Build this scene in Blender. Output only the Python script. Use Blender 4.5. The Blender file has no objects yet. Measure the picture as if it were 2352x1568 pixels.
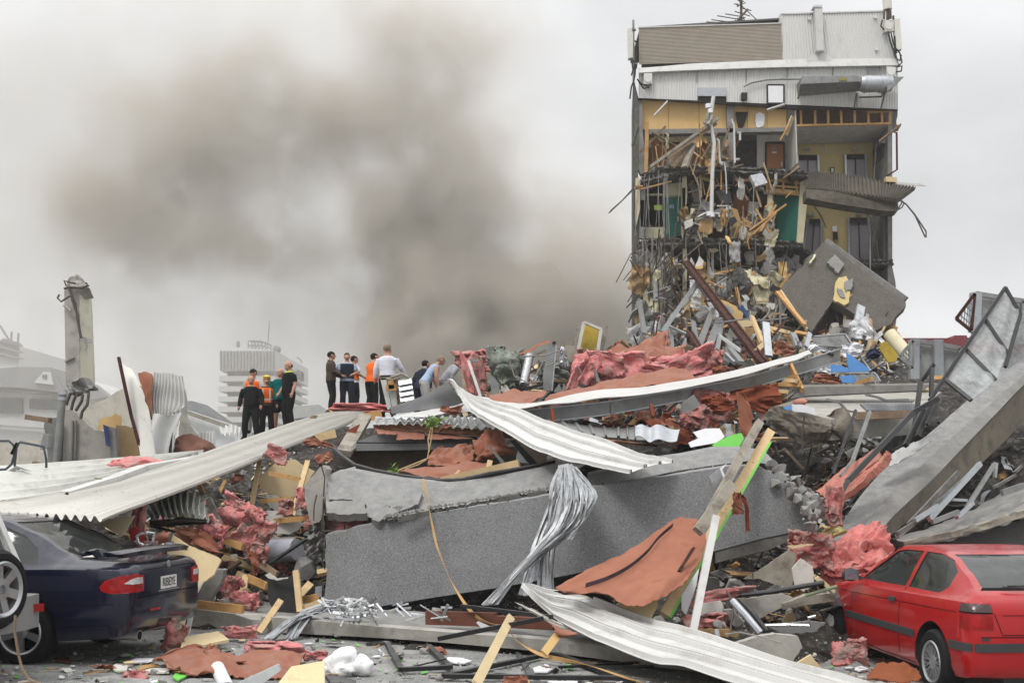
import bpy,bmesh,math,random
from mathutils import Vector,Matrix,noise
from mathutils.geometry import tessellate_polygon
from mathutils.bvhtree import BVHTree
random.seed(7)
sc = bpy.context.scene
COL = sc.collection
# ---------------------------------------------------------------- camera
F,CX,HY,H = 2560.0,1176.0,1131.0,1.7 # picture 2352 wide: focal length, centre, horizon row, eye height
def P(x,y,Y):
    return Vector(((x - CX) / F * Y,Y,H - (y - HY) / F * Y))
cam = bpy.data.cameras.new('camera'); camo = bpy.data.objects.new('camera',cam); COL.objects.link(camo)
camo.location = (0,0,H); camo.rotation_euler = (math.radians(90),0,0)
cam.sensor_width = 36; cam.lens = 36 * F / 2352; cam.shift_y = (HY - 784) / 2352
cam.clip_start = 0.1; cam.clip_end = 3000
sc.camera = camo
# ---------------------------------------------------------------- sky, sun, exposure
SUN_EL,SUN_AZ = 52,215
w = bpy.data.worlds.new('World'); sc.world = w; w.use_nodes = True
nt = w.node_tree; nt.nodes.clear()
out = nt.nodes.new('ShaderNodeOutputWorld'); bg = nt.nodes.new('ShaderNodeBackground')
sky = nt.nodes.new('ShaderNodeTexSky'); sky.sky_type = 'NISHITA'; sky.sun_disc = False
sky.sun_elevation = math.radians(SUN_EL); sky.sun_rotation = math.radians(SUN_AZ)
tc = nt.nodes.new('ShaderNodeTexCoord'); mp = nt.nodes.new('ShaderNodeMapping'); mp.inputs['Scale'].default_value = (1,1,1.8)
nz = nt.nodes.new('ShaderNodeTexNoise'); nz.inputs['Scale'].default_value = 3.2; nz.inputs['Detail'].default_value = 5; nz.inputs['Roughness'].default_value = .5
rp = nt.nodes.new('ShaderNodeValToRGB'); rp.color_ramp.elements[0].position = .36; rp.color_ramp.elements[1].position = .66
rp.color_ramp.elements[0].color = (6.9,6.95,7.0,1); rp.color_ramp.elements[1].color = (9.3,9.3,9.3,1)
mx = nt.nodes.new('ShaderNodeMixRGB'); mx.inputs[0].default_value = .94
nt.links.new(tc.outputs['Generated'],mp.inputs[0]); nt.links.new(mp.outputs[0],nz.inputs[0]); nt.links.new(nz.outputs[0],rp.inputs[0])
nt.links.new(sky.outputs[0],mx.inputs[1]); nt.links.new(rp.outputs[0],mx.inputs[2])
# an overcast sky is brighter overhead than at the horizon
sz = nt.nodes.new('ShaderNodeSeparateXYZ'); zr = nt.nodes.new('ShaderNodeMapRange'); zr.inputs[1].default_value = .3; zr.inputs[2].default_value = 1; zr.inputs[3].default_value = 1; zr.inputs[4].default_value = 2.8
zm = nt.nodes.new('ShaderNodeVectorMath'); zm.operation = 'SCALE'; nt.links.new(tc.outputs['Generated'],sz.inputs[0]); nt.links.new(sz.outputs[2],zr.inputs[0]); nt.links.new(mx.outputs[0],zm.inputs[0]); nt.links.new(zr.outputs[0],zm.inputs['Scale'])
nt.links.new(zm.outputs[0],bg.inputs[0]); bg.inputs[1].default_value = .08
nt.links.new(bg.outputs[0],out.inputs[0])
sl = bpy.data.lights.new('sun','SUN'); sl.energy = 1.4; sl.angle = math.radians(16); sl.color = (1,.97,.93)
so = bpy.data.objects.new('sun',sl); COL.objects.link(so)
d = Vector((math.sin(math.radians(SUN_AZ)) * math.cos(math.radians(SUN_EL)),math.cos(math.radians(SUN_AZ)) * math.cos(math.radians(SUN_EL)),math.sin(math.radians(SUN_EL))))
so.rotation_euler = d.to_track_quat('Z','Y').to_euler(); so.location = (0,0,40)
sc.view_settings.view_transform = 'Standard'; sc.view_settings.look = 'None'; sc.view_settings.exposure = 0.3; sc.view_settings.gamma = 1
sc.cycles.max_bounces = 7; sc.cycles.diffuse_bounces = 2; sc.cycles.glossy_bounces = 3; sc.cycles.transparent_max_bounces = 10
sc.cycles.transmission_bounces = 4; sc.cycles.volume_bounces = 1; sc.cycles.use_denoising = True
sc.cycles.volume_step_rate = 1.0; sc.cycles.volume_max_steps = 128
# ---------------------------------------------------------------- materials
MATS = {}
def srgb(c):
    if isinstance(c,str):
        v = [int(c[i:i + 2],16) / 255 for i in (0,2,4)]
        return tuple(x / 12.92 if x <= .04045 else ((x + .055) / 1.055) ** 2.4 for x in v)
    return c
def M(name,col,rough=.75,metal=0,var=.18,scale=2.5,bump=.25,bscale=25,col2=None,c2lo=.5,c2hi=.65,c2s=4,spec=.4,speck=0,speck_s=90,coat=0,dust=0,trans=0,alpha=1,sheen=0):
    """Procedural principled material. var: tone noise; col2: patches of a second colour (stain, wear); speck: fine aggregate; dust: pale dust lying on upward faces."""
    if name in MATS: return MATS[name]
    col = srgb(col); m = bpy.data.materials.new(name); m.use_nodes = True; t = m.node_tree; N = t.nodes; L = t.links
    b = N['Principled BSDF']; b.inputs['Roughness'].default_value = rough; b.inputs['Metallic'].default_value = metal
    b.inputs['Specular IOR Level'].default_value = spec if rough < .72 or spec != .4 else .1; b.inputs['Coat Weight'].default_value = coat; b.inputs['Coat Roughness'].default_value = .08
    b.inputs['Transmission Weight'].default_value = trans; b.inputs['Alpha'].default_value = alpha
    if sheen: b.inputs['Sheen Weight'].default_value = sheen; b.inputs['Sheen Roughness'].default_value = .6
    c = N.new('ShaderNodeTexCoord'); oi = N.new('ShaderNodeObjectInfo'); ad = N.new('ShaderNodeVectorMath'); ad.operation = 'MULTIPLY_ADD'
    sh = N.new('ShaderNodeCombineXYZ')
    for i in range(3): L.new(oi.outputs['Random'],sh.inputs[i])
    L.new(sh.outputs[0],ad.inputs[0]); ad.inputs[1].default_value = (37,19,53); L.new(c.outputs['Object'],ad.inputs[2])
    V = ad.outputs[0]
    def nz(s,det=4,r=.6):
        n = N.new('ShaderNodeTexNoise'); n.inputs['Scale'].default_value = s; n.inputs['Detail'].default_value = det; n.inputs['Roughness'].default_value = r; L.new(V,n.inputs[0]); return n.outputs[0]
    def ramp(src,lo,hi,a=(0,0,0,1),b_=(1,1,1,1)):
        r = N.new('ShaderNodeValToRGB'); r.color_ramp.elements[0].position = lo; r.color_ramp.elements[1].position = hi
        r.color_ramp.elements[0].color = a; r.color_ramp.elements[1].color = b_; L.new(src,r.inputs[0]); return r.outputs[0]
    def mix(f,a,b_,mode='MIX'):
        x = N.new('ShaderNodeMixRGB'); x.blend_type = mode
        for i,s in ((0,f),(1,a),(2,b_)):
            if isinstance(s,(int,float)): x.inputs[i].default_value = s
            elif isinstance(s,tuple): x.inputs[i].default_value = s if len(s) == 4 else (*s,1)
            else: L.new(s,x.inputs[i])
        return x.outputs[0]
    lo = tuple(max(0,x * (1 - var)) for x in col); hi = tuple(min(1,x * (1 + var)) for x in col)
    o = ramp(nz(scale,6,.65),.3,.7,(*lo,1),(*hi,1))
    if col2 is not None: o = mix(ramp(nz(c2s,6,.7),c2lo,c2hi),o,srgb(col2))
    if speck:
        o = mix(speck,o,ramp(nz(speck_s,2,.5),.35,.65,tuple(x * .3 for x in col) + (1,),tuple(min(1,x * 1.9) for x in col) + (1,)))
    if dust:
        g = N.new('ShaderNodeNewGeometry'); sp = N.new('ShaderNodeSeparateXYZ'); L.new(g.outputs['Normal'],sp.inputs[0])
        mu = N.new('ShaderNodeMath'); mu.operation = 'MULTIPLY'; L.new(ramp(sp.outputs[2],.35,.9),mu.inputs[0]); L.new(ramp(nz(7,5,.7),.38,.62,(.15,.15,.15,1)),mu.inputs[1])
        m2 = N.new('ShaderNodeMath'); m2.operation = 'MULTIPLY'; m2.inputs[1].default_value = dust; L.new(mu.outputs[0],m2.inputs[0])
        o = mix(m2.outputs[0],o,(.33,.32,.30)); ro = N.new('ShaderNodeMapRange'); ro.inputs[3].default_value = rough; ro.inputs[4].default_value = .9
        L.new(m2.outputs[0],ro.inputs[0]); L.new(ro.outputs[0],b.inputs['Roughness'])
    L.new(o,b.inputs['Base Color'])
    if bump:
        bp = N.new('ShaderNodeBump'); bp.inputs['Strength'].default_value = bump; bp.inputs['Distance'].default_value = .02
        L.new(nz(bscale,5,.6),bp.inputs['Height']); L.new(bp.outputs[0],b.inputs['Normal'])
    MATS[name] = m; return m
concrete = M('concrete',(.215,.21,.20),.9,var=.2,scale=3,bump=.4,bscale=18,col2=(.17,.165,.155),c2lo=.5,c2hi=.72,dust=.4)
concrete_pale = M('concrete_pale',(.36,.345,.31),.9,var=.15,bump=.4,bscale=14,col2=(.24,.23,.21),c2lo=.52,c2hi=.7,dust=.3)
concrete_dark = M('concrete_dark',(.12,.115,.105),.95,var=.35,scale=5,bump=.8,bscale=9,dust=.3)
aggregate = M('aggregate',(.21,.213,.216),.9,var=.2,scale=1.2,bump=.5,bscale=90,speck=.4,speck_s=75,col2=(.15,.148,.143),c2lo=.46,c2hi=.72,c2s=1.3,dust=.5)
aggregate_top = M('aggregate_top',(.185,.188,.19),.9,var=.16,scale=1.6,bump=.4,bscale=60,speck=.3,speck_s=75,dust=.7)
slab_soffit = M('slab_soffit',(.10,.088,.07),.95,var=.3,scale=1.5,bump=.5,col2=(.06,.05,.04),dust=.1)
fallen_face = M('fallen_face',(.105,.097,.083),.95,var=.18,scale=2.5,bump=.35,bscale=22,speck=.25,speck_s=22)
white_metal = M('white_metal',(.54,.535,.515),.42,0,var=.05,scale=1.2,bump=.05,col2=(.39,.38,.35),c2lo=.52,c2hi=.72,c2s=2.5,spec=.5)
cream_metal = M('cream_metal',(.60,.585,.535),.5,0,var=.06,scale=1.5,bump=.06,col2=(.36,.34,.29),c2lo=.58,c2hi=.74,c2s=6,spec=.4)
galv = M('galv',(.44,.46,.48),.38,.75,var=.2,scale=4,bump=.1,col2=(.28,.29,.30),c2lo=.5,c2hi=.7)
galv_dull = M('galv_dull',(.24,.245,.24),.5,.45,var=.2,scale=3,bump=.1,col2=(.16,.16,.155),c2lo=.5,c2hi=.75)
foil = M('foil',(.62,.63,.65),.25,.9,var=.2,scale=8,bump=.5,bscale=18)
timber = M('timber',(.46,.27,.11),.75,var=.22,scale=5,bump=.25,col2=(.30,.16,.07),c2lo=.55,c2hi=.75,c2s=7)
timber_pale = M('timber_pale',(.56,.41,.23),.75,var=.15,scale=5,bump=.2,col2=(.36,.25,.14),c2lo=.58,c2hi=.75)
timber_old = M('timber_old',(.21,.15,.10),.85,var=.3,scale=5,bump=.3,col2=(.30,.27,.22),c2lo=.55,c2hi=.7)
timber_grey = M('timber_grey',(.29,.265,.22),.85,var=.2,scale=5,bump=.3,col2=(.17,.15,.12))
orange_ply = M('orange_ply',(.36,.15,.045),.7,var=.2,scale=2,bump=.1,col2=(.23,.09,.03),c2lo=.5,c2hi=.75)
board = M('board',(.60,.48,.29),.85,var=.1,scale=2,bump=.15,col2=(.42,.32,.19),c2lo=.6,c2hi=.75)
board_tan = M('board_tan',(.62,.42,.19),.85,var=.08,scale=2,bump=.1,col2=(.44,.29,.13),c2lo=.62,c2hi=.78)
plaster = M('plaster',(.56,.545,.50),.9,var=.1,bump=.2,col2=(.38,.36,.32),c2lo=.55,c2hi=.7)
cream_wall = M('cream_wall',(.60,.55,.38),.85,var=.06,bump=.1,col2=(.44,.39,.27),c2lo=.6,c2hi=.78)
yellow_wall = M('yellow_wall',(.50,.40,.19),.85,var=.06,bump=.08,col2=(.37,.29,.14),c2lo=.6,c2hi=.8)
brown_board = M('brown_board',(.30,.19,.09),.85,var=.3,scale=3,bump=.3,col2=(.46,.33,.17),c2lo=.52,c2hi=.66)
paper = M('paper',(.27,.11,.07),.85,var=.12,scale=2,bump=.25,bscale=10,col2=(.25,.075,.035),c2lo=.55,c2hi=.75,dust=.18)
paper_dark = M('paper_dark',(.19,.055,.03),.9,var=.2,bump=.3,bscale=10)
pink = M('pink',(.68,.24,.235),.97,var=.35,scale=16,bump=1.0,bscale=70,col2=(.50,.34,.30),c2lo=.5,c2hi=.64,c2s=7,spec=.05,dust=.35)
pink_dusty = M('pink_dusty',(.54,.20,.185),.97,var=.35,scale=16,bump=1.0,bscale=70,col2=(.36,.27,.235),c2lo=.46,c2hi=.62,c2s=7,spec=.05,dust=.4)
wool = M('wool',(.21,.23,.19),.97,var=.3,scale=9,bump=1.0,bscale=45,col2=(.12,.13,.11),sheen=.2,spec=.1)
black_frame = M('black_frame',(.018,.018,.02),.45,.2,var=.3,bump=.05,dust=.25)
rust = M('rust',(.065,.03,.025),.8,.2,var=.35,scale=5,bump=.3,col2=(.11,.05,.035))
green = M('green',(.14,.50,.07),.6,var=.08,bump=.05)
door_green = M('door_green',(.015,.13,.095),.55,var=.1,bump=.03)
blue = M('blue',(.11,.30,.66),.7,var=.08,bump=.1)
white = M('white',(.72,.72,.74),.8,var=.06,bump=.15)
sheet_white = M('sheet_white',(.66,.66,.68),.85,var=.08,bump=.3,bscale=8)
grey_panel = M('grey_panel',(.33,.33,.325),.7,var=.12,bump=.1,col2=(.22,.22,.21))
dark = M('dark',(.028,.025,.022),.95,var=.3,bump=.3)
rebar = M('rebar',(.10,.085,.07),.7,.5,var=.3,bump=.1)
wire_grey = M('wire_grey',(.22,.21,.20),.7,var=.3,bump=0)
strap_m = M('strap_m',(.40,.235,.085),.6,var=.15,bump=.1)
leaf_m = M('leaf_m',(.06,.12,.025),.6,var=.4,bump=.1)
clad = M('clad',(.60,.595,.575),.55,var=.05,scale=.8,bump=.03,col2=(.47,.46,.44),c2lo=.58,c2hi=.8,c2s=1.2)
louvre_m = M('louvre_m',(.52,.47,.40),.6,var=.06,bump=.03)
lift_m = M('lift_m',(.27,.255,.27),.45,.3,var=.08,bump=.02)
glass = M('glass',(.55,.60,.60),.05,var=.02,bump=.05,bscale=8,alpha=.30,spec=.9)
mud_shade = M('mud_shade',(.034,.031,.028),.97,var=.5,scale=4,bump=1,bscale=9,col2=(.13,.122,.112),c2lo=.5,c2hi=.68,c2s=6)  # grit darkened to near-black so gaps between the wreckage read as shade
# ---------------------------------------------------------------- mesh builder
class MB:
    def __init__(s): s.v = []; s.f = []; s.sm = False
    def add(s,vs,fs):
        n = len(s.v); s.v += [Vector(x) for x in vs]; s.f += [[n + i for i in f] for f in fs]; return s
    def poly(s,pts,th=.03,dirn=None):
        """closed plate: outline in 3-D, extruded by th along dirn (default: its own normal, away from the camera)"""
        pts = [Vector(p) for p in pts]; n = Vector()
        for i,a in enumerate(pts): n += a.cross(pts[(i + 1) % len(pts)])
        n.normalize()
        if n.dot(pts[0] - Vector((0,0,H))) < 0: n = -n
        dv = (Vector(dirn).normalized() if dirn is not None else n) * th
        tri = tessellate_polygon([pts]); k = len(pts)
        vs = pts + [p + dv for p in pts]
        fs = [list(t) for t in tri] + [[i + k for i in reversed(t)] for t in tri] + [[i,(i + 1) % k,(i + 1) % k + k,i + k] for i in range(k)]
        return s.add(vs,fs)
    def bar(s,a,b,w=.09,h=.045,up=(0,0,1),taper=1):
        a = Vector(a); b = Vector(b); d = (b - a);
        if d.length < 1e-5: return s
        d.normalize(); up = Vector(up)
        if abs(d.dot(up)) > .97: up = Vector((0,1,0))
        r = d.cross(up).normalized(); u = r.cross(d)
        c = [(-1,-1),(1,-1),(1,1),(-1,1)]
        vs = [a + r * x * w / 2 + u * y * h / 2 for x,y in c] + [b + r * x * w * taper / 2 + u * y * h * taper / 2 for x,y in c]
        return s.add(vs,[[3,2,1,0],[4,5,6,7],[0,1,5,4],[1,2,6,5],[2,3,7,6],[3,0,4,7]])
    def box(s,c,sx,sy,sz,rz=0,bev=0):
        m = Matrix.Translation(Vector(c)) @ Matrix.Rotation(rz,4,'Z')
        vs = [m @ Vector((x * sx / 2,y * sy / 2,z * sz / 2)) for z in (-1,1) for x,y in ((-1,-1),(1,-1),(1,1),(-1,1))]
        return s.add(vs,[[3,2,1,0],[4,5,6,7],[0,1,5,4],[1,2,6,5],[2,3,7,6],[3,0,4,7]])
    def tube(s,pts,r=.01,n=6,closed=False,caps=True):
        pts = [Vector(p) for p in pts]; k = len(pts); rs = r if isinstance(r,(list,tuple)) else [r] * k
        vs = []; prev = None
        for i,p in enumerate(pts):
            d = (pts[min(i + 1,k - 1)] - pts[max(i - 1,0)]).normalized() if not closed else (pts[(i + 1) % k] - pts[i - 1]).normalized()
            if prev is None: prev = Vector((0,0,1)) if abs(d.z) < .9 else Vector((0,1,0))
            x = d.cross(prev).normalized(); y = x.cross(d); prev = y
            vs += [p + (x * math.cos(q) + y * math.sin(q)) * rs[i] for q in [2 * math.pi * j / n for j in range(n)]]
        fs = [[i * n + j,i * n + (j + 1) % n,((i + 1) % k) * n + (j + 1) % n,((i + 1) % k) * n + j] for i in range(k if closed else k - 1) for j in range(n)]
        if caps and not closed: fs += [list(range(n))[::-1],list(range((k - 1) * n,k * n))]
        return s.add(vs,fs)
    def patch(s,ctrl,nu=20,nv=8,f=None,th=.004,rag=0,seed=0,smooth=True):
        """sheet through a grid of 3-D control points; f(u,v) lifts it along its normal; rag frays its outline; th is its thickness"""
        R = random.Random(seed)
        def cr(pl,t):
            k = len(pl) - 1; x = min(t * k,k - 1e-6); i = int(x); q = x - i
            if k == 1 or not smooth: return pl[i].lerp(pl[i + 1],q)
            p0 = pl[i - 1] if i else pl[0] * 2 - pl[1]; p1 = pl[i]; p2 = pl[i + 1]; p3 = pl[i + 2] if i + 2 <= k else pl[k] * 2 - pl[k - 1]
            return .5 * (2 * p1 + (p2 - p0) * q + (2 * p0 - 5 * p1 + 4 * p2 - p3) * q * q + (3 * p1 - p0 - 3 * p2 + p3) * q ** 3)
        G = [[cr([cr([Vector(c) for c in row],i / nu) for row in ctrl],j / nv) for i in range(nu + 1)] for j in range(nv + 1)]
        def nrm(i,j):
            a = G[j][min(i + 1,nu)] - G[j][max(i - 1,0)]; b = G[min(j + 1,nv)][i] - G[max(j - 1,0)][i]; n = a.cross(b)
            return n.normalized() if n.length > 1e-9 else Vector((0,0,1))
        NR = [[nrm(i,j) for i in range(nu + 1)] for j in range(nv + 1)]
        if NR[nv // 2][nu // 2].dot(G[nv // 2][nu // 2] - Vector((0,0,H))) > 0: NR = [[-n for n in r] for r in NR]
        top = []
        for j in range(nv + 1):
            for i in range(nu + 1):
                p = G[j][i].copy(); n = NR[j][i]
                if f: p += n * f(i / nu,j / nv)
                if rag:
                    if i in (0,nu) or j in (0,nv):
                        c = G[nv // 2][nu // 2] - p; c.normalize(); p += c * R.uniform(-rag * .3,rag)
                top.append((p,n))
        k = len(top); W = nu + 1
        vs = [p for p,n in top] + [p - n * th for p,n in top]
        fs = [[j * W + i,j * W + i + 1,(j + 1) * W + i + 1,(j + 1) * W + i] for j in range(nv) for i in range(nu)]
        fs += [[x + k for x in reversed(q)] for q in fs]
        bd = [i for i in range(W)] + [j * W + nu for j in range(1,nv + 1)] + [nv * W + i for i in range(nu - 1,-1,-1)] + [j * W for j in range(nv - 1,0,-1)]
        fs += [[bd[i],bd[(i + 1) % len(bd)],bd[(i + 1) % len(bd)] + k,bd[i] + k] for i in range(len(bd))]
        s.sm = True
        return s.add(vs,fs)
    def blob(s,c,r,amp=.35,fs_=2.2,sub=3,seed=0,rot=0):
        bm = bmesh.new(); bmesh.ops.create_icosphere(bm,subdivisions=sub,radius=1); o = Vector((seed * 3.7,seed * 1.3,seed * 7.1)); c = Vector(c)
        r = (r,r,r) if isinstance(r,(int,float)) else r; m = Matrix.Rotation(rot,3,'Y')
        vs = []
        for v in bm.verts:
            q = v.co.copy(); k = 1 + amp * noise.noise(q * fs_ + o) * 1.6 + amp * .5 * noise.noise(q * fs_ * 2.7 + o) + amp * .25 * noise.noise(q * fs_ * 6 + o)
            vs.append(c + m @ Vector((q.x * r[0] * k,q.y * r[1] * k,q.z * r[2] * k)))
        fs = [[v.index for v in f.verts] for f in bm.faces]; bm.free(); s.sm = True
        return s.add(vs,fs)
    def rock(s,c,r,seed=0,flat=1):
        R = random.Random(seed); bm = bmesh.new(); c = Vector(c)
        for i in range(14):
            q = Vector((R.uniform(-1,1),R.uniform(-1,1),R.uniform(-1,1) * flat)); bm.verts.new(q.normalized() * R.uniform(.75,1) * r if flat == 1 else q * r)
        bmesh.ops.convex_hull(bm,input=bm.verts); bmesh.ops.delete(bm,geom=[v for v in bm.verts if not v.link_faces],context='VERTS')
        bm.verts.index_update(); vs = [c + v.co for v in bm.verts]; fs = [[v.index for v in f.verts] for f in bm.faces]; bm.free()
        return s.add(vs,fs)
    def lathe(s,prof,n=24,m=Matrix(),caps=True):
        """prof: (radius, height) pairs round the local z axis"""
        vs = [m @ Vector((r * math.cos(2 * math.pi * j / n),r * math.sin(2 * math.pi * j / n),z)) for r,z in prof for j in range(n)]
        fs = [[i * n + j,i * n + (j + 1) % n,(i + 1) * n + (j + 1) % n,(i + 1) * n + j] for i in range(len(prof) - 1) for j in range(n)]
        if caps: fs += [list(range(n))[::-1],list(range((len(prof) - 1) * n,len(prof) * n))]
        s.sm = True
        return s.add(vs,fs)
    def mesh(s,name,mat,org=Vector(),smooth=None,sharp=35):
        me = bpy.data.meshes.new(name); me.from_pydata([v - org for v in s.v],[],s.f); me.materials.append(mat)
        bm = bmesh.new(); bm.from_mesh(me); bmesh.ops.recalc_face_normals(bm,faces=bm.faces); bm.to_mesh(me); bm.free()
        if s.sm if smooth is None else smooth:
            for p in me.polygons: p.use_smooth = True
            me.set_sharp_from_angle(angle=math.radians(sharp))
        return me
    def centre(s):
        n = len(s.v); return Vector((sum(v.x for v in s.v) / n,sum(v.y for v in s.v) / n,min(v.z for v in s.v)))
def link(name,data,parent=None):
    o = bpy.data.objects.new(name,data); COL.objects.link(o)
    if parent: o.parent = parent
    return o
def tag(o,label,cat,group=None):
    o['label'] = label; o['category'] = cat
    if group: o['group'] = group
    return o
def thing(name,label,cat,loc,group=None):
    o = link(name,None); o.location = Vector(loc); o.empty_display_size = .2; return tag(o,label,cat,group)
def world_org(o):
    v = Vector()
    while o: v += o.location; o = o.parent
    return v
def part(name,mb,mat,parent,label=None,**k):
    """mesh part, modelled in world coordinates (its parents are unrotated when parts are added)"""
    o = link(name,mb.mesh(name,mat,world_org(parent),**k),parent)
    if label: o['label'] = label
    return o
def one(name,label,cat,mb,mat,group=None,**k):
    c = mb.centre(); o = link(name,mb.mesh(name,mat,c,**k)); o.location = c; return tag(o,label,cat,group)
def struct(name,mb,mat,**k):
    o = link(name,mb.mesh(name,mat,**k)); o['kind'] = 'structure'; return o
def stuff(name,label,cat,mb,mat,**k):
    o = link(name,mb.mesh(name,mat,**k)); o['kind'] = 'stuff'; return tag(o,label,cat)
def D(pts,Y=None):
    """picture outline -> points in the scene at depth Y (or each its own depth)"""
    return [P(p[0],p[1],p[2] if len(p) > 2 else Y) for p in pts]
def rough(pts,amp=3,step=9,seed=0,skip=()):
    """break the outline of a torn or broken edge into an irregular one"""
    R = random.Random(seed); o = []
    for i,p in enumerate(pts):
        q = pts[(i + 1) % len(pts)]; o.append(p)
        if i in skip: continue
        L = math.hypot(q[0] - p[0],q[1] - p[1]); n = int(L / step)
        for k in range(1,n):
            t = k / n; o.append(tuple(a + (b - a) * t + (R.uniform(-amp,amp) if j < 2 else 0) for j,(a,b) in enumerate(zip(p,q))))
    return o
def zoomed(ox,oy,k,pts): return [(ox + p[0] * k,oy + p[1] * k,*p[2:]) for p in pts]
def Z1(*pts): return zoomed(1391.5,0,.3343,pts)
def Z2(*pts): return zoomed(1391.5,459.8,.3343,pts)
def Z3(*pts): return zoomed(0,580.8,.3343,pts)
def Z4(*pts): return zoomed(0,1064.7,.3343,pts)
def Z5(*pts): return zoomed(726,726,.3343,pts)
def Z6(*pts): return zoomed(726,1064.7,.3343,pts)
def Z7(*pts): return zoomed(1565.7,1064.7,.3343,pts)
def Z8(*pts): return zoomed(1565.7,641.3,.3473,pts)
def Z9(*pts): return zoomed(1058.8,695.8,.1929,pts) # close look at the upper heap
def Z10(*pts): return zoomed(1440,520.3,.2006,pts) # tower, lower left
def Z11(*pts): return zoomed(1440,229.9,.2006,pts) # tower, upper left
def Z12(*pts): return zoomed(1784.8,229.9,.2006,pts) # tower, right
def Z13(*pts): return zoomed(514.3,1058.8,.2895,pts) # left cavity
def PL(a,bx=0,bz=0):
    """depth of a flat plane Y = a + bx X + bz Z at a place in the picture"""
    return lambda x,y: (a + bz * H) / (1 - bx * (x - CX) / F + bz * (y - HY) / F)
# ================================================================ ground, rubble mound
def gz(x,y=0): # the street falls gently to the right
    return max(-.27,min(0.0,-.026 * (x + 3.6))) if y < 30 else 0 - .0
def axis(lo,hi,bands):
    o = [lo]
    while o[-1] < hi:
        s = next(st for lim,st in bands if o[-1] < lim); o.append(o[-1] + s)
    return o
xs = axis(-1500,1500,[(-60,120),(-14,4),(12,.5),(60,4),(9e9,120)]); ys = axis(-30,2400,[(6,4),(20,.5),(60,4),(9e9,150)])
mb = MB(); mb.v = [Vector((x,y,gz(x,y) + (.012 * noise.noise(Vector((x * 1.3,y * 1.3,0))) if y < 20 else 0))) for y in ys for x in xs]; W_ = len(xs)
mb.f = [[j * W_ + i,j * W_ + i + 1,(j + 1) * W_ + i + 1,(j + 1) * W_ + i] for j in range(len(ys) - 1) for i in range(W_ - 1)]; mb.sm = True
asphalt = M('asphalt',(.2,.2,.195),.92,var=.3,scale=1.5,bump=.5,bscale=60,col2=(.36,.355,.34),c2lo=.42,c2hi=.62,c2s=2.2,speck=.35,speck_s=45)
struct('ground',mb,asphalt)
# mound: heights through these points of the picture
HP = [(0,1200,16),(150,1210,16),(330,1240,16),(480,1330,14.8),(600,1335,15.2),(700,1330,15.5),(560,1230,19.5),(690,1240,19.5),(480,1250,18),(330,1190,19),(700,1110,22),(640,1080,24),(450,1060,22),(760,980,25),
      (0,1090,21),(120,1085,20),(300,1075,21),(450,1060,26),(575,1016,30),(660,992,30),(560,1030,36),(740,948,33),(800,946,33),(870,945,32),(900,960,27),(980,930,31),(1050,905,30),(1200,870,30),(900,1050,21),(1050,1060,20),
      (1200,1030,19.5),(1400,1010,20),(1600,990,20),(800,1190,17.5),(1000,1210,17),(1300,1220,16.5),(1600,1190,16.5),(860,1150,18.6),(1100,1150,18.8),(760,1420,13.2),(1000,1440,13),(1200,1410,13.4),(1300,900,27),(1500,890,27),(1180,870,28),(1400,850,31),(1600,840,31),
      (1500,790,38),(1650,760,40),(1550,700,45.5),(1700,680,46),(1850,800,42),(1950,830,38),(2050,850,34),(1900,740,46.5),(1250,850,38),(1350,800,44),(1430,780,48),(1700,900,24),(1850,880,26),(2000,890,24),(2150,900,22),(2300,900,24),
      (1850,1090,19),(1900,1120,18),(2000,1040,19),(1850,1180,16.5),(1880,1240,15.5),(2000,1150,17),(2150,1000,19),(2250,1050,18),(2352,980,19),(2150,1260,15.5),(2300,1230,15.5),(2352,1150,17),(1700,1300,14.5),(1850,1300,14.3),(1650,1370,13.6),
      (1850,1350,13.4),(1600,1430,12.8),(1800,1410,12.7),(1950,1330,14.2),(1300,1400,14),(1450,1400,13.6),(2250,1330,14.6)]
HC = [(P(*h).x,h[2],P(*h).z) for h in HP]
for x in range(-11,12): HC.append((x,11.6 if x < 4 else 12.3,gz(x))); HC.append((x * 2.6,60,0))
for x in (-11,-9,-7,-5.5,-4.2,-3.2): HC += [(x,13,0),(x,14.2,.15)]
for y in range(14,60,6): HC += [(-18 - y * .1,y,.4),(19 + y * .25,y,.3)]
for x in (-12,-8): HC += [(x * 1.4,38,.8),(x * 1.2,46,0)]
def mound(x,y):
    s = t = 0
    for a,b,c in HC:
        d2 = (x - a) ** 2 + ((y - b) * .8) ** 2 + .05; w_ = d2 ** -1.9; s += w_ * c; t += w_
    return s / t
def heap(x,y): return mound(x,y) - .22 - .3 * min(1,max(0,(y - 14) / 10)) + .22 * noise.noise(Vector((x * .9,y * .9,3))) + .13 * noise.noise(Vector((x * 2.6,y * 2.6,9)))
def lip(y): return 0
xs = [-17 + .22 * i for i in range(172)]; ys = [11.4 + .2 * i for i in range(45)] + [20.5 + .35 * i for i in range(110)]
HG = {}
mb = MB()
for j,y in enumerate(ys):
    for i,x in enumerate(xs):
        z = heap(x,y)
        edge = min(1,max(0,(y - 11.4) / 1.2),max(0,(x + 17) / 2),max(0,(xs[-1] - x) / 2))
        z = (gz(x,y) - .1) * (1 - edge) + z * edge - .05 + .1 * noise.noise(Vector((x * 6,y * 6,1))) * edge
        HG[(i,j)] = z; mb.v.append(Vector((x,y,z)))
W_ = len(xs); mb.f = [[j * W_ + i,j * W_ + i + 1,(j + 1) * W_ + i + 1,(j + 1) * W_ + i] for j in range(len(ys) - 1) for i in range(W_ - 1)]
HEAP_BVH = BVHTree.FromPolygons(mb.v,mb.f)
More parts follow.
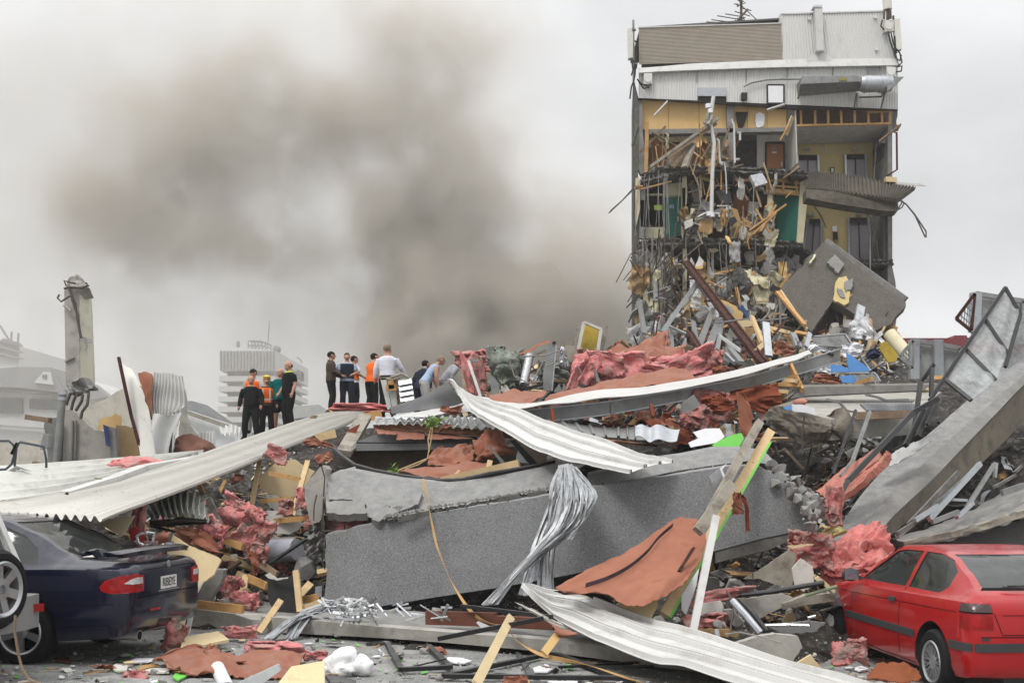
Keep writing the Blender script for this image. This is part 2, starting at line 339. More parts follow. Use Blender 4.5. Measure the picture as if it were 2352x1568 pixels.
stuff('rubble_mound','mound of grey dust, grit and broken concrete under all the wreckage','rubble',mb,mud_shade,smooth=True)
def hz(x,y):
    r = HEAP_BVH.ray_cast(Vector((x,y,60)),Vector((0,0,-1)))
    return max(r[0].z if r[0] else gz(x,y),gz(x,y))
def hit(px,py):
    """point of the mound or street seen at a place in the picture"""
    o = Vector((0,0,H)); d_ = (P(px,py,10) - o).normalized(); r = HEAP_BVH.ray_cast(o,d_)
    if r[0] is not None and r[0].z > gz(r[0].x,r[0].y) : return r[0]
    if d_.z >= -1e-3: return None
    t = 0
    for _ in range(8):
        q = o + d_ * t; t += (q.z - gz(q.x,q.y)) / -d_.z
    return o + d_ * t
# ================================================================ buildings behind
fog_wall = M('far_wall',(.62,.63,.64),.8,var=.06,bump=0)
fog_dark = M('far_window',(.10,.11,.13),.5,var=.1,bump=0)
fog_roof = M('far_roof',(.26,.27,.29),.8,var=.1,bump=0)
YB = 150.0
ob = thing('office_block','white office block with dark window bands and rooftop frame, seen through the haze','building',P(600,1090,YB))
def bx(name,parent,mat,pts_front,Y,dep,label=None):
    mb = MB(); mb.poly(D(pts_front,Y),dep,(0,1,0)); return part(name,mb,mat,parent,label)
cor = P(634,1090,YB);
mb = MB(); fl,fr = P(500,0,YB),P(630,0,YB); z0,z1 = 0,P(0,850,YB).z
rx = (P(708,0,YB * 1.12).x,YB * 1.12 + 12)
def prism(parent,name,mat,xl,xr,zb,zt,grow=0,label=None):
    a = Vector((P(xl,0,YB).x - grow,YB - grow,0)); b = Vector((P(xr,0,YB).x + grow * .3,YB - grow,0)); c_ = Vector((P(708,0,YB + 22).x + grow,YB + 22,0)); d_ = Vector((a.x,YB + 22,0))
    mb = MB(); q = [a,b,c_,d_]; mb.add([p + Vector((0,0,zb)) for p in q] + [p + Vector((0,0,zt)) for p in q],[[3,2,1,0],[4,5,6,7]] + [[i,(i + 1) % 4,(i + 1) % 4 + 4,i + 4] for i in range(4)])
    return part(name,mb,mat,parent,label)
zy = lambda y: P(0,y,YB).z
prism(ob,'window_core',fog_dark,501,630,0,zy(851),-1.0)
prism(ob,'upper_storey',fog_wall,505,632,zy(851),zy(805),0)
for k in range(6): prism(ob,'wall_band',fog_wall,503 - k,631,zy(875 + 23.5 * k),zy(863 + 23.5 * k),0)
prism(ob,'wall_base',fog_wall,497,630,0,zy(1000),0)
for k in range(17):
    x = 507 + 7.6 * k; mb = MB(); mb.bar(P(x,806,YB - .1),P(x,850,YB - .1),.12,.2,(1,0,0)); part('wall_rib',mb,fog_roof,ob)
bx('plant_room',ob,fog_wall,[(538,805),(538,798),(628,804),(628,806)],YB + 3,10)
mb = MB(); Rr = random.Random(2)
tr = [(570,802),(570,783),(598,783),(622,792),(622,803)]
mb.tube(D(tr,YB + 4),.1); mb.tube(D([(570,793),(596,793),(620,799)],YB + 4),.1); mb.tube(D([(576,785),(608,786),(625,795)],YB + 8),.1)
for x in (578,586,594,602,610): mb.tube(D([(x,803),(x,785 + max(0,x - 598) * .4)],YB + 4),.08); mb.tube(D([(x,803),(x + 8,788)],YB + 4),.06)
part('roof_frame',mb,fog_roof,ob)
mb = MB(); mb.tube(D([(615,792),(619,737)],YB + 4),.07); mb.tube(D([(547,797),(547,784)],YB + 4),.25); part('roof_mast',mb,fog_roof,ob)
mb = MB(); mb.blob(P(636,803,YB + 5),.6,.05,1,2); mb.tube(D([(693,834),(690,825),(682,820)],YB + 20),.12); part('roof_dish',mb,fog_roof,ob)
tx = bpy.data.curves.new('t','FONT'); tx.body = 'ANZB';
def text_mesh(body,size,ext=.004,font_bold=0,sx=1):
    c = bpy.data.curves.new('lettering','FONT'); c.body = body; c.size = size; c.extrude = ext; c.align_x = 'CENTER'; c.align_y = 'CENTER'; c.offset = font_bold
    t = bpy.data.objects.new('t',c); COL.objects.link(t); me = bpy.data.meshes.new_from_object(t.evaluated_get(bpy.context.evaluated_depsgraph_get())); bpy.data.objects.remove(t)
    for v in me.vertices: v.co.x *= sx
    return me
bpy.data.curves.remove(tx)
me = text_mesh('Newstalk ZB',2.0,.1,.02,.9); me.materials.clear(); me.materials.append(fog_dark)
o = link('lettering',me,ob); a = Vector((P(632,0,YB).x,YB,0)); c_ = Vector((P(708,0,YB + 22).x,YB + 22,0)); dd = (c_ - a).normalized(); nn = Vector((dd.y,-dd.x,0))
pos = a.lerp(c_,.55) + nn * .35; pos.z = zy(838)
o.matrix_local = Matrix.Translation(pos - world_org(ob)) @ Matrix(((dd.x,0,nn.x),(dd.y,0,nn.y),(0,1,0))).to_4x4()
# mid-distance buildings on the left
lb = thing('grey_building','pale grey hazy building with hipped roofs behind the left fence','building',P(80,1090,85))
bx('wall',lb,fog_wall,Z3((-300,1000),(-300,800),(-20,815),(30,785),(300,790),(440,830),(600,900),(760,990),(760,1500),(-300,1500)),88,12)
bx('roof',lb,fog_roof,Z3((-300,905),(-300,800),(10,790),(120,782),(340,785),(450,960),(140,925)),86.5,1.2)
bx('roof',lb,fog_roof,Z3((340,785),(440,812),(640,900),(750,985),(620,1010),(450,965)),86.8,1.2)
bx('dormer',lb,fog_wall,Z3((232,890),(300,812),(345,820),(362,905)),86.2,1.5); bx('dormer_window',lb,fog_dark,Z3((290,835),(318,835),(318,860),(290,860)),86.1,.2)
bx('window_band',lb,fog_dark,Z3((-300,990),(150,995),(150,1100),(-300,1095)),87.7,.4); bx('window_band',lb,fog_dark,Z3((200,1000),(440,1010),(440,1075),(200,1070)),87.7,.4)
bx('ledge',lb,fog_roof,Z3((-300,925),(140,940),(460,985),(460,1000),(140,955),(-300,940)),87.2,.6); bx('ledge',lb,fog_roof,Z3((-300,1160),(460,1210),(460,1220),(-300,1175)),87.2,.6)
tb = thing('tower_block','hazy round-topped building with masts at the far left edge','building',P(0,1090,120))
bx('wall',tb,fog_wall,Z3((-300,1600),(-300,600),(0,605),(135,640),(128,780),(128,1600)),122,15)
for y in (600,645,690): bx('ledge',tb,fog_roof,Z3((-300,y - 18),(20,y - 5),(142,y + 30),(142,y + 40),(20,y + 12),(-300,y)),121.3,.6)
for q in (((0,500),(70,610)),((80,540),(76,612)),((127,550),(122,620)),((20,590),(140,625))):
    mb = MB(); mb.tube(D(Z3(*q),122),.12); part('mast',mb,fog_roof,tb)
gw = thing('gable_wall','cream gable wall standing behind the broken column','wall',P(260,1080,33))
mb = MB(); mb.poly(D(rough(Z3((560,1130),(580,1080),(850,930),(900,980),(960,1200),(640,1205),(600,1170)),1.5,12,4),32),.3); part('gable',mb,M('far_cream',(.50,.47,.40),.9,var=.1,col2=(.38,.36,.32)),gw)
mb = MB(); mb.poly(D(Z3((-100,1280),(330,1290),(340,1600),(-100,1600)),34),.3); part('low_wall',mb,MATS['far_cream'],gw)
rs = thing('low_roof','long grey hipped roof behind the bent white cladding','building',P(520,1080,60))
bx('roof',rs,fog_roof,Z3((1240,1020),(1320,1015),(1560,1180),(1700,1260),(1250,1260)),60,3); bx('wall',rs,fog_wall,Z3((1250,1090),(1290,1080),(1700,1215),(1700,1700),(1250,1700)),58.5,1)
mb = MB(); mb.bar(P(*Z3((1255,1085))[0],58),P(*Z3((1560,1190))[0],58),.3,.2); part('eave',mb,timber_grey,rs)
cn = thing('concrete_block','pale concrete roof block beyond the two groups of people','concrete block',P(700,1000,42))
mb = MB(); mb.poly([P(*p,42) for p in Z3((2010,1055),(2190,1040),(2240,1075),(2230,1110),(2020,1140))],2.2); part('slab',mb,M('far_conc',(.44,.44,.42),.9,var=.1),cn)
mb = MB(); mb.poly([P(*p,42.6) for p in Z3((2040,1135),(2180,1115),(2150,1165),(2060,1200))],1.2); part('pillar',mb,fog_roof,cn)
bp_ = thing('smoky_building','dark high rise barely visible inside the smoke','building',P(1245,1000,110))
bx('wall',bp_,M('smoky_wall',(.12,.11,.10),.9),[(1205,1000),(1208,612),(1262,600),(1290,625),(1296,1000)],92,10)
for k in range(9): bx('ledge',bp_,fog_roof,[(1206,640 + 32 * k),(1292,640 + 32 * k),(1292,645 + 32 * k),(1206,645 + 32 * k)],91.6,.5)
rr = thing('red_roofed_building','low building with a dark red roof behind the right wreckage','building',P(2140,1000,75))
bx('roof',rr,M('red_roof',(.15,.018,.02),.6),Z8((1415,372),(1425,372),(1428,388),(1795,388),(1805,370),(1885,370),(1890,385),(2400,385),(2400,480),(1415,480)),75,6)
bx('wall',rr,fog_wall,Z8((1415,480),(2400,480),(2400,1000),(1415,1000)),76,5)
# ================================================================ the standing tower
T = 49.0
rd = random.Random(11)
tw = thing('damaged_tower','tall torn-open office tower with grey cladding on top and bare rooms below','building',P(1750,1100,51))
def tp(name,pts,Y,mat,th=.08,label=None,**k):
    mb = MB(); mb.poly(D(pts,Y),th); return part(name,mb,mat,tw,label)
def ribbed(name,c,n,amp,mat,vertical=True,parent=tw,Y=T,label=None,th=.01):
    a,b,c_,d_ = D(c,Y) # TL TR BR BL
    mb = MB(); f = (lambda u,v: amp * (1 if (u * n) % 1 < .35 else -1)) if vertical else (lambda u,v: amp * (2 * ((v * n) % 1) - 1))
    if vertical: mb.patch([[a,b],[d_,c_]],nu=int(n * 4),nv=6,f=f,th=th)
    else: mb.patch([[a,b],[d_,c_]],nu=10,nv=int(n * 4),f=f,th=th)
    return part(name,mb,mat,parent,label,smooth=False)
# shell: back and side walls
mb = MB(); mb.box((P(1752,0,53.4).x,53.4,P(0,470,53.4).z),11.6,.3,P(0,130,53.4).z - P(0,800,53.4).z); part('rear_wall',mb,concrete_dark,tw)
mb = MB(); a = P(1459,190,49.2); b = P(1459,790,49.2); mb.add([a,b,b + Vector((.5,4.3,0)),a + Vector((.5,4.3,0)),a + Vector((-.1,0,0)),b + Vector((-.1,0,0)),b + Vector((.3,4.3,0)),a + Vector((.3,4.3,0))],
    [[0,1,2,3],[7,6,5,4],[0,4,5,1],[3,2,6,7],[0,3,7,4],[1,5,6,2]]); part('side_wall',mb,concrete_dark,tw)
mb = MB(); a = P(2040,250,49.6); b = P(2040,700,49.6); mb.box(((a.x + b.x) / 2 + .05,51.4,(a.z + b.z) / 2),.2,3.8,a.z - b.z); part('side_wall',mb,concrete,tw)
tp('roof_slab',[(1470,62),(2034,26),(2034,30),(1470,66)],49.3,concrete_dark,4)
# upper skins
ribbed('louvre_screen',Z1((226,190),(1205,160),(1218,414),(229,442)),27,.035,louvre_m,False)
mb = MB(); mb.box(P(1630,103,50.0),6.0,.1,1.5); part('screen_backing',mb,louvre_m,tw)
ribbed('cladding',Z1((1208,96),(1905,76),(1996,404),(1218,414)),38,.016,clad,label='tall ribbed grey cladding of the plant room')
mb = MB(); mb.poly(D(Z1((1200,93),(1207,93),(1216,414),(1212,414)),T),3.5); part('return_wall',mb,clad,tw)
tp('roof_edge',Z1((1206,92),(1907,72),(1909,80),(1206,100)),T - .05,white_metal,.15)
tp('roof_edge',Z1((226,184),(1207,156),(1207,163),(226,192)),T - .05,white_metal,.15)
ribbed('cladding',Z1((226,470),(2004,440),(2006,754),(224,676)),98,.016,clad,label='ribbed grey cladding above the torn rooms')
mb = MB(); mb.patch([D(Z1((226,468),(400,455),(585,438),(800,428),(1218,412),(1600,405),(1995,400)),T - .12),D(Z1((228,500),(400,490),(590,482),(820,474),(1200,462),(1600,455),(2008,448)),T - .25)],nu=40,nv=3,th=.06)
part('parapet_flashing',mb,white_metal,tw)
mb = MB(); mb.patch([D(Z1((1380,412),(1400,385),(1440,366),(1500,366),(1540,385),(1560,412)),T - .14),D(Z1((1370,420),(1420,420),(1450,420),(1500,420),(1530,420),(1570,420)),T - .16)],nu=14,nv=2,th=.02); part('flashing_patch',mb,white_metal,tw)
mb = MB(); a = P(*Z1((1455,45))[0],T - .25); b = P(*Z1((1467,358))[0],T - .25); mb.bar(a,b,1.0 * 50 / 52.2 * .334,.32,(1,0,0)); part('flue',mb,white_metal,tw)
for x0,x1 in ((1430,1480),): tp('flue_cap',Z1((1426,40),(1484,40),(1484,50),(1426,50)),T - .45,white_metal,.42)
o = tp('vent_louvre',Z1((632,603),(828,603),(828,662),(632,660)),T - .1,galv,.08)
tp('vent_opening',Z1((636,662),(828,662),(828,705),(633,688)),T - .04,dark,.05)
o = tp('hatch',Z1((1114,590),(1218,590),(1218,705),(1116,705)),T - .12,white,.09); mb = MB()
for q in (((1110,584),(1224,584)),((1224,584),(1224,714)),((1224,714),(1112,714)),((1112,714),(1110,584))): mb.bar(P(*Z1(q[0])[0],T - .1),P(*Z1(q[1])[0],T - .1),.05,.05)
part('hatch_frame',mb,dark,o)
tp('cladding_gap',Z1((1792,455),(1888,455),(1885,520),(1800,518)),T - .05,grey_panel,.05,'grey square panel under the parapet flashing')
for x,y0,y1 in ((628,470,570),(965,470,560),(1245,460,545),(1560,455,520),(1725,640,745)):
    mb = MB(); mb.tube([P(*Z1((x,y0))[0],T - .06),P(*Z1((x + rd.uniform(-4,4),(y0 + y1) / 2))[0],T - .06),P(*Z1((x - 2,y1))[0],T - .06)],.02); part('seam_strip',mb,galv_dull,tw)
for x,y in ((1398,130),(1460,60),(1850,120),(1860,340)):
    mb = MB(); mb.box(P(*Z1((x,y))[0],T - .06),.12,.08,.12); part('fixing',mb,clad,tw)
tp('cladding_drip',Z1((224,674),(2006,752),(2006,758),(1300,752),(830,716),(224,682)),T - .05,dark,.1)
# ---- top storey, left: tan boarded wall
tp('wall_board',Z1((245,682),(832,708),(832,890),(250,890)),49.4,board_tan,.12,'tan boarded wall of the top storey')
tp('wall_board',Z1((880,712),(1240,735),(1240,880),(880,885)),49.4,board_tan,.12,'tan boarded wall with a white patch')
for x in (430,640,975,1108):
    mb = MB(); mb.bar(P(*Z1((x,700))[0],49.38),P(*Z1((x,885))[0],49.38),.012,.02); part('board_joint',mb,brown_board,tw)
tp('column',Z1((832,705),(880,710),(880,1160),(855,1160),(838,910),(832,900)),49.2,concrete,.35)
tp('floor_beam',Z1((300,888),(1240,876),(1240,903),(300,922)),49.2,concrete,.45)
mb = MB(); mb.patch([D(Z1((1030,780),(1060,772),(1090,785)),49.33),D(Z1((1025,830),(1060,830),(1094,830)),49.33),D(Z1((1030,870),(1055,878),(1086,868)),49.33)],nu=8,nv=8,th=.02,rag=.03); part('plaster_patch',mb,white,tw)
o = tp('duct_mouth',Z1((895,768),(976,770),(966,820),(942,878),(915,876),(902,820)),49.25,dark,.12)
tp('pier',Z1((228,680),(250,682),(252,880),(280,1180),(240,1200),(218,1150),(222,860)),49.1,concrete,.3)
tp('pier',Z1((196,560),(226,680),(222,1260),(200,1560),(194,1560)),49.05,concrete_dark,.3)
# ---- top storey rooms
tp('room_wall',Z1((285,915),(880,915),(880,1170),(285,1170)),51.2,orange_ply,.1,'orange plywood back wall of the upper room')
tp('room_wall',Z1((345,925),(790,925),(790,975),(370,975)),51.1,cream_wall,.08)
tp('room_wall',Z1((785,922),(885,922),(885,1150),(785,1150)),50.6,plaster,.1)
tp('room_wall',Z1((885,905),(1045,930),(1045,1160),(885,1160)),52.6,concrete_dark,.1)
tp('room_wall',Z1((1040,905),(1310,895),(1312,1170),(1040,1160)),51.0,plaster,.1,'pale grey wall round a brown door')
for k in range(5):
    mb = MB(); mb.bar(P(*Z1((892,915 + k * 12))[0],51.8),P(*Z1((1045,912 + k * 12))[0],51.8),.06,.04); part('ceiling_rail',mb,galv_dull,tw)
def door(pts,Y,mat,frame=True,label=None,handle=None,sign=None):
    o = tp('door',pts,Y,mat,.05,label); mb = MB(); q = D(pts,Y - .03)
    for i in (0,1,3):
        j = (i + 1) % 4; mb.bar(q[i],q[j],.07,.08)
    if frame: part('frame',mb,dark if frame is True else frame,o)
    if handle: mb = MB(); mb.box(P(*handle,Y - .08),.06,.1,.22); part('handle',mb,galv,o)
    for s_,sz,m_ in sign or []: mb = MB(); mb.box(P(*s_,Y - .03),sz[0],.03,sz[1]); part('sign',mb,m_,o)
    return o
door(Z1((1100,982),(1224,980),(1226,1160),(1100,1155)),50.9,orange_ply,label='brown door with small white plates',handle=Z1((1208,1130))[0],sign=[(Z1((1156,1022))[0],(.18,.16),galv_dull),(Z1((1158,1048))[0],(.2,.07),white)])
mb = MB(); mb.poly([P(*Z1((1300,748))[0],49.1),P(*Z1((1306,748))[0],49.1),P(*Z1((1320,1166))[0],49.1),P(*Z1((1312,1166))[0],49.1)],.03); mb.poly([P(*Z1((1301,748))[0],49.1),P(*Z1((1312,1166))[0],49.1),P(*Z1((1230,1166))[0],51.4),P(*Z1((1225,900))[0],51.4),P(*Z1((1240,748))[0],51)],.02); part('partition',mb,plaster,tw)
# ---- top right: ceiling void with studs, bulkhead, lift lobby
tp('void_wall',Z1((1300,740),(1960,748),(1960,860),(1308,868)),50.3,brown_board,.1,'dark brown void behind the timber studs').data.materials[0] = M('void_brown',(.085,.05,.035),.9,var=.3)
for x in (1340,1437,1526,1616,1709,1803,1896,1950):
    mb = MB(); mb.bar(P(*Z1((x,752))[0],49.35),P(*Z1((x + 2,856))[0],49.35),.07,.09,(1,0,0)); part('stud',mb,timber,tw)
for a,b in (((1308,864),(1958,850)),((1815,770),(1955,762))):
    mb = MB(); mb.bar(P(*Z1(a)[0],49.25),P(*Z1(b)[0],49.25),.1,.09); part('rail',mb,timber,tw)
mb = MB(); mb.add([P(*Z1((1310,870))[0],49.4),P(*Z1((1940,856))[0],49.4),P(*Z1((1880,978))[0],51.4),P(*Z1((1318,990))[0],51.4),P(*Z1((1310,860))[0],49.6),P(*Z1((1940,846))[0],49.6),P(*Z1((1880,968))[0],51.6),P(*Z1((1318,980))[0],51.6)],
    [[0,1,2,3],[7,6,5,4],[0,4,5,1],[1,5,6,2],[2,6,7,3],[3,7,4,0]]); part('bulkhead',mb,plaster,tw)
tp('lobby_wall',Z1((1310,985),(1908,978),(1930,1290),(1318,1290)),51.6,yellow_wall,.12,'yellow wall with two lift doors, upper lobby')
tp('lobby_wall',Z2((1340,-60),(1908,-60),(1906,408),(1670,414),(1300,420)),51.6,yellow_wall,.12,'yellow wall with two lift doors, lower lobby')
def lift(pts,label):
    o = tp('lift_door',pts,51.5,lift_m,.06,label); q = D(pts,51.42)
    mb = MB(); mb.bar((q[0] + q[1]) / 2,(q[2] + q[3]) / 2,.02,.04,(1,0,0)); part('door_joint',mb,dark,o)
    mb = MB(); mb.bar(q[0] + Vector((0,0,-.1)),q[1] + Vector((0,0,-.1)),.05,.22); part('lintel',mb,dark,o)
    mb = MB(); mb.bar(q[1],q[2],.09,.09,(1,0,0)); mb.bar(q[0],q[3],.09,.09,(1,0,0)); part('frame',mb,galv,o)
lift(Z1((1316,1068),(1458,1068),(1464,1260),(1320,1260)),'left lift door of the upper lobby')
lift(Z1((1645,1062),(1783,1062),(1792,1270),(1650,1270)),'right lift door of the upper lobby')
lift(Z2((1390,130),(1478,130),(1482,400),(1345,400)),'left lift door of the lower lobby')
lift(Z2((1665,122),(1808,122),(1818,412),(1672,412)),'right lift door of the lower lobby')
for x,y,z in ((1385,1027,1),(1712,1024,1),(1408,97,2),(1738,93,2)):
    mb = MB(); mb.box(P(*(Z1 if z == 1 else Z2)((x,y))[0],51.5),.27,.05,.11); part('indicator',mb,grey_panel,tw)
for z,x,y,w_,h_,m_ in ((1,1556,1170,.19,.26,dark),(2,1576,246,.2,.34,dark),(2,1572,196,.2,.24,white)):
    mb = MB(); mb.box(P(*(Z1 if z == 1 else Z2)((x,y))[0],51.5),w_,.05,h_); part('call_panel',mb,m_,tw)
mb = MB(); mb.box(P(*Z1((1556,1170))[0],51.46),.1,.04,.18); part('notice',mb,white,tw)
tp('end_column',Z1((1905,975),(1926,960),(1945,1250),(1922,1250)),50,concrete_dark,1.5)
tp('end_column',Z2((1905,60),(1950,70),(1958,408),(1908,410)),49.8,concrete,1.5)
tp('end_pier',Z1((1955,752),(2006,756),(2004,800),(1996,830),(2000,880),(1960,900),(1925,985),(1890,985),(1945,880)),49.6,concrete_dark,1.2)
tp('window_pane',Z1((1930,985),(1965,1010),(1962,1110),(1952,1190),(1936,1190)),50.1,plaster,.04)
# ---- slab edges (broken, dark)
def slab(name,top,bot,Y,dep=3.2,seed=1,m_=concrete_dark):
    R = random.Random(seed); n = 60; mb = MB(); a = [Vector(p) for p in D(top,Y)]; b = [Vector(p) for p in D(bot,Y)]
    rows = [[p + Vector((0,dep,0)) for p in a],a,[(p + q) / 2 + Vector((0,-.1,0)) for p,q in zip(a,b)],b,[p + Vector((0,dep,0)) for p in b]]
    mb.patch(rows,nu=90,nv=24,f=lambda u,v: .12 * noise.noise(Vector((u * 40,v * 14,seed))) + .08 * noise.noise(Vector((u * 110,v * 30,seed))),th=.03)
    return part(name,mb,m_,tw)
slab('floor_slab',Z1((245,1225),(370,1150),(700,1155),(1000,1160),(1200,1175),(1380,1190)),Z1((240,1262),(370,1245),(560,1195),(1000,1200),(1200,1215),(1380,1225)),48.6,seed=1)
slab('floor_slab',Z2((222,288),(380,262),(700,266),(1000,272),(1180,282),(1345,300)),Z2((226,335),(380,325),(700,322),(1000,320),(1180,335),(1330,330)),48.6,seed=2)
slab('floor_slab',Z2((1290,300),(1500,405),(1700,412),(1960,408)),Z2((1290,330),(1500,430),(1700,450),(1970,450)),49.6,2.6,seed=3)
# hanging ribbed floor deck
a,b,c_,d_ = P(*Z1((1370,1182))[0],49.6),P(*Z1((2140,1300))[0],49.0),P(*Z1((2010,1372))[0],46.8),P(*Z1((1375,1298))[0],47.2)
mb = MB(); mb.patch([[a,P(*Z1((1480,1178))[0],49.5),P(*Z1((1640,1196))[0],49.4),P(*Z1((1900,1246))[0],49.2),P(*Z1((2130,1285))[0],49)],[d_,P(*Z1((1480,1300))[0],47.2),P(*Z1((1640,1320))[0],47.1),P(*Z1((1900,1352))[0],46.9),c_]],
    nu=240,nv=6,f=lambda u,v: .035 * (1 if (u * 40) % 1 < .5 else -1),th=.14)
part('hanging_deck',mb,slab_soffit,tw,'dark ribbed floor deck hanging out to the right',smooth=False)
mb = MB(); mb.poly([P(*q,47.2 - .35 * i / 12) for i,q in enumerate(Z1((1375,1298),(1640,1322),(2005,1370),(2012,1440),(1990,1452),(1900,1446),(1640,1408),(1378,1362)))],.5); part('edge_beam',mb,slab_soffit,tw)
tp('deck_board',Z1((1990,1250),(2160,1262),(2205,1278),(2140,1276),(2000,1266)),48.6,plaster,.05)
tp('deck_board',Z1((1925,1213),(2000,1218),(2004,1252),(1925,1248)),48.9,board,.3)
# ---- middle storey
tp('wall_panel',Z1((275,1330),(395,1330),(400,1560),(278,1560)),49.6,cream_wall,.1,'cream wall left of the green door')
tp('wall_panel',Z2((275,-30),(400,-30),(402,258),(275,262)),49.6,cream_wall,.1)
tp('wall_panel',Z1((400,1268),(525,1250),(526,1342),(392,1345)),49.55,cream_wall,.1,'cream panel over the green door')
tp('door_jamb',Z1((524,1190),(555,1195),(560,1330),(556,1400),(526,1440)),49.0,cream_wall,.12)
tp('door_jamb',Z2((524,-80),(548,-90),(545,200),(560,255),(526,262)),49.0,cream_wall,.12)
tp('wall_panel',Z2((540,190),(700,215),(700,264),(530,262)),49.0,cream_wall,.12)
tp('wall_panel',Z2((1090,60),(1155,-20),(1158,270),(940,264),(990,215),(1080,180)),49.3,cream_wall,.12,'cream wall left of the wide green door')
tp('door_jamb',Z1((1115,1325),(1145,1335),(1150,1560),(1100,1560)),49.0,cream_wall,.12)
o = door(Z1((395,1350),(521,1345),(523,1620),(400,1632)),49.7,door_green,cream_wall,'green door in the cream wall',Z2((495,130))[0],[(Z1((452,1421))[0],(.19,.16),white)])
mb = MB(); mb.box(P(*Z1((447,1421))[0],49.6),.05,.03,.11); mb.box(P(*Z1((458,1421))[0],49.6),.05,.03,.11); part('pictogram',mb,blue,o)
mb = MB(); mb.poly([P(*Z2((1160,-115))[0],49.8),P(*Z2((1338,-125))[0],48.9),P(*Z2((1312,292))[0],48.9),P(*Z2((1180,275))[0],49.8)],.06); part('green_wall',mb,door_green,tw,'wide green wall panel beside the lift lobby')
mb = MB(); mb.poly(D(Z2((1338,-125),(1388,-150),(1384,0),(1356,292),(1312,292)),48.8),.1); part('wall_end',mb,cream_wall,tw)
o = tp('notice',Z1((330,1410),(384,1408),(384,1443),(332,1443)),49.45,M('lime_paint',(.45,.68,.05),.6,var=.05),.02,'lime green notice')
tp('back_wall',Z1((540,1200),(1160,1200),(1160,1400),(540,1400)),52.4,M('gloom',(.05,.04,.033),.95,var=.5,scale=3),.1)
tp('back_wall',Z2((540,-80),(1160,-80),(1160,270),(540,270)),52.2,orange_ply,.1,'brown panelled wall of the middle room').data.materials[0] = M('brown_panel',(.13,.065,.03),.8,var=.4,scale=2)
tp('back_wall',Z1((875,1340),(990,1350),(990,1600),(878,1600)),50.6,orange_ply,.1,'reddish brown panel')
for pts in (Z1((590,1395),(688,1393),(688,1500),(590,1502)),Z1((798,1395),(874,1398),(874,1500),(798,1500))):
    o = tp('cabinet',pts,50.4,plaster,.5); q = D(pts,50.37)
    mb = MB()
    for k in (1,2,3): mb.bar(q[0].lerp(q[3],k / 4),q[1].lerp(q[2],k / 4),.02,.025)
    part('drawer_joint',mb,dark,o)
for pts in (Z1((566,1245),(640,1245),(668,1385),(608,1390)),Z1((752,1310),(850,1310),(870,1395),(795,1395))): tp('duct',pts,50.1,galv_dull,.5)
for pts,m_ in ((Z1((746,1232),(878,1220),(876,1270),(746,1276)),dark),(Z1((986,1385),(1050,1388),(1050,1470),(976,1476)),plaster)): tp('cabinet',pts,49.7,m_,.3)
mb = MB(); q = D(Z1((746,1228),(878,1217),(876,1272),(746,1278)),49.62)
for i in range(4): mb.bar(q[i],q[(i + 1) % 4],.05,.05)
part('cabinet_trim',mb,galv,tw)
# timber frame above the wide green wall
for a,b in (((1105,1192),(1108,1330)),((1122,1192),(1125,1330)),((1108,1240),(1325,1252)),((1110,1275),(1325,1290)),((1112,1310),(1330,1340)),((1218,1240),(1220,1330)),((1300,1240),(1320,1345)),((1130,1215),(1330,1262)),((880,1235),(990,1240)),((530,1190),(535,1215))):
    mb = MB(); mb.bar(P(*Z1(a)[0],48.9),P(*Z1(b)[0],48.9),.09,.08,(1,0,0)); part('framing',mb,timber,tw)
tp('framing_board',Z1((1130,1290),(1325,1310),(1330,1345),(1120,1332)),49.0,board_tan,.05)
# ---- lowest visible storey
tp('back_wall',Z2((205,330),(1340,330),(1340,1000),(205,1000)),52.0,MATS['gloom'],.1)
tp('back_wall',Z2((560,480),(1240,480),(1180,800),(700,800)),50.6,board_tan,.1,'tan boarded wall behind the lower wreckage')
tp('wall_panel',Z2((230,335),(530,335),(525,410),(232,400)),50.6,M('brown_wall',(.20,.135,.08),.9,var=.3),.1)
tp('post',Z2((527,290),(553,288),(560,420),(550,760),(525,760),(532,480)),48.7,cream_wall,.14)
for x0,y0,x1,y1,w_ in ((890,320,900,740,.12),(912,330,922,700,.1),(1112,310,1118,700,.14),(1133,310,1140,700,.12),(1030,400,1035,700,.08),(912,352,1000,356,.07),(912,452,1005,456,.06),(1038,590,1112,594,.06),(1038,690,1112,694,.07)):
    mb = MB(); mb.bar(P(*Z2((x0,y0))[0],49.5),P(*Z2((x1,y1))[0],49.5),w_,.1,(1,0,0)); part('stud',mb,timber,tw)
for x in (706,733):
    mb = MB(); mb.tube([P(*Z2((x,295))[0],49.2),P(*Z2((x,520))[0],49.2)],.065,10); part('drain_pipe',mb,plaster,tw)
mb = MB(); mb.blob(P(*Z2((830,365))[0],49.9),(.8,.35,.45),.05,1,3,5); part('tank',mb,M('tank_m',(.10,.10,.105),.35,.6),tw)
tp('pier',Z2((190,0),(230,0),(236,500),(225,830),(190,850)),49.15,concrete_dark,.4)
tp('panel',Z2((205,-150),(232,-160),(235,60),(205,190)),48.9,cream_wall,.08)
tp('pier',Z1((232,1270),(272,1300),(274,1560),(240,1560)),49.0,concrete,.3); tp('pier',Z2((232,0),(272,0),(272,260),(232,262)),49.0,concrete,.3)
tp('pier',Z2((1848,440),(1960,420),(1990,560),(2005,760),(1985,900),(1820,900),(1700,800)),50.6,concrete,.5)
# ================================================================ things fixed to or hanging from the tower
def tub(name,label,cat,pts,Y,r,m_,group=None,n=6):
    mb = MB(); mb.tube(D(pts,Y),r,n); mb.sm = True; return one(name,label,cat,mb,m_,group)
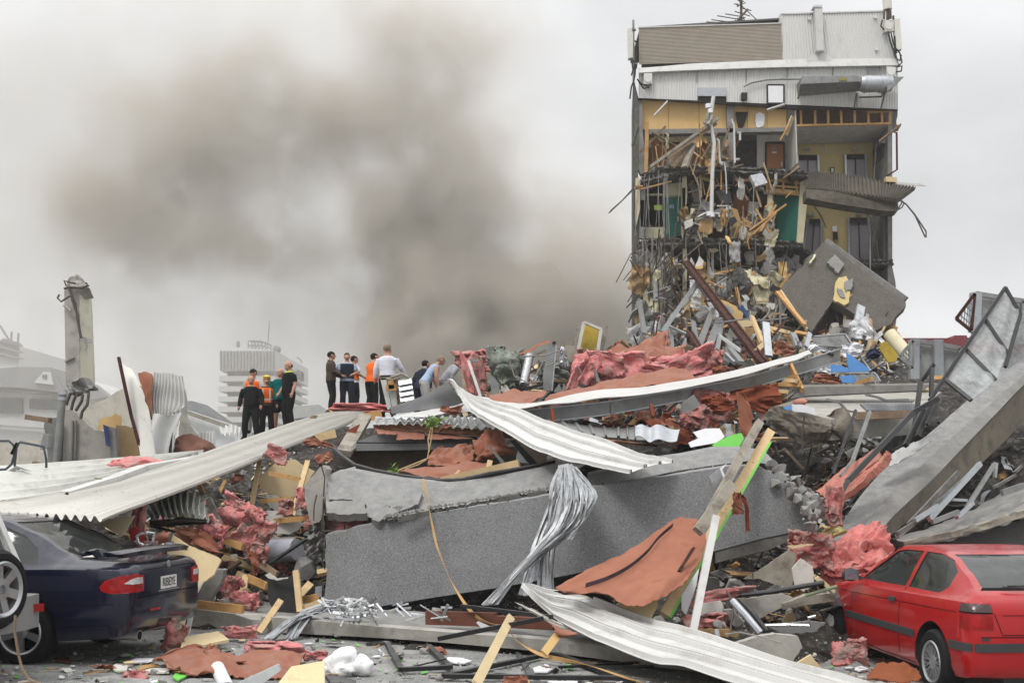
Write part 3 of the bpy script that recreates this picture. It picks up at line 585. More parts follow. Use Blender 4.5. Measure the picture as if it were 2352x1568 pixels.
# air duct
du = thing('air_duct','long galvanised air duct slung across the right of the tower','air duct',P(*Z1((1680,580))[0],48.4))
mb = MB(); A = D(Z1((1350,525),(1740,520),(1748,560),(1338,578)),47.9); B = D(Z1((1372,525),(1735,522),(1745,615),(1318,662)),48.9)
mb.add(A + [A[0] + Vector((0,1,0)),A[1] + Vector((0,1,0)),P(*Z1((1745,628))[0],48.9),P(*Z1((1318,660))[0],48.9)],[[0,1,2,3],[3,2,6,7],[4,7,6,5],[0,4,5,1],[1,5,6,2],[0,3,7,4]]); part('rectangular_duct',mb,galv_dull,du,smooth=False)
mb = MB(); a = P(*Z1((1745,575))[0],48.3); b = P(*Z1((1780,578))[0],48.3); c_ = P(*Z1((1960,576))[0],48.3)
mb.tube([a,b,c_],[.30,.36,.34],20); mb.sm = True; part('round_duct',mb,galv,du)
mb = MB(); mb.poly(D(Z1((1930,530),(2050,528),(1935,628)),48.0),.8); part('duct_mouth',mb,galv_dull,du)
mb = MB(); mb.box(P(*Z1((1632,546))[0],47.88),.33,.04,.12); part('nameplate',mb,M('ochre',(.25,.22,.05),.7),du)
for x in (1780,1885):
    mb = MB(); mb.tube([P(*Z1((x,578))[0],48.3) + Vector((-.03,0,0)),P(*Z1((x,578))[0],48.3) + Vector((.03,0,0))],.38,20); mb.sm = True; part('duct_flange',mb,galv,du)
for a,b in (((1750,628),(1930,625)),((1740,670),(1895,665)),((1725,640),(1705,745)),((1915,640),(1890,752)),((1345,600),(1320,680))):
    mb = MB(); mb.bar(P(*Z1(a)[0],48.4),P(*Z1(b)[0],48.5),.06,.06); part('bracket',mb,white_metal if a[0] == 1750 else rebar,du)
# roof aerial
ae = thing('roof_aerial','tall television aerial with thin cross rods on the tower roof','aerial',P(*Z1((930,165))[0],50.5))
mb = MB(); mb.tube(D(Z1((930,-20),(931,165)),50.5),.06); part('mast',mb,rebar,ae)
mb = MB(); mb.tube(D(Z1((885,165),(975,65)),50.4),.05); mb.tube(D(Z1((932,40),(1060,160)),50.4),.02); mb.tube(D(Z1((690,152),(880,160)),50.4),.02); part('boom',mb,rebar,ae)
for a,b in (((765,110),(900,132)),((820,97),(930,115)),((725,137),(890,158)),((900,150),(960,120)),((905,125),(955,150)),((885,80),(990,112)),((880,28),(935,40)),((900,45),(960,20)),((905,5),(950,12)),((940,60),(1000,75))):
    mb = MB(); mb.tube(D(Z1(a,b),50.4),.022); part('element',mb,rebar,ae)
for i,(x,y) in enumerate(((902,38),(928,30),(918,12),(945,130),(905,140),(890,150))): mb = MB(); mb.tube(D(Z1((x,y - 12),(x + 6,y + 12)),50.4),.03); part('element',mb,rebar,ae)
# mobile phone panels
la = thing('panel_antenna','tall beige panel antenna on the left edge of the tower','antenna',P(*Z1((170,560))[0],48.9))
mb = MB(); mb.poly(D(Z1((152,196),(180,192),(188,205),(186,405),(155,402)),48.8),.25); part('antenna_panel',mb,cream_metal,la)
mb = MB(); mb.tube(D(Z1((189,140),(191,560)),48.9),.05); part('mast',mb,galv_dull,la)
mb = MB(); mb.bar(P(*Z1((165,408))[0],48.8),P(*Z1((190,408))[0],48.8),.1,.1); mb.bar(P(*Z1((180,208))[0],48.8),P(*Z1((206,208))[0],48.8),.08,.08); part('bracket',mb,rebar,la)
ra = thing('panel_antenna','leaning beige panel antenna on the right edge of the tower','antenna',P(*Z1((1990,420))[0],48.9))
mb = MB(); mb.poly(D(Z1((1983,132),(2020,128),(2036,335),(2000,345),(1992,330)),48.7),.22); part('antenna_panel',mb,cream_metal,ra)
mb = MB(); mb.tube(D(Z1((1975,110),(1990,380),(2010,460)),48.9),.05); part('mast',mb,rebar,ra)
dr = thing('radio_unit','white drum shaped radio unit at the top right corner','radio unit',P(*Z1((1935,130))[0],48.9))
mb = MB(); mb.tube([P(*Z1((1930,-20))[0],48.9),P(*Z1((1936,68))[0],48.9)],.19,16); mb.sm = True; part('housing',mb,cream_metal,dr)
mb = MB(); mb.tube([P(*Z1((1938,68))[0],48.9),P(*Z1((1938,135))[0],48.9)],.08,10); mb.tube(D(Z1((1915,70),(1912,130)),48.7),.05); mb.tube(D(Z1((1955,70),(1958,130)),48.7),.05); part('neck',mb,rebar,dr)
for lab,pts in (('grey square equipment box under the drum shaped radio unit',((1912,142),(1978,138),(1980,212),(1914,218))),('pale equipment box low on the left of the grey cladding',((262,505),(318,503),(320,576),(262,578))),('pale equipment box beside the open end of the duct',((1930,458),(1992,462),(1994,524),(1932,524)))):
    mb = MB(); mb.poly(D(Z1(*pts),48.75),.28); o = one('equipment_box',lab,'equipment box',mb,cream_metal)
    c_ = D(Z1((sum(p[0] for p in pts) / 4,sum(p[1] for p in pts) / 4)),48.74)[0]
    mb = MB(); mb.lathe([(.17,-.02),(.17,.02)],20,Matrix.Translation(c_) @ Matrix.Rotation(math.pi / 2,4,'X')); part('cover_disc',mb,clad,o)
cab = [Z1((200,280),(212,300),(205,420),(190,470),(175,520)),Z1((185,420),(215,430),(210,470),(185,480),(180,430)),Z1((205,440),(200,520),(190,560),(175,600),(165,680)),Z1((215,545),(250,580),(290,590),(310,575)),Z1((225,560),(260,610),(300,600)),
       Z1((1940,220),(1955,290),(1980,350),(1995,400),(2020,420),(2030,380)),Z1((1900,140),(1890,180),(1915,210)),Z1((1960,230),(1975,300),(2000,365),(2025,345)),Z1((2005,460),(2035,455),(2030,490),(1995,495)),Z1((1985,250),(1990,330),(2020,365),(2035,430),(2015,450))]
for c in cab: tub('cable','thin black cable looping beside the rooftop antennas','cable',c,48.7,.035,black_frame,'cables by the rooftop antennas')
tub('conduit','thin bent conduit running along the cladding to the duct','pipe',Z1((948,595),(1000,570),(1100,550),(1200,545),(1350,545)),48.85,.04,galv_dull)
mb = MB(); mb.box(P(*Z1((950,665))[0],48.85),.25,.2,.3); one('wall_lamp','small dark lamp on the cladding below the conduit','lamp',mb,black_frame)
# window frame remnant, struts
tub('window_remnant','thin brown bent frame sticking out on the right of the tower','window frame',Z1((1980,908),(1998,912),(2001,1165),(1925,1215)),49,.045,rust)
for lab,a,b,w_,m_ in (('white strip hanging on the tan boards',(425,695),(332,795),.09,white_metal),('white strip leaning from the hatch',(1228,718),(1108,756),.17,white_metal),('splintered dark beam at the right corner under the studs',(2025,860),(1875,975),.35,timber_old),('short dark timber sticking out at the right edge',(2010,860),(1990,900),.2,timber_old),
      ('dark board pointing left off the tower edge',(222,872),(182,1005),.12,concrete_dark),('orange post standing by the left pier',(283,830),(276,1185),.16,timber),('broken orange plank leaning at the partition',(1285,800),(1235,925),.3,timber_pale),('short splintered plank at the partition',(1255,870),(1200,965),.12,timber),
      ('splintered plank across the slab end',(1335,1150),(1220,1225),.2,timber_old),('brown plank under the slab end at the left pier',(235,1275),(215,1300),.3,timber),('thin plank along the broken slab, left side',(240,1300),(450,1248),.1,timber)):
    mb = MB(); mb.bar(P(*Z1(a)[0],48.2),P(*Z1(b)[0],48.4),w_,.06); one('broken_board',lab,'board',mb,m_)
# fallen stair stringer / roof truss
ts = thing('fallen_truss','long timber truss leaning diagonally across the upper room','truss',P(*Z1((290,1160))[0],47.6))
for a,b,w_,m_ in (((770,815),(300,1150),.3,timber_grey),((760,850),(420,1090),.12,timber_old),((600,990),(540,1150),.3,timber_grey),((560,1010),(460,1150),.1,timber_old),((735,810),(700,860),.15,timber_grey)):
    mb = MB(); mb.bar(P(*Z1(a)[0],47.9),P(*Z1(b)[0],47.5),w_,.12); part('truss_member',mb,m_,ts)
mb = MB(); mb.poly(D(Z1((600,990),(585,1140),(450,1145),(420,1095)),48.2),.04); part('sheathing',mb,timber_old,ts)
pp = thing('soil_pipe','white vertical drain pipe standing through the upper and middle rooms','pipe',P(*Z1((728,1500))[0],47.8))
mb = MB(); mb.tube(D(Z1((740,665),(722,780),(718,850),(745,980),(733,1150),(725,1490)),47.8),.085,12); mb.sm = True; part('pipe',mb,white_metal,pp)
for x,y in ((703,730),(717,765),(706,1470),(728,1478)):
    mb = MB(); mb.tube(D(Z1((x,y - 14),(x + 1,y + 14)),47.7),.12,12); mb.sm = True; part('pipe_collar',mb,white,pp)
mb = MB(); mb.tube(D(Z1((712,745),(690,840),(675,850)),47.7),.08,8); part('branch_pipe',mb,timber_grey,pp)
for lab,q,r in (('white waste pipes beside the drain pipe in the upper room',((760,955),(775,965),(780,1080),(785,1120),(800,1130)),.05),('thin white pipe curving out over the broken slab',((785,1110),(815,1120),(825,1200),(830,1330)),.03),('white bent pipe in the middle room',((762,1415),(830,1415),(832,1490)),.035),('white pipe elbow at the foot of the drain pipe',((735,1465),(775,1468),(780,1490)),.05),('white pipe in front of the dark column',((862,820),(880,860),(886,1120)),.045),('hanging white pipe end over the dark doorway',((905,915),(922,910),(922,965)),.05)):
    tub('waste_pipe',lab,'pipe',Z1(*q),48.0,r,white_metal,n=8)
mb = MB(); mb.poly(D(Z1((992,1205),(1075,1188),(1112,1255),(1030,1282)),47.4),.35); one('metal_cabinet','tilted silver metal box hanging below the broken slab','cabinet',mb,foil)
mb = MB(); mb.poly(D(Z1((838,1506),(885,1486),(905,1520),(862,1552)),47.6),.1); one('dark_board','small black tilted panel among the middle room wreckage','panel',mb,black_frame)
mb = MB(); mb.poly(D(Z1((540,1520),(596,1500),(600,1545),(545,1575)),47.7),.05); one('plaster_board','pale square sheet lying by the green door post','sheet',mb,plaster)
mb = MB(); mb.poly(D(rough(Z1((645,1500),(735,1502),(730,1590),(700,1610),(640,1590)),2,6,2),47.8),.06); one('brown_board','brown torn panel under the drain pipe','panel',mb,brown_board)
mb = MB(); mb.patch([D(Z2((815,235),(850,250)),47.4),D(Z2((830,280),(865,285)),47.2),D(Z2((840,305),(885,328)),47.3)],nu=6,nv=8,th=.03,rag=.1); one('torn_board','curled tan board hanging over the lower broken slab','board',mb,board_tan)
mb = MB(); mb.poly(D(rough(Z2((640,130),(735,125),(735,225),(640,210)),2,6,3),48.4),.05); one('brown_board','brown sheet beside the drain pipe foot','panel',mb,brown_board)
for i,(a,b) in enumerate((((985,210),(1240,30)),((1010,235),(1170,90)),((1165,35),(1060,215)),((1030,60),(1125,220)),((1090,50),(1150,15)))):
    mb = MB(); mb.bar(P(*Z2(a)[0],47.0),P(*Z2(b)[0],46.6 + i * .1),.16,.07); one('loose_stud','orange timber length crossing in front of the middle room wall','timber',mb,timber,'crossed timbers in the middle room')
# great fallen wall panel
fp = thing('fallen_wall','big tilted slab of grey concrete wall resting against the tower foot','concrete panel',P(*Z2((1500,900))[0],45.5))
mb = MB(); mb.poly([P(*p,46.2 + (p[1] - 560) * .012 * -1) for p in rough(Z2((1500,282),(1650,395),(1900,590),(2060,700),(2062,730),(1990,800),(1960,850),(1820,905),(1720,790),(1560,690),(1410,905),(1300,760),(1190,620),(1260,540),(1400,400)),1.5,9,3,skip=(0,1,2,3))],.35); part('panel',mb,fallen_face,fp)
mb = MB(); mb.poly([P(*p,46.4) for p in Z2((1560,690),(1700,780),(1740,905),(1680,935),(1420,915),(1480,800))],.3); part('lower_piece',mb,fallen_face,fp)
mb = MB(); mb.poly([P(*p,46.02 - (p[1] - 560) * .012) for p in rough(Z2((1600,530),(1650,520),(1672,560),(1672,700),(1640,720),(1562,680),(1575,580)),2.5,7,5)],.1); part('paint_patch',mb,yellow_wall,fp)
for q in (((1520,430),(1570,370),(1640,440),(1600,500)),((1395,430),(1430,370),(1445,372),(1410,430)),((1640,560),(1700,530),(1690,600),(1650,630)),((1590,600),(1620,610),(1645,670),(1610,660))):
    mb = MB(); mb.poly([P(*p,45.95 - (p[1] - 560) * .012) for p in rough(Z2(*q),2,5,q[0][0])],.12); part('spalled_edge',mb,cream_wall if q[0][0] == 1395 else concrete,fp)
mb = MB(); mb.bar(P(*Z2((1508,290))[0],45.9 + 1),P(*Z2((2055,690))[0],44.9),.25,.35); part('panel_rim',mb,concrete,fp)
mb = MB(); mb.patch([D(Z2((1590,690),(1660,740),(1735,800)),46.1),D(Z2((1560,730),(1640,790),(1720,850)),46.0)],nu=16,nv=5,f=lambda u,v: .25 * noise.noise(Vector((u * 12,v * 6,3))),th=.2); part('broken_edge',mb,concrete_dark,fp)
# big rusty beams
for lab,a,b,w_ in (('long rust-dark steel beam leaning down from the tower wreckage',(545,418,45.5),(1075,1112,33),.22),('shorter rust-dark steel beam leaning beside the pink insulation',(575,905,33),(712,1135,27),.14)):
    p,q = P(*Z2(a[:2])[0],a[2]),P(*Z2(b[:2])[0],b[2]); r = thing('steel_beam',lab,'steel beam',q); u_ = Vector((0,-1,0))
    for k,(of,ww,hh) in enumerate(((.0,w_ * .9,.03),(w_ / 2,.05,w_ * .8),(-w_ / 2,.05,w_ * .8))):
        mb = MB(); s_ = (q - p).normalized().cross(Vector((0,1,0))).normalized(); mb.bar(p + s_ * of,q + s_ * of,ww,hh,u_); part('web' if k == 0 else 'flange',mb,rust,r)
    for t in (.22,.47):
        mb = MB(); c_ = p.lerp(q,t); mb.bar(c_,c_ + s_ * -.6 * w_ * 3,.08,.06); part('cleat',mb,rust,r)
# hanging wires and reinforcement
R = random.Random(5)
for i in range(36):
    x = R.choice([R.uniform(215,560),R.uniform(215,420),R.uniform(560,1150)]); up = R.random() < .5; y0 = R.uniform(1170,1270) if up else R.uniform(1540 + 0,1680); L = R.uniform(150,420); sw = R.uniform(-25,25)
    q = [Z1((x + sw * t + R.uniform(-3,3),y0 + L * t))[0] for t in (0,.3,.6,1)]
    tub('hanging_wire','thin grey wire hanging down the torn front of the tower','wire',q,R.uniform(46.8,48.2),R.choice([.01,.014,.02]),wire_grey,'wires hanging in front of the tower rooms')
for q in (((205,1275),(120,1370),(20,1465)),((200,1290),(110,1380),(30,1450))): tub('reinforcing_bar','bent reinforcing bar springing out left of the tower','reinforcing bar',Z1(*q),48.5,.03,rebar,'reinforcing bars springing out left of the tower')
for q in (((210,350),(170,370),(130,450),(70,565)),((200,450),(160,500),(120,550)),((205,480),(165,530),(140,560)),((208,560),(190,562),(170,580))): tub('reinforcing_bar','bent reinforcing bar springing out left of the tower','reinforcing bar',Z2(*q),48.5,.025,rebar,'reinforcing bars springing out left of the tower')
for q in (((2012,1370),(2060,1400),(2120,1470),(2200,1590),(2200,1632)),((2015,1372),(2065,1405),(2125,1480),(2195,1630)),((2010,1440),(2035,1425),(2050,1395)),((2010,1432),(2030,1400),(2040,1380))): tub('reinforcing_bar','bent reinforcing bar drooping from the hanging deck','reinforcing bar',Z1(*q),47.5,.03,rebar,'reinforcing bars drooping from the hanging deck')
for lab,z,q in (('long pale cable hanging over the fallen wall panel',Z2,((1790,60),(1815,250),(1818,600),(1822,740))),('dark cable hanging at the upper lobby wall',Z1,((1858,985),(1848,1130),(1842,1235))),('loose dark strip hanging in the upper lobby',Z1,((1498,990),(1518,1050))),('dark rod leaning at the lower lobby',Z2,((1855,260),(1885,480))),('dark cable trailing across the lower lobby',Z2,((1740,20),(1820,120),(1840,280))),('grey cable across the left of the lower lobby',Z2,((1410,10),(1480,110),(1515,190)))):
    tub('loose_cable',lab,'cable',z(*q),47.9 if z is Z2 and q[0][0] == 1790 else 50.2,.03,wire_grey)
# hanging fabric and torn panels lower left, filler wreckage in the rooms
for i,(q,m_,lab) in enumerate(((((250,395),(300,420),(270,560),(255,780),(330,820)),cream_wall,'long shredded cream wall lining at the tower foot, leftmost strip'),)):
    pass
def strip(name,label,cat,z,L,Rr,Y,m_,seed=0,amp=.12,th=.02,group=None,nu=8,nv=16,rag=.06):
    mb = MB(); n = len(L); mb.patch([[P(*z(L[i])[0],Y),P(*z(((L[i][0] + Rr[i][0]) / 2,(L[i][1] + Rr[i][1]) / 2))[0],Y - amp),P(*z(Rr[i])[0],Y + .1)] for i in range(n)],nu=nu,nv=nv,f=lambda u,v: amp * noise.noise(Vector((u * 3,v * 6,seed))),th=th,rag=rag,seed=seed)
    return one(name,label,cat,mb,m_,group)
strip('wall_lining','shredded cream wall lining hanging at the tower foot, left piece','wall lining',Z2,[(250,395),(275,470),(255,650),(268,720)],[(300,430),(318,480),(310,640),(330,740)],47.6,cream_wall,1)
strip('wall_lining','shredded cream wall lining with grey squares at the tower foot, right piece','wall lining',Z2,[(318,470),(322,560),(300,700),(290,810)],[(385,480),(400,580),(405,740),(372,820)],47.4,cream_wall,2)
strip('grey_square','grey square torn lining between the cream strips','wall lining',Z2,[(325,550),(320,690)],[(372,552),(400,700)],47.25,grey_panel,3,.03)
strip('white_sheet','bright white sheet behind the leaning rusty beam, upper','sheet',Z2,[(572,520),(578,640)],[(612,530),(640,650)],44.5,white,4,.05)
strip('white_sheet','bright white sheet behind the leaning rusty beam, middle','sheet',Z2,[(690,655),(705,750)],[(735,665),(745,760)],42,white,5,.05)
strip('white_sheet','bright white sheet behind the leaning rusty beam, lowest','sheet',Z2,[(742,755),(750,815)],[(775,750),(778,812)],41,white,6,.05)
strip('grey_lining','grey crumpled sheet left of the leaning rusty beam','sheet',Z2,[(585,600),(580,740)],[(660,610),(655,750)],45,plaster,7,.1)
# ================================================================ concrete
def ridge(seed,s1=7,s2=20): return lambda u,v: .05 * noise.noise(Vector((u * s1,v * 4,seed))) + .03 * noise.noise(Vector((u * s2,v * 9,seed)))
# front spandrel panel (lower face)
sp_ = thing('spandrel_panel','huge cracked grey concrete panel lying across the middle of the rubble','concrete panel',P(1250,1390,15))
_sp = PL(14.7,-.04,.12)
def spY(x,y=1250): return _sp(x,y)
top = Z6((62,492),(120,470),(200,462),(260,435),(350,420),(430,400),(480,398),(600,370),(900,325),(1300,262),(1640,210),(1870,165),(2100,128),(2352,95)) + [(1600,1082),(1680,1070),(1733,1068)]
rt = Z7((560,30),(640,75),(700,115),(740,190),(770,240),(800,290),(825,370),(860,450))
bot = Z7((560,510),(230,598)) + Z6((2200,690),(1900,730),(1610,785),(1250,850),(800,918),(400,985),(200,960),(55,930)); lf = Z6((75,750),(60,640),(70,560))
q = rough(top,1.2,12,1,skip=(len(top) - 1,)) + rt + bot + lf
mb = MB(); mb.poly([P(x,y,spY(x,y)) for x,y in q],.22,(.05,1,.12)); part('lower_face',mb,aggregate,sp_)
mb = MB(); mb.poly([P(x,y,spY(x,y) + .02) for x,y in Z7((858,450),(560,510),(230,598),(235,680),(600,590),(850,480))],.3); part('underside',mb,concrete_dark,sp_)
_up = PL(13.1,-.04,1.35)
def upY(x,y): return _up(x,y)
up1 = Z5((55,1040),(80,1100),(150,1070),(250,1060),(400,1090),(600,1125),(900,1150),(1200,1100),(1540,1040),(1640,1010),(1645,1190))
cr = Z5((1560,1205),(1450,1225),(1300,1255),(1150,1280),(1000,1305),(880,1320),(760,1345),(620,1375),(520,1395),(440,1410),(400,1385),(300,1370),(180,1355),(70,1350))
mb = MB(); mb.poly([P(x,y,upY(x,y)) for x,y in up1 + rough(cr,1.5,8,2,skip=(len(cr) - 1,))],.2,(.05,1,.2)); part('upper_face',mb,aggregate_top,sp_)
up2 = Z5((1860,1160),(1870,1090),(2000,1060),(2352,975)) + [(1566,1045),(1640,1030),(1715,1030),(1760,1040),(1790,1070)] + [(1720,1058),(1640,1068),(1566,1079),(1500,1092),(1430,1106)]
mb = MB(); mb.poly([P(x,y,upY(x,y) - .25) for x,y in up2],.2,(.05,1,.2)); part('upper_face',mb,aggregate_top,sp_)
mb = MB(); mb.poly([P(x,y,16.2) for x,y in Z5((55,1400),(1640,1180),(1900,1140),(2352,1000),(2352,1500),(55,1600))],.1); part('core',mb,concrete_dark,sp_)
# ragged lips along the crack
mb = MB(); L = Z5((470,1395),(640,1362),(860,1318),(1100,1280),(1300,1248),(1450,1222),(1600,1200))
mb.patch([[P(x,y - 7,upY(x,y) - .08) for x,y in L],[P(x,y - 1,upY(x,y) - .2) for x,y in L],[P(x,y + 2,upY(x,y) - .02) for x,y in L]],nu=120,nv=6,f=lambda u,v: .035 * noise.noise(Vector((u * 60,v * 5,1))) + .03 * noise.noise(Vector((u * 140,v * 9,4))),th=.05,rag=.03); part('crack_lip',mb,concrete,sp_)
for a,b,c_ in (((1452,1232),(1580,1212),5),((1250,1262),(1400,1240),4),((560,1395),(780,1350),3)):
    mb = MB(); p,q_ = Z5(a)[0],Z5(b)[0]; mb.bar(P(*p,upY(*p) - .26),P(*q_,upY(*q_) - .26),.05,.07); part('crack_shard',mb,concrete_dark,sp_)
for i,q in enumerate((((70,1275),(150,1265),(255,1268),(330,1300),(350,1350),(200,1360),(75,1350)),((510,1310),(620,1300),(560,1345),(480,1380),(430,1410),(380,1390)),((80,1130),(180,1170),(250,1260),(90,1255)),((500,1300),(640,1265),(730,1210),(700,1290),(560,1340)))):
    mb = MB(); mb.poly([P(x,y,upY(x,y) - .12) for x,y in rough(Z5(*q),1.5,7,i)],.12); part('spalled_piece',mb,concrete if i < 2 else aggregate_top,sp_)
for i,(a,b) in enumerate((((45,1365),(420,1388)),((45,1475),(150,1465)),((192,1300),(196,1475)),((340,1290),(338,1440)),((48,1370),(55,1480)),((18,1480),(60,1500)))):
    mb = MB(); p,q_ = Z5(a)[0],Z5(b)[0]; mb.tube([P(*p,15.2),P((p[0] + q_[0]) / 2 + 1,(p[1] + q_[1]) / 2 + 1,15.18),P(*q_,15.2)],.011); part('reinforcing_bar',mb,rebar,sp_)
for i,x in enumerate((475,615,895,1025,1172,1310,1968)):
    mb = MB(); y = 1390 - (x - 475) * .165 if x < 1900 else 1165; mb.tube([P(*Z5((x,y - 22))[0],15),P(*Z5((x + 4,y + 12))[0],14.95),P(*Z5((x + 12,y + 40 if x > 1900 else y + 14))[0],14.9)],.01); part('reinforcing_bar',mb,rebar,sp_)
for q in (((40,545),(52,580),(60,620)),((42,640),(40,670),(62,725)),((20,470),(40,488),(70,492)),((42,350),(40,420),(45,470))):
    mb = MB(); mb.tube(D(Z6(*q),15.2),.01); part('reinforcing_bar',mb,rebar,sp_)
# broken rock edge on the right of the panel
R = random.Random(3)
# end column lump left of the panel
ec = thing('concrete_lump','upright broken concrete stub at the left end of the cracked panel','concrete',P(725,1290,15.6))
mb = MB(); mb.poly([P(x,y,15.6) for x,y in rough(Z13((640,190),(700,120),(760,50),(790,30),(812,60),(800,110),(820,200),(800,290),(790,360),(800,420),(760,480),(700,500),(680,460),(640,290)),1,8,2)],.5); part('upper_block',mb,concrete_pale,ec)
mb = MB(); mb.patch([[P(*Z13(p)[0],15.7) for p in r_] for r_ in (((680,500),(760,490),(800,470)),((660,640),(740,600),(800,600)),((655,780),(720,700),(805,720)),((700,800),(760,800),(800,800)))],nu=14,nv=22,f=lambda u,v: .12 * noise.noise(Vector((u * 5,v * 8,7))) + .06 * noise.noise(Vector((u * 14,v * 20,7))),th=.3); part('broken_face',mb,concrete,ec)
mb = MB(); mb.rock(P(*Z13((650,850))[0],15.7),.22,5); part('lower_chunk',mb,concrete,ec)
for q in (((790,300),(785,440),(790,540)),((735,265),(715,360),(712,470)),((775,40),(800,130),(790,280))):
    mb = MB(); mb.tube(D(Z13(*q),15.45),.01); part('reinforcing_bar',mb,rebar,ec)
# ledge slab behind
lg = thing('roof_ledge','flat grey concrete ledge behind the black curved tube','concrete slab',P(960,1040,18.5))
mb = MB(); mb.add(D([(820,1008,19.6),(880,996,20.2),(1095,1000,20.2),(1092,1016,19)] + [(817,1017,18.6),(1090,1016,18.6),(1088,1029,18.6),(817,1034,18.6)]),[[0,3,2,1],[0,4,5,3],[4,7,6,5]]); mb2 = MB()
mb2.poly(D([(817,1015),(860,998),(1095,1002),(1092,1017)],18.7),.3,(0,1,-.1)); mb2.poly(D([(816,1018),(1091,1017),(1089,1031),(816,1035)],18.5),.35,(0,1,0)); part('slab',mb2,aggregate_top,lg)
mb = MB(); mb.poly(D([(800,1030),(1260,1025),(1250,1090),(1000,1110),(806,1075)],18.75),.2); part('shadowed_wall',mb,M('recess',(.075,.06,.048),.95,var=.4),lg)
# left column
co = thing('broken_column','snapped cream and grey column propped above its stump by bent bars','column',P(185,900,22))
Yc = 22
a = [P(*p,Yc) for p in Z3((440,250),(462,228),(520,240),(540,235),(545,930),(520,915),(470,925),(452,905))]
mb = MB(); mb.poly(D(rough(Z3((440,262),(450,240),(540,238),(550,905),(520,912),(480,935),(452,905)),.8,12,1,skip=(3,6)),Yc),.45); part('shaft',mb,concrete_pale,co)
mb = MB(); q = Z3((540,238),(610,236),(622,480),(630,700),(638,915),(600,910),(550,905)); mb.poly([P(x,y,Yc + (.02 if i in (0,6,5) else .3)) for i,(x,y) in enumerate(q)],.3,(-.2,1,0)); part('painted_face',mb,M('pale_cream',(.60,.575,.47),.85,var=.08,bump=.15,col2=(.45,.43,.36),c2lo=.55,c2hi=.7),co)
mb = MB(); mb.poly(D(Z3((552,570),(626,590),(628,625),(556,608)),Yc - .02),.02,(0,1,0)); mb.poly(D(rough(Z3((580,610),(600,615),(592,700),(584,690)),1,3,2),Yc - .02),.02,(0,1,0)); part('grey_stain',mb,grey_panel,co)
mb = MB(); mb.patch([D(Z3((455,235),(480,165),(520,150),(560,165),(590,215)),Yc + .05),D(Z3((442,255),(480,245),(520,240),(570,240),(612,240)),Yc)],nu=16,nv=8,f=lambda u,v: .05 * noise.noise(Vector((u * 6,v * 4,2))),th=.3); part('broken_top',mb,concrete_pale,co)
mb = MB(); mb.patch([D(Z3((452,905),(500,915),(560,905),(638,912)),Yc),D(Z3((480,950),(520,960),(590,955),(625,945)),Yc),D(Z3((510,975),(530,985),(550,980),(580,960)),Yc + .1)],nu=16,nv=10,f=lambda u,v: .06 * noise.noise(Vector((u * 6,v * 5,5))),th=.3); part('broken_foot',mb,concrete,co)
mb = MB(); mb.bar(P(*Z3((446,745))[0],Yc - .03),P(*Z3((512,715))[0],Yc - .03),.04,.03); part('timber_strip',mb,timber_grey,co)
for q,r in ((((485,960),(470,1000),(455,1045)),.03),(((520,980),(500,1030),(490,1080)),.03),(((570,970),(560,1020),(520,1085)),.03),(((610,960),(600,1040),(565,1090),(555,1140)),.03),(((440,245),(480,235),(555,240),(610,222),(590,205)),.022),(((455,225),(440,190),(470,200),(520,210)),.018),(((480,240),(500,330),(535,430),(545,520),(558,585)),.026),(((470,240),(520,350),(530,450),(550,550)),.022),(((480,295),(420,335),(395,310),(408,285)),.018),(((440,360),(470,385),(485,402)),.03)):
    mb = MB(); mb.tube(D(Z3(*q),Yc - .12),r); part('reinforcing_bar',mb,rebar if r < .03 or q[0][0] != 440 else concrete_pale,co)
fw = thing('broken_wall','broken grey concrete wall stump below the snapped column','wall',P(180,1080,22.5))
mb = MB(); mb.poly(D(rough(Z3((425,1500),(445,1080),(480,1075),(520,1095),(565,1140),(600,1180),(650,1215),(720,1225),(760,1290),(770,1500)),1.5,9,1,skip=(0,9)),22.6),.3); part('wall',mb,concrete_pale,fw)
mb = MB(); mb.poly(D(rough(Z3((300,1190),(310,1145),(340,1130),(395,1130),(400,1500),(340,1500)),1.2,9,2),22.4),.5); part('pier',mb,concrete,fw)
for x in (500,522):
    mb = MB(); mb.bar(P(*Z3((x,1150))[0],22.55),P(*Z3((x - 8,1500))[0],22.55),.04,.03,(1,0,0)); part('rib',mb,concrete,fw)
def pl(name,label,cat,z,pts,Y,m_,th=.04,rg=0,st=8,group=None,dirn=None,seed=1):
    q = z(*pts) if z else list(pts)
    if rg: q = rough(q,rg,st,seed)
    mb = MB(); mb.poly(D(q,Y) if not callable(Y) else [P(x[0],x[1],Y(x[0],x[1])) for x in q],th,dirn); return one(name,label,cat,mb,m_,group)
pl('tan_board','broken tan board behind the wall stump, upper','board',Z3,((680,1160),(700,1130),(770,1120),(790,1100),(830,1120),(830,1200),(660,1215)),23.2,board_tan,.04,1.5)
pl('tan_board','large brown-tan broken panel right of the wall stump','panel',Z3,((800,1180),(880,1190),(920,1220),(975,1400),(900,1420),(800,1400),(785,1250)),22.9,M('olive_tan',(.33,.24,.13),.9,var=.2),.04,1.5)
pl('grey_post','grey upright post with blue edge by the wall stump','post',Z3,((740,1190),(790,1200),(805,1440),(765,1450)),22.3,concrete,.15)
pl('blue_strip','narrow dark blue strip beside the grey post','strip',Z3,((708,1178),(740,1190),(748,1330),(728,1320)),22.2,M('navy',(.03,.05,.16),.5),.04)
mb = MB(); mb.tube(D(Z3((432,960),(415,1150),(385,1490)),21.6),.07,16); mb.sm = True; fo = one('flue_pipe','grey metal flue pipe with a capped top leaning by the wall stump','pipe',mb,galv_dull)
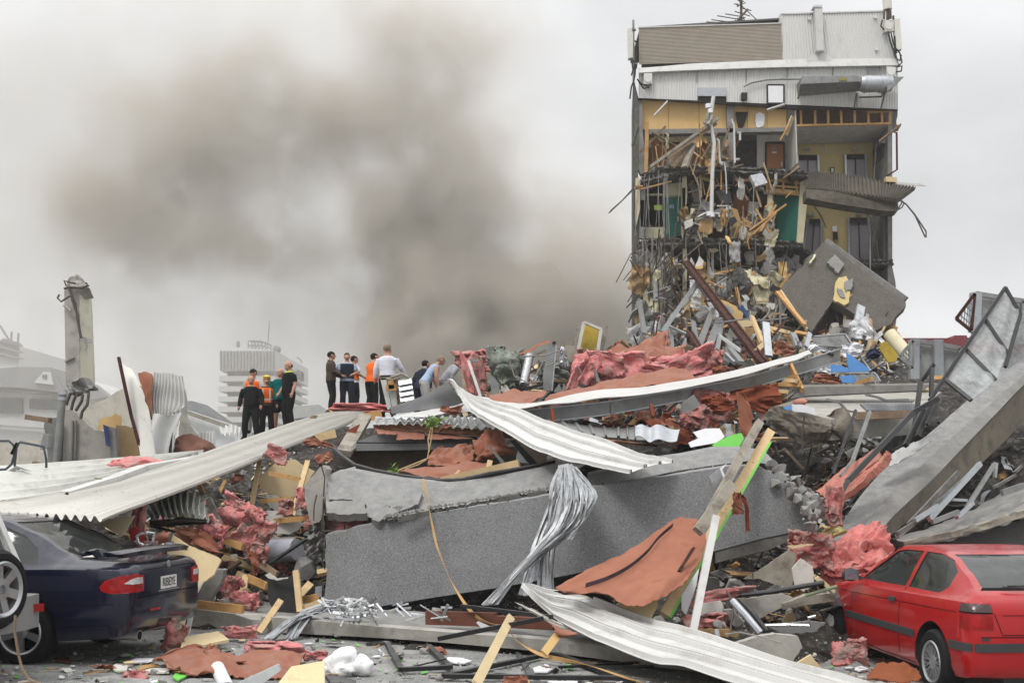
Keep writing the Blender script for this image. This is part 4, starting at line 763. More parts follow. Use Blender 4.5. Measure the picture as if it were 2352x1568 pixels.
mb = MB(); mb.tube(D(Z3((431,942),(433,975)),21.6),.085,16); mb.tube(D(Z3((430,992),(429,1012)),21.6),.08,16); mb.sm = True; part('cowl',mb,galv,fo)
for lab,a,b,w_ in (('short brown timber sticking out over the left wreckage',(185,1128),(345,1150),.2),('stub of timber low beside the flue pipe',(235,1448),(335,1462),.2)):
    mb = MB(); mb.bar(P(*Z3(a)[0],22),P(*Z3(b)[0],22),w_,.1); one('timber',lab,'timber',mb,timber_old)
# crowd barrier
for i,q in enumerate((((-60,1290),(60,1290),(95,1320),(100,1380),(80,1450),(40,1485),(-60,1490)),((130,1490),(100,1460),(115,1320),(140,1298),(300,1330),(318,1420),(318,1500)))):
    mb = MB(); mb.tube(D(Z3(*q),17.5),.02,8); mb.sm = True; mb.bar(P(*Z3((98,1340))[0],17.5),P(*Z3((108,1345))[0],17.5),.1,.2); one('barrier',('rounded dark tube barrier section at the left picture edge','dark tube barrier section nearer the wall stump')[i],'barrier',mb,M('barrier_m',(.04,.055,.075),.5,.3))
mb = MB(); mb.poly(D(Z3((300,1240),(335,1250),(330,1330),(275,1350),(285,1290)),17.6),.1); one('rag','grey crumpled lump hanging on the barrier end','lump',mb,concrete)
# bent white cladding sheets on the left
mb = MB(); mb.patch([D(Z3((815,710),(860,770),(905,790)),21.5),D(Z3((850,900),(920,900),(980,930)),21.3),D(Z3((905,1130),(980,1150),(1045,1180)),21.2),D(Z3((970,1420),(1030,1425),(1075,1440)),21)],nu=6,nv=24,f=lambda u,v: .02 * noise.noise(Vector((u,v * 5,1))),th=.03,rag=.04)
one('cladding_offcut','tall narrow white cladding panel leaning left of the wavy sheet','cladding sheet',mb,cream_metal)
mb = MB(); mb.tube(D(Z3((815,715),(850,880),(905,1130),(985,1420)),21.1),.035,5); one('panel_edge','dark red edge strip along the tall leaning white panel','strip',mb,rust)
mb = MB(); mb.patch([D(Z3((940,812),(1000,812),(1050,830),(1058,860)),21.4),D(Z3((965,930),(1000,920),(1030,920),(1050,900)),21.3),D(Z3((1000,1060),(1010,1000),(1040,1000),(1045,960)),21.3),D(Z3((1015,1200),(1030,1180),(1045,1170),(1050,1160)),21.3)],nu=8,nv=14,f=lambda u,v: .05 * noise.noise(Vector((u * 3,v * 4,2))),th=.01,rag=.05)
one('building_paper','terracotta building paper curling beside the tall white panel','paper',mb,paper)
mb = MB(); mb.patch([D(Z3((1055,815),(1150,820),(1255,840)),21.6),D(Z3((1040,900),(1150,900),(1275,930)),21.5),D(Z3((1030,1010),(1140,1010),(1290,1060)),21.5),D(Z3((1045,1115),(1130,1120),(1245,1090)),21.4)],nu=72,nv=12,f=lambda u,v: .03 * math.sin(u * 2 * math.pi * 10) + .05 * noise.noise(Vector((u * 2,v * 2,1))),th=.012,rag=.03)
one('corrugated_sheet','wavy white corrugated sheet standing upright on the left','corrugated sheet',mb,white_metal)
mb = MB(); mb.patch([D(Z3((1045,1100),(1140,1110),(1240,1080)),21.2),D(Z3((1050,1250),(1130,1250),(1215,1220)),21.1),D(Z3((1085,1420),(1140,1420),(1200,1420)),21)],nu=30,nv=16,f=lambda u,v: .08 * math.sin(u * 5 + v * 3),th=.012,rag=.04); one('bent_sheet','smooth grey-white bent sheet below the wavy upright sheet','sheet',mb,M('sheet_grey',(.42,.42,.41),.5,.2,var=.1))
pl('shadow_sheet','dark curved gap sheet right of the bent white sheet','sheet',Z3,((1155,1420),(1160,1340),(1185,1230),(1175,1420)),20.9,dark,.02)  # black sheet stands in for the shade inside the gap
pl('concrete_slab','broken pale concrete slab behind the bent sheets','concrete slab',Z3,((1210,1420),(1240,1090),(1260,1085),(1300,1180),(1360,1250),(1370,1400)),23,concrete_pale,.2,1.5)
mb = MB(); mb.patch([D(Z3((1368,1228),(1480,1222)),22),D(Z3((1362,1395),(1478,1370)),21.8)],nu=36,nv=4,f=lambda u,v: .03 * math.sin(u * 2 * math.pi * 5),th=.01); one('corrugated_sheet','small white corrugated piece standing left of the people','corrugated sheet',mb,white_metal)
mb = MB(); mb.patch([D(Z3((1505,1205),(1600,1185),(1660,1215)),28),D(Z3((1520,1250),(1600,1245),(1665,1255)),27.5)],nu=40,nv=4,f=lambda u,v: .05 * math.sin(u * 2 * math.pi * 5),th=.01); one('corrugated_sheet','small white corrugated piece behind the black jacket man','corrugated sheet',mb,white_metal)
mb = MB(); mb.blob(P(*Z3((1310,1370))[0],21.5),(.45,.4,.3),.3,1.5,3,2); one('brown_lump','rust brown rounded lump below the small corrugated piece','lump',mb,M('brown_lump_m',(.14,.07,.05),.9,var=.3))
pl('timber','short orange timber near the brown lump','timber',Z3,((1215,1350),(1280,1355),(1320,1400),(1215,1410)),21.3,timber,.1)
# ================================================================ long corrugated roof strip
bl = [(235,1195,12),(330,1154,13),(440,1110,14.7),(551,1068,16.6),(610,1045,17.8),(660,1025,19),(786,978,22.6),(836,950,24.2)]
tl = [(-320,1160,13.2),(-100,1158,13.1),(0,1155,13.1),(160,1128,14.2),(400,1066,17),(555,1012,19.8),(735,952,23.5),(838,946,24.6)]
mb = MB(); mb.patch([D(tl),[P(*a).lerp(P(*b),.5) for a,b in zip(tl,bl)],D(bl)],nu=70,nv=240,f=lambda u,v: .034 * math.sin(v * 2 * math.pi * 27) + .04 * noise.noise(Vector((u * 3,v * 1.5,2))),th=.006)
one('corrugated_roof','very long cream corrugated roof strip sloping from the blue car to the people','corrugated roof',mb,cream_metal)
for lab,q in (('dark tear in the corrugated roof near the black jacket man',((1555,1350),(1640,1310),(1770,1302),(1700,1325),(1600,1355))),('small dark tear high in the corrugated roof',((2120,1130),(2150,1115),(2185,1115),(2170,1135)))):
    pl('tear',lab,'hole',Z3,q,lambda x,y: 19.2 if x < 620 else 22.8,timber_old,.02,.8,6)
# profiled flat roof sheets behind it on the left
mb = MB(); A = D([(-200,1090,18),(60,1078,18),(301,1060,19),(470,1044,20)]); B = D([(-200,1170,14),(0,1152,14.2),(180,1125,15.2),(400,1066,18)])
def prof(u,v):
    t = (v * 4.5) % 1; return .09 if t < .14 else (.0 if t > .2 else .09 * (1 - (t - .14) / .06))
mb.patch([A,[a.lerp(b,.5) for a,b in zip(A,B)],B],nu=30,nv=72,f=prof,th=.008); one('profiled_roof','wide ribbed white roof sheeting at the left above the blue car','roof sheet',mb,M('roof_dirty',(.50,.50,.46),.5,.1,var=.08,col2=(.33,.33,.30),c2lo=.5,c2hi=.7))
gt = thing('gutter_length','long white box gutter lying on the corrugated roof','gutter',P(150,1145,14))
mb = MB(); G = [P(150,1140,13.6),P(260,1105,14.6),P(330,1078,16),P(420,1062,17.5),P(560,1035,20)]
for a,b in zip(G,G[1:]): mb.bar(a,b,.15,.13)
part('gutter',mb,white_metal,gt)
mb = MB(); mb.poly(D([(144,1138),(152,1130),(158,1138),(148,1152)],13.5),.05); part('gutter_end',mb,dark,gt)
pl('folded_flashing','small folded dark flashing at the left edge above the roof sheets','flashing',Z3,((20,1520),(110,1462),(215,1500),(120,1480),(60,1520)),17,galv_dull,.03)
mb = MB(); mb.blob(P(*Z3((950,1455))[0],17.6),(.42,.25,.13),.25,2,3,4); one('insulation','pink insulation roll on the white roof sheeting at the left','insulation',mb,pink)
pl('brace','rusty strap lying across the profiled roof','strap',Z4,((640,95),(690,100),(740,118),(700,125)),14.4,timber_old,.02)
# ================================================================ white curved sheet and steel beam
A = D(Z5((918,440,19.5),(985,505,19),(1080,555,18.6),(1200,590,18.2),(1400,652,17.6),(1600,735,17),(1800,805,16.4),(2000,872,15.9),(2200,940,15.4),(2352,985,15),(2460,1005,14.7)))
B = D(Z5((918,440,19.5),(975,530,18.2),(1050,640,17.6),(1130,700,17.2),(1260,775,16.6),(1420,870,16),(1560,935,15.5),(1720,985,15.1),(1880,1025,14.8),(2020,1055,14.5),(2150,1080,14.2)))
mb = MB(); mb.patch([A,[a.lerp(b,.5) + Vector((0,0,.03)) for a,b in zip(A,B)],B],nu=60,nv=110,f=lambda u,v: .045 * any(abs(v - c) < .014 for c in (.04,.3,.34,.62,.66,.95)) + .03 * noise.noise(Vector((u * 8,v * 2,1))) + .012 * noise.noise(Vector((u * 30,v * 3,2))),th=.006)
wsh = one('roof_sheet','long curved white metal sheet sweeping down to the right over the cracked panel','metal sheet',mb,white_metal)
mb = MB(); mb.patch([D(Z5((520,668,20),(640,598,20),(780,520,19.8),(918,442,19.5))),D(Z5((520,672,19.6),(700,650,19.4),(900,625,19.2),(1020,590,18.9)))],nu=30,nv=14,f=lambda u,v: .12 * math.sin(v * 3.1),th=.006)
one('roof_sheet','dark underside of a rolled metal sheet left of the curved white sheet','metal sheet',mb,M('sheet_under',(.10,.10,.10),.45,.6,var=.2))
mb = MB(); mb.patch([D(Z5((530,680,19.4),(700,655,19.4),(860,610,19.4),(1010,585,19.2))),D(Z5((610,690,18.8),(760,690,18.8),(900,665,18.8),(1090,655,18.6)))],nu=20,nv=6,f=lambda u,v: .03 * noise.noise(Vector((u * 4,v * 2,1))),th=.006); one('roof_sheet','small pale sheet lying below the rolled metal sheet','metal sheet',mb,white_metal)
lbm = thing('roof_beam','long galvanised beam with a white top running up to the right','beam',P(1560,950,20))
T1 = [(1174,930,19),(1348,912,19.2),(1512,894,19.5),(1670,866,20),(1809,828,20.5),(1864,812,20.8)]
T0 = [(1174,943,18.6),(1348,923,18.8),(1512,904,19.1),(1670,873,19.6),(1809,835,20.1),(1868,814,20.4)]
T2 = [(1110,917,21),(1224,922,21),(1348,900,21),(1512,883,21.2),(1670,855,21.5),(1809,818,21.8),(1857,804,22)]
mb = MB(); mb.patch([D([(1050,905,21),(1224,921,21),(1348,899,21),(1512,883,21.2),(1670,854,21.3),(1809,819,21.4),(1857,804,21.4)]),D([(1120,952,18.4),(1224,937,18.5),(1348,922,18.6),(1512,904,18.9),(1670,873,19.4),(1809,835,19.9),(1868,814,20.2)])],nu=50,nv=10,f=lambda u,v: .02 * noise.noise(Vector((u * 12,v * 2,5))) + (.03 if v > .9 else 0),th=.01); part('top_sheet',mb,white_metal,lbm)
fT = [(1140,950,18.9),(1260,935,18.9),(1400,920,19),(1566,893,19.4),(1700,868,19.9),(1820,834,20.5),(1929,800,21)]
fB = [(1160,972,18.9),(1260,968,18.9),(1400,952,19),(1566,922,19.4),(1700,898,19.9),(1820,864,20.5),(1931,831,21)]
mb = MB(); mb.patch([D(fT),D(fB)],nu=40,nv=4,f=lambda u,v: .01 * noise.noise(Vector((u * 20,v * 2,5))),th=.02); part('web',mb,galv_dull,lbm)
mb = MB(); mb.patch([D([(x,y,z_ - .02) for x,y,z_ in fB]),D([(x,y + 1,z_ + .14) for x,y,z_ in fB])],nu=20,nv=1,th=.02); mb.patch([D([(x,y,z_ - .03) for x,y,z_ in fT]),D([(x,y - 1,z_ + .2) for x,y,z_ in fT])],nu=20,nv=1,th=.02); part('flange',mb,galv,lbm)
for x,y in ((1912,815),(1905,812),(1668,888),(1660,885),(1838,826),(1500,912)):
    mb = MB(); mb.blob(P(x,y,19 + (x - 1400) * .0037),.03,0,1,1); part('bolt',mb,dark,lbm)
for lab,a,b,w_ in (('orange timber leaning over the right end of the long beam',(1815,838,20),(1843,896,19.6),.11),('dark timber stub under the long beam, right one',(1290 + 205,930,18.6),(1500,958,18.5),.1),('dark timber stub under the long beam, left one',(1412 - 145,940,18.5),(1272,972,18.4),.1)):
    mb = MB(); mb.bar(P(*a),P(*b),w_,.05,(1,0,0)); one('timber_stub',lab,'timber',mb,timber if 'orange' in lab else paper_dark)
# layered roof stack
rk = thing('roof_edge_stack','crushed roof edge of corrugated metal over a brown timber fascia','roof',P(1010,990,19))
mb = MB(); mb.patch([D([(856,975,18.6),(960,974,18.5),(1060,982,18.4),(1160,990,18.3),(1180,992,18.2)]),D([(860,988,18.6),(960,990,18.5),(1060,998,18.4),(1160,1006,18.3),(1180,1008,18.2)])],nu=30,nv=4,f=ridge(2),th=.06); part('fascia',mb,M('fascia_m',(.22,.115,.07),.85,var=.3,col2=(.12,.07,.05)),rk)
mb = MB(); mb.patch([D([(862,962,20.6),(960,960,20.4),(1060,957,20.2),(1130,964,20)]),D([(855,971,18.5),(960,972,18.4),(1060,980,18.3),(1180,988,18.1)])],nu=150,nv=6,f=lambda u,v: .035 * math.sin(u * 2 * math.pi * 16),th=.006); part('corrugated_sheet',mb,M('corr_grey',(.42,.43,.42),.5,.3,var=.15,col2=(.25,.24,.22)),rk)
mb = MB(); mb.patch([D([(862,956,20.7),(930,957,20.6),(1000,962,20.5),(1075,957,20.4),(1125,966,20.2)]),D([(862,962,20.5),(930,963,20.5),(1000,968,20.4),(1075,965,20.3),(1130,974,20.1)])],nu=30,nv=3,f=ridge(9),th=.02); part('ridge_flashing',mb,galv,rk)
for q in (((550,785),(750,795),(748,845),(545,848)),((758,790),(900,800),(1080,815),(1085,840),(760,848)),((400,770),(560,790),(555,812),(420,808))):
    mb = MB(); mb.patch([D(Z5(q[0],q[1]),18.55),D(Z5(q[-1],q[-2]),18.35)],nu=14,nv=5,f=lambda u,v: .02 * noise.noise(Vector((u * 5,v * 5,q[0][0]))),th=.01,rag=.02); part('torn_paper',mb,paper,rk)
r2 = thing('roof_edge_stack','grey ribbed roof edge with brown fascia right of the curved sheet','roof',P(1450,990,18))
mb = MB(); mb.patch([D(Z5((1560,710,19),(1750,730,19),(1930,758,19),(2100,770,19),(2200,756,19),(2352,762,19))),D(Z5((1640,750,17.4),(1800,800,17.3),(1950,825,17.2),(2100,835,17.1),(2200,848,17.0),(2352,850,17)))],nu=120,nv=8,f=lambda u,v: .035 * (1 if (u * 9) % 1 < .2 else 0),th=.01); part('ribbed_sheet',mb,galv_dull,r2)
mb = MB(); mb.patch([D(Z5((2195,755,16.9),(2280,752,16.9),(2352,755,16.9),(2500,770,17))),D(Z5((2192,825,16.6),(2280,850,16.5),(2352,855,16.5),(2480,850,16.6)))],nu=20,nv=6,f=lambda u,v: .03 * math.sin(u * 12),th=.01); part('bright_sheet',mb,galv,r2)
mb = MB(); mb.patch([D(Z5((1640,800,17.3),(1880,825,17.2),(2100,855,17),(2352,880,17))),D(Z5((1700,820,17.2),(1900,850,17.1),(2100,875,17),(2352,900,17)))],nu=20,nv=3,f=ridge(4),th=.05); part('fascia',mb,MATS['fascia_m'],r2)
# ================================================================ right side concrete
rb = thing('roof_slab_block','thick broken concrete slab with a flat pale top at the right','concrete slab',P(1950,1010,19))
def Yr(x,y): return 17.6 + (1000 - y) * .035
tf = Z8((650,840),(800,770),(1560,735),(1720,745),(1640,800),(1510,885),(990,925))
mb = MB(); mb.poly([P(x,y,17.9 + (963 - y) * .05) for x,y in tf],.2,(0,.2,-1)); part('top',mb,concrete_pale,rb)
f1 = Z8((570,850),(650,840),(800,880),(990,925),(988,1065),(900,1085),(780,1080),(700,1040),(620,1000))
mb = MB(); mb.patch([[P(*p,18.6 - i * .22) for i,p in enumerate(Z8((572,850),(650,838),(760,868),(880,898),(990,925)))],[P(*p,18.6 - i * .25) for i,p in enumerate(Z8((590,930),(700,950),(800,985),(900,1000),(990,1000)))],[P(*p,18.7 - i * .2) for i,p in enumerate(Z8((620,1000),(700,1045),(790,1085),(900,1085),(988,1065)))]],nu=40,nv=22,f=lambda u,v: .04 * noise.noise(Vector((u * 5,v * 4,3))) + .025 * noise.noise(Vector((u * 16,v * 10,6))),th=.5); part('broken_end',mb,M('broken_conc',(.20,.175,.145),.95,var=.35,scale=5,bump=1,bscale=14),rb)
mb = MB(); mb.poly([P(x,y,17.75 + (x - 1909) * .004) for x,y in rough(Z8((990,925),(1510,885),(1640,800),(1640,960),(1510,1030),(1300,1040),(985,1065)),.8,12,4)],.6,(0,1,.1)); part('side_face',mb,concrete_pale,rb)
mb = MB(); mb.poly(D(Z8((690,790),(780,698),(1690,684),(1700,700),(800,722)),19.8),.25,(0,1,0)); part('upstand_top',mb,concrete_pale,rb)
mb = MB(); mb.poly(D(Z8((800,712),(1700,696),(1660,738),(1560,735),(820,770),(720,790)),19.7),.3,(0,1,0)); part('upstand',mb,concrete,rb)
for q in (((812,910),(795,1030),(800,1135)),((690,1120),(640,1140)),((620,1100),(640,1160)),((920,1080),(905,1130)),((1010,1070),(1020,1100)),((870,1085),(862,1120))):
    mb = MB(); mb.tube(D(Z8(*q),17.8),.014); part('reinforcing_bar',mb,rebar,rb)
pl('board_offcut','white and blue broken board lying on the flat concrete slab','board',Z8,((730,825),(800,828),(880,850),(888,900),(810,880),(700,866)),17.7,white,.03,.8)
pl('blue_offcut','small blue board corner beside the white board on the slab','board',Z8,((672,850),(728,826),(728,862),(690,862)),17.68,blue,.03)
mb = MB(); mb.blob(P(*Z8((785,812))[0],18),(.12,.08,.06),.2,2,2); one('insulation','small pink tuft on the flat concrete slab','insulation',mb,M('salmon',(.45,.2,.15),.9,var=.2))
mb = MB(); mb.bar(P(*Z8((1150,905))[0],17.4),P(*Z8((1510,890))[0],17.2),.14,.12); one('timber','orange-brown timber on the front edge of the slab','timber',mb,timber_old)
mb = MB(); mb.patch([D(Z8((1180,822),(1540,822)),18.2),D(Z8((1225,865),(1540,868)),17.6)],nu=40,nv=8,f=lambda u,v: .01 * math.sin(u * 120),th=.03); one('grating','dark grey slotted panel lying on the flat slab','panel',mb,M('grating_m',(.13,.14,.15),.5,.4))
for lab,q in (('bent black strip on the slab, left one',((955,792),(1045,815),(1090,868),(1180,885),(1300,878))),('bent black strip on the slab, right one',((1215,762),(1300,780),(1350,800),(1500,795)))):
    mb = MB(); p = D(Z8(*q),17.9)
    for a,b in zip(p,p[1:]): mb.bar(a,b,.06,.03)
    one('metal_strip',lab,'strip',mb,galv_dull)
# big diagonal slab
dg = thing('diagonal_slab','great concrete slab tilted diagonally up to the right picture edge','concrete slab',P(2050,1240,14))
E1 = [(1895,1262,14.9),(1975,1140,15.9),(2050,1060,16.9),(2140,990,17.7),(2240,905,18.7),(2352,822,19.8),(2460,740,20.8)]
E2 = [(1950,1262,14.7),(2020,1165,15.4),(2107,1082,16.3),(2190,1005,17.3),(2270,935,18.2),(2352,862,19.2),(2460,765,20.3)]
E3 = [(2000,1262,14.6),(2040,1200,15.1),(2140,1105,16.1),(2212,1030,17.1),(2290,950,18.1),(2352,886,19.0),(2460,790,20.1)]
E4 = [(2020,1262,14.8),(2062,1215,15.3),(2150,1145,16.2),(2226,1089,17.1),(2300,1020,18.1),(2352,970,19.0),(2460,880,20.1)]
mb = MB(); mb.patch([D(E1),D(E2)],nu=40,nv=6,f=lambda u,v: .012 * noise.noise(Vector((u * 20,v * 3,1))),th=.15); part('face',mb,aggregate_top,dg)
mb = MB(); mb.patch([[p + Vector((0,-.03,.03)) for p in D(E2)],[p + Vector((0,-.03,.03)) for p in D(E3)]],nu=40,nv=3,th=.15); part('edge_lip',mb,concrete,dg)
mb = MB(); mb.patch([D(E3),D(E4)],nu=40,nv=4,f=lambda u,v: .012 * noise.noise(Vector((u * 20,v * 3,8))),th=.3); part('side_face',mb,M('side_conc',(.165,.145,.115),.9,var=.15,col2=(.11,.1,.085)),dg)
lw = thing('lower_slab','dusty flat slab edge under the diagonal slab at the right','concrete slab',P(2220,1230,14))
mb = MB(); mb.patch([D([(2045,1236,15.4),(2150,1205,16),(2250,1160,16.8),(2352,1110,17.4),(2450,1080,18)]),D([(2075,1243,14.7),(2180,1222,14.7),(2270,1198,14.7),(2352,1172,14.7),(2450,1150,14.7)])],nu=50,nv=14,f=lambda u,v: .05 * noise.noise(Vector((u * 14,v * 6,1))),th=.1); part('top',mb,concrete,lw)
mb = MB(); mb.patch([D([(2075,1243,14.68),(2180,1222,14.68),(2270,1198,14.68),(2352,1172,14.68),(2450,1150,14.68)]),D([(2080,1255,14.68),(2180,1236,14.68),(2270,1213,14.68),(2352,1187,14.68),(2450,1165,14.68)])],nu=30,nv=2,th=.2,f=ridge(3)); part('edge',mb,timber_grey,lw)
mb = MB(); mb.poly(D([(2085,1258),(2460,1165),(2460,1420),(2070,1400)],14.9),.2); part('lower_panel',mb,M('panel_dark_grey',(.09,.09,.088),.9,var=.12),lw)
# kerb-like slab at the front
ks = thing('floor_slab_front','long low pale slab edge lying along the front of the rubble','concrete slab',P(1000,1480,12.8))
K = [(440,1402,14),(560,1416,13.9),(700,1428,13.4),(900,1446,12.9),(1100,1462,12.5),(1300,1478,12.1),(1500,1500,11.6),(1640,1515,11.3)]
KB = [(436,1437,14),(560,1448,13.9),(700,1455,13.4),(900,1466,12.9),(1100,1482,12.5),(1300,1502,12.1),(1500,1530,11.6),(1640,1545,11.3)]
mb = MB(); mb.patch([[p + Vector((.1,1.6,.05)) for p in D(K)],D(K)],nu=60,nv=8,f=ridge(5),th=.05); part('top',mb,concrete,ks)
mb = MB(); mb.patch([[p + Vector((0,-.02,.03)) for p in D(K)],D(KB)],nu=70,nv=4,f=lambda u,v: .008 * noise.noise(Vector((u * 60,v * 3,1))),th=.12); part('front_face',mb,concrete_pale,ks)
# ================================================================ window frames and glass on the right
def frame_bars(parent,segs,w_=.05,m_=black_frame,name='frame_bar'):
    for s_ in segs:
        mb = MB(); mb.bar(s_[0],s_[1],w_,w_ * .8,(0,-1,0)); part(name,mb,m_,parent)
gf = thing('window_frame','tall black framed glazing leaning against the diagonal slab','window frame',P(2200,920,16))
q = {k: P(*Z8(p)[0],y) for k,(p,y) in dict(a=((2140,55),17.2),b=((1640,800),15.6),c=((1915,800),15.5),d=((2075,665),16),e=((2155,490),16.5),f=((2240,235),17),g=((2000,255),16.8),h=((1875,460),16.4),i=((1735,655),15.9),j=((2140,580),16.3)).items()}
frame_bars(gf,[(q['a'],q['b']),(q['a'],q['f']),(q['f'],q['j']),(q['g'],q['e']),(q['h'],q['d']),(q['i'],q['c'])])
for k in (('a','g','e','f'),('g','h','d','e'),('h','i','c','d')):
    mb = MB(); mb.patch([[q[k[0]],q[k[1]]],[q[k[3]],q[k[2]]]],nu=12,nv=12,f=lambda u,v: .05 * noise.noise(Vector((u * 3,v * 3,1))),th=.008); part('glass',mb,M('crazed_glass',(.36,.38,.375),.35,var=.35,scale=12,bump=.9,bscale=14,alpha=.5,col2=(.25,.27,.27),spec=.8),gf)
for lab,a,b,w_,m_ in (('long bent black bar leaning toward the pink insulation, upper part',(1690,790,15.4),(1530,880,15.2),.09,black_frame),('long black bar running down over the pink insulation',(1530,880,15.2),(1100,1330,13.6),.09,black_frame),('second thin black bar along the pink insulation',(1100,1330,13.55),(1040,1440,13.2),.07,black_frame),('thin black post left of the slab front',(1150,865,16.8),(1000,1290,15.6),.05,black_frame),
      ('grey metal post in front of the slab',(1245,875,16.7),(1130,1200,15),.06,galv_dull),('short grey post lower down',(1130,1200,15),(1050,1300,14.5),.05,galv_dull),('upright black post at the slab end, left',(1665,565,16.6),(1580,680,16.4),.08,black_frame),('upright black post at the slab end, middle',(1655,590,16.4),(1650,770,16),.07,black_frame),('black post leaning at the slab end, right',(1660,800,15.8),(1560,1040,15.2),.08,black_frame),
      ('black post tangled at the slab end, lower',(1580,680,16.3),(1540,980,15.6),.08,black_frame),('black post tangled at the slab end, lowest',(1600,860,15.7),(1480,1100,15.2),.09,black_frame),('short black post at the slab end',(1700,790,15.6),(1620,960,15.3),.06,black_frame),('dark bar beside the glazing foot',(1740,870,15.4),(1700,950,15.2),.05,black_frame)):
    mb = MB(); mb.bar(P(*Z8(a[:2])[0],a[2]),P(*Z8(b[:2])[0],b[2]),w_ * .7,w_ * .7,(0,-1,0)); one('metal_bar',lab,'metal bar',mb,m_)
def panel_frame(lab,base,pan,posts,tri,Y):
    r = thing('sign_frame',lab,'panel',P(*Z8(base)[0],Y)); mb = MB(); mb.poly(D(Z8(*pan),Y + .1),.06); part('panel',mb,grey_panel,r)
    n = len(pan)
    frame_bars(r,[(P(*Z8(pan[i])[0],Y),P(*Z8(pan[(i + 1) % n])[0],Y)) for i in range(n)],.08,galv_dull)
    frame_bars(r,[(P(*Z8(a)[0],Y - .05),P(*Z8(b)[0],Y - .05)) for a,b in posts],.17,galv)
    t = D(Z8(*tri),Y - .1); frame_bars(r,[(t[0],t[1]),(t[1],t[2]),(t[2],t[0])],.05,rust if base[0] > 1700 else galv_dull,'bracket')
    for k in range(1,6):
        frame_bars(r,[(t[0].lerp(t[1],k / 6),t[0].lerp(t[2],k / 6)),(t[1].lerp(t[0],k / 6),t[1].lerp(t[2],k / 6))],.02,galv,'bracket_lattice')
    return r
panel_frame('grey boxed panel with lattice bracket behind the slab end',(1690,650),((1535,402),(1840,455),(1850,640),(1535,635)),[((1692,400),(1695,640)),((1535,400),(1535,660))],((1530,405),(1440,510),(1525,590)),21)
panel_frame('high grey boxed panel with lattice bracket behind the leaning glazing',(2050,400),((1945,95),(2260,145),(2260,420),(1930,360)),[((1945,90),(1935,350))],((1938,95),(1815,260),(1915,340)),19.5)
pl('diagonal_brace','thin diagonal metal brace under the grey boxed panel','brace',Z8,((1440,515),(1448,510),(1530,605),(1525,612)),20.9,galv,.05)
mb = MB(); mb.tube(D(Z8((1375,360,24),(1520,530,23.5))),.14,16); mb.sm = True; one('concrete_pipe','cream tube lying at an angle beyond the blue boards','pipe',mb,cream_wall)
# glass sheets hanging in front of diagonal slab top right
pl('glass_sheet','large crazed glass sheet at the right picture edge','glass',Z8,((2170,400),(2200,300),(2265,200),(2350,230),(2350,480),(2265,520),(2160,590)),17.6,MATS['crazed_glass'],.01)
# ================================================================ traced wreckage, item by item
def Q(name,label,cat,z,m_,Y,pts,th=.03,rg=0,seed=1,group=None): return pl(name,label,cat,z,pts,Y,m_,th,rg,7,group,None,seed)
BW = dict(Z10=.55,Z9=.6,Z13=.75,Z4=.75,Z8=.6,Z7=.7,Z6=.8,Z5=.85,Z3=.7)
def B(name,label,z,m_,a,b,w_=.09,h_=.05,cat=None,up=(0,-1,0)):
    mb = MB(); mb.bar(P(*z(a[:2])[0],a[2]),P(*z(b[:2])[0],b[2]),w_ * BW[z.__name__],h_,up); return one(name,label,cat or name.split('_')[0],mb,m_)
def S(name,label,cat,z,m_,rows,Y,nu=14,nv=12,amp=.06,fr=3,th=.01,rag=.03,seed=1,f=None):
    """crumpled sheet through rows of picture points; Y one depth per row"""
    Y = Y if isinstance(Y,(list,tuple)) else [Y] * len(rows)
    g = f or (lambda u,v: amp * (noise.noise(Vector((u * fr,v * fr,seed))) + .4 * noise.noise(Vector((u * fr * 3,v * fr * 3,seed)))))
    mb = MB(); mb.patch([D(z(*r),y) for r,y in zip(rows,Y)],nu=nu,nv=nv,f=g,th=th,rag=rag,seed=seed); return one(name,label,cat,mb,m_)
def batt(mb,o,r,R,rot=0,fib=55):
    """torn fibrous batt: a thick folded sheet with a ragged skin and loose fibres"""
    m = Matrix.Rotation(rot,3,'Y'); n = 4; sd = R.uniform(0,99); G = [[o + m @ Vector(((i / 3 * 2 - 1) * r[0] * R.uniform(.8,1.1),R.uniform(-.8,.5) * r[1],(1 - j / 3 * 2) * r[2] * R.uniform(.7,1.15))) for i in range(n)] for j in range(n)]; k = len(mb.v); sz = min(r[0],r[2])
    mb.patch(G,nu=22,nv=22,f=lambda u,v: sz * (.26 * noise.noise(Vector((u * 2.5,v * 2.5,sd))) + .09 * noise.noise(Vector((u * 9,v * 9,sd))) + .12 * noise.noise(Vector((u * 24,v * 24,sd)))),th=sz * .3,rag=sz * .22,seed=int(sd))
    for i in range(fib): p = R.choice(mb.v[k:k + 529]); q = Vector((R.uniform(-1,1),R.uniform(-1,.2),R.uniform(-1,.6))).normalized() * sz * R.uniform(.12,.35); t = q.cross(Vector((R.random(),R.random(),R.random()))).normalized() * sz * .025; mb.add([p - t,p + t,p + q],[[0,1,2]])
def fluff(label,c,r,m_=None,seed=1,amp=.5,rot=0,name='insulation'):
    m_ = m_ or pink
    """torn tuft of fibre insulation"""
    mb = MB(); R = random.Random(seed); c = Vector(c)
    for k in range(4 if max(r) > .35 else 3):
        o = c + (Vector((R.uniform(-.4,.4) * r[0],R.uniform(-.4,.2) * r[1],R.uniform(-.4,.4) * r[2])) if k else Vector()); batt(mb,o,[x * (.85 if k == 0 else .5) for x in r],R,rot)
    mb.sm = True
    return one(name,label,'insulation',mb,m_,sharp=180)
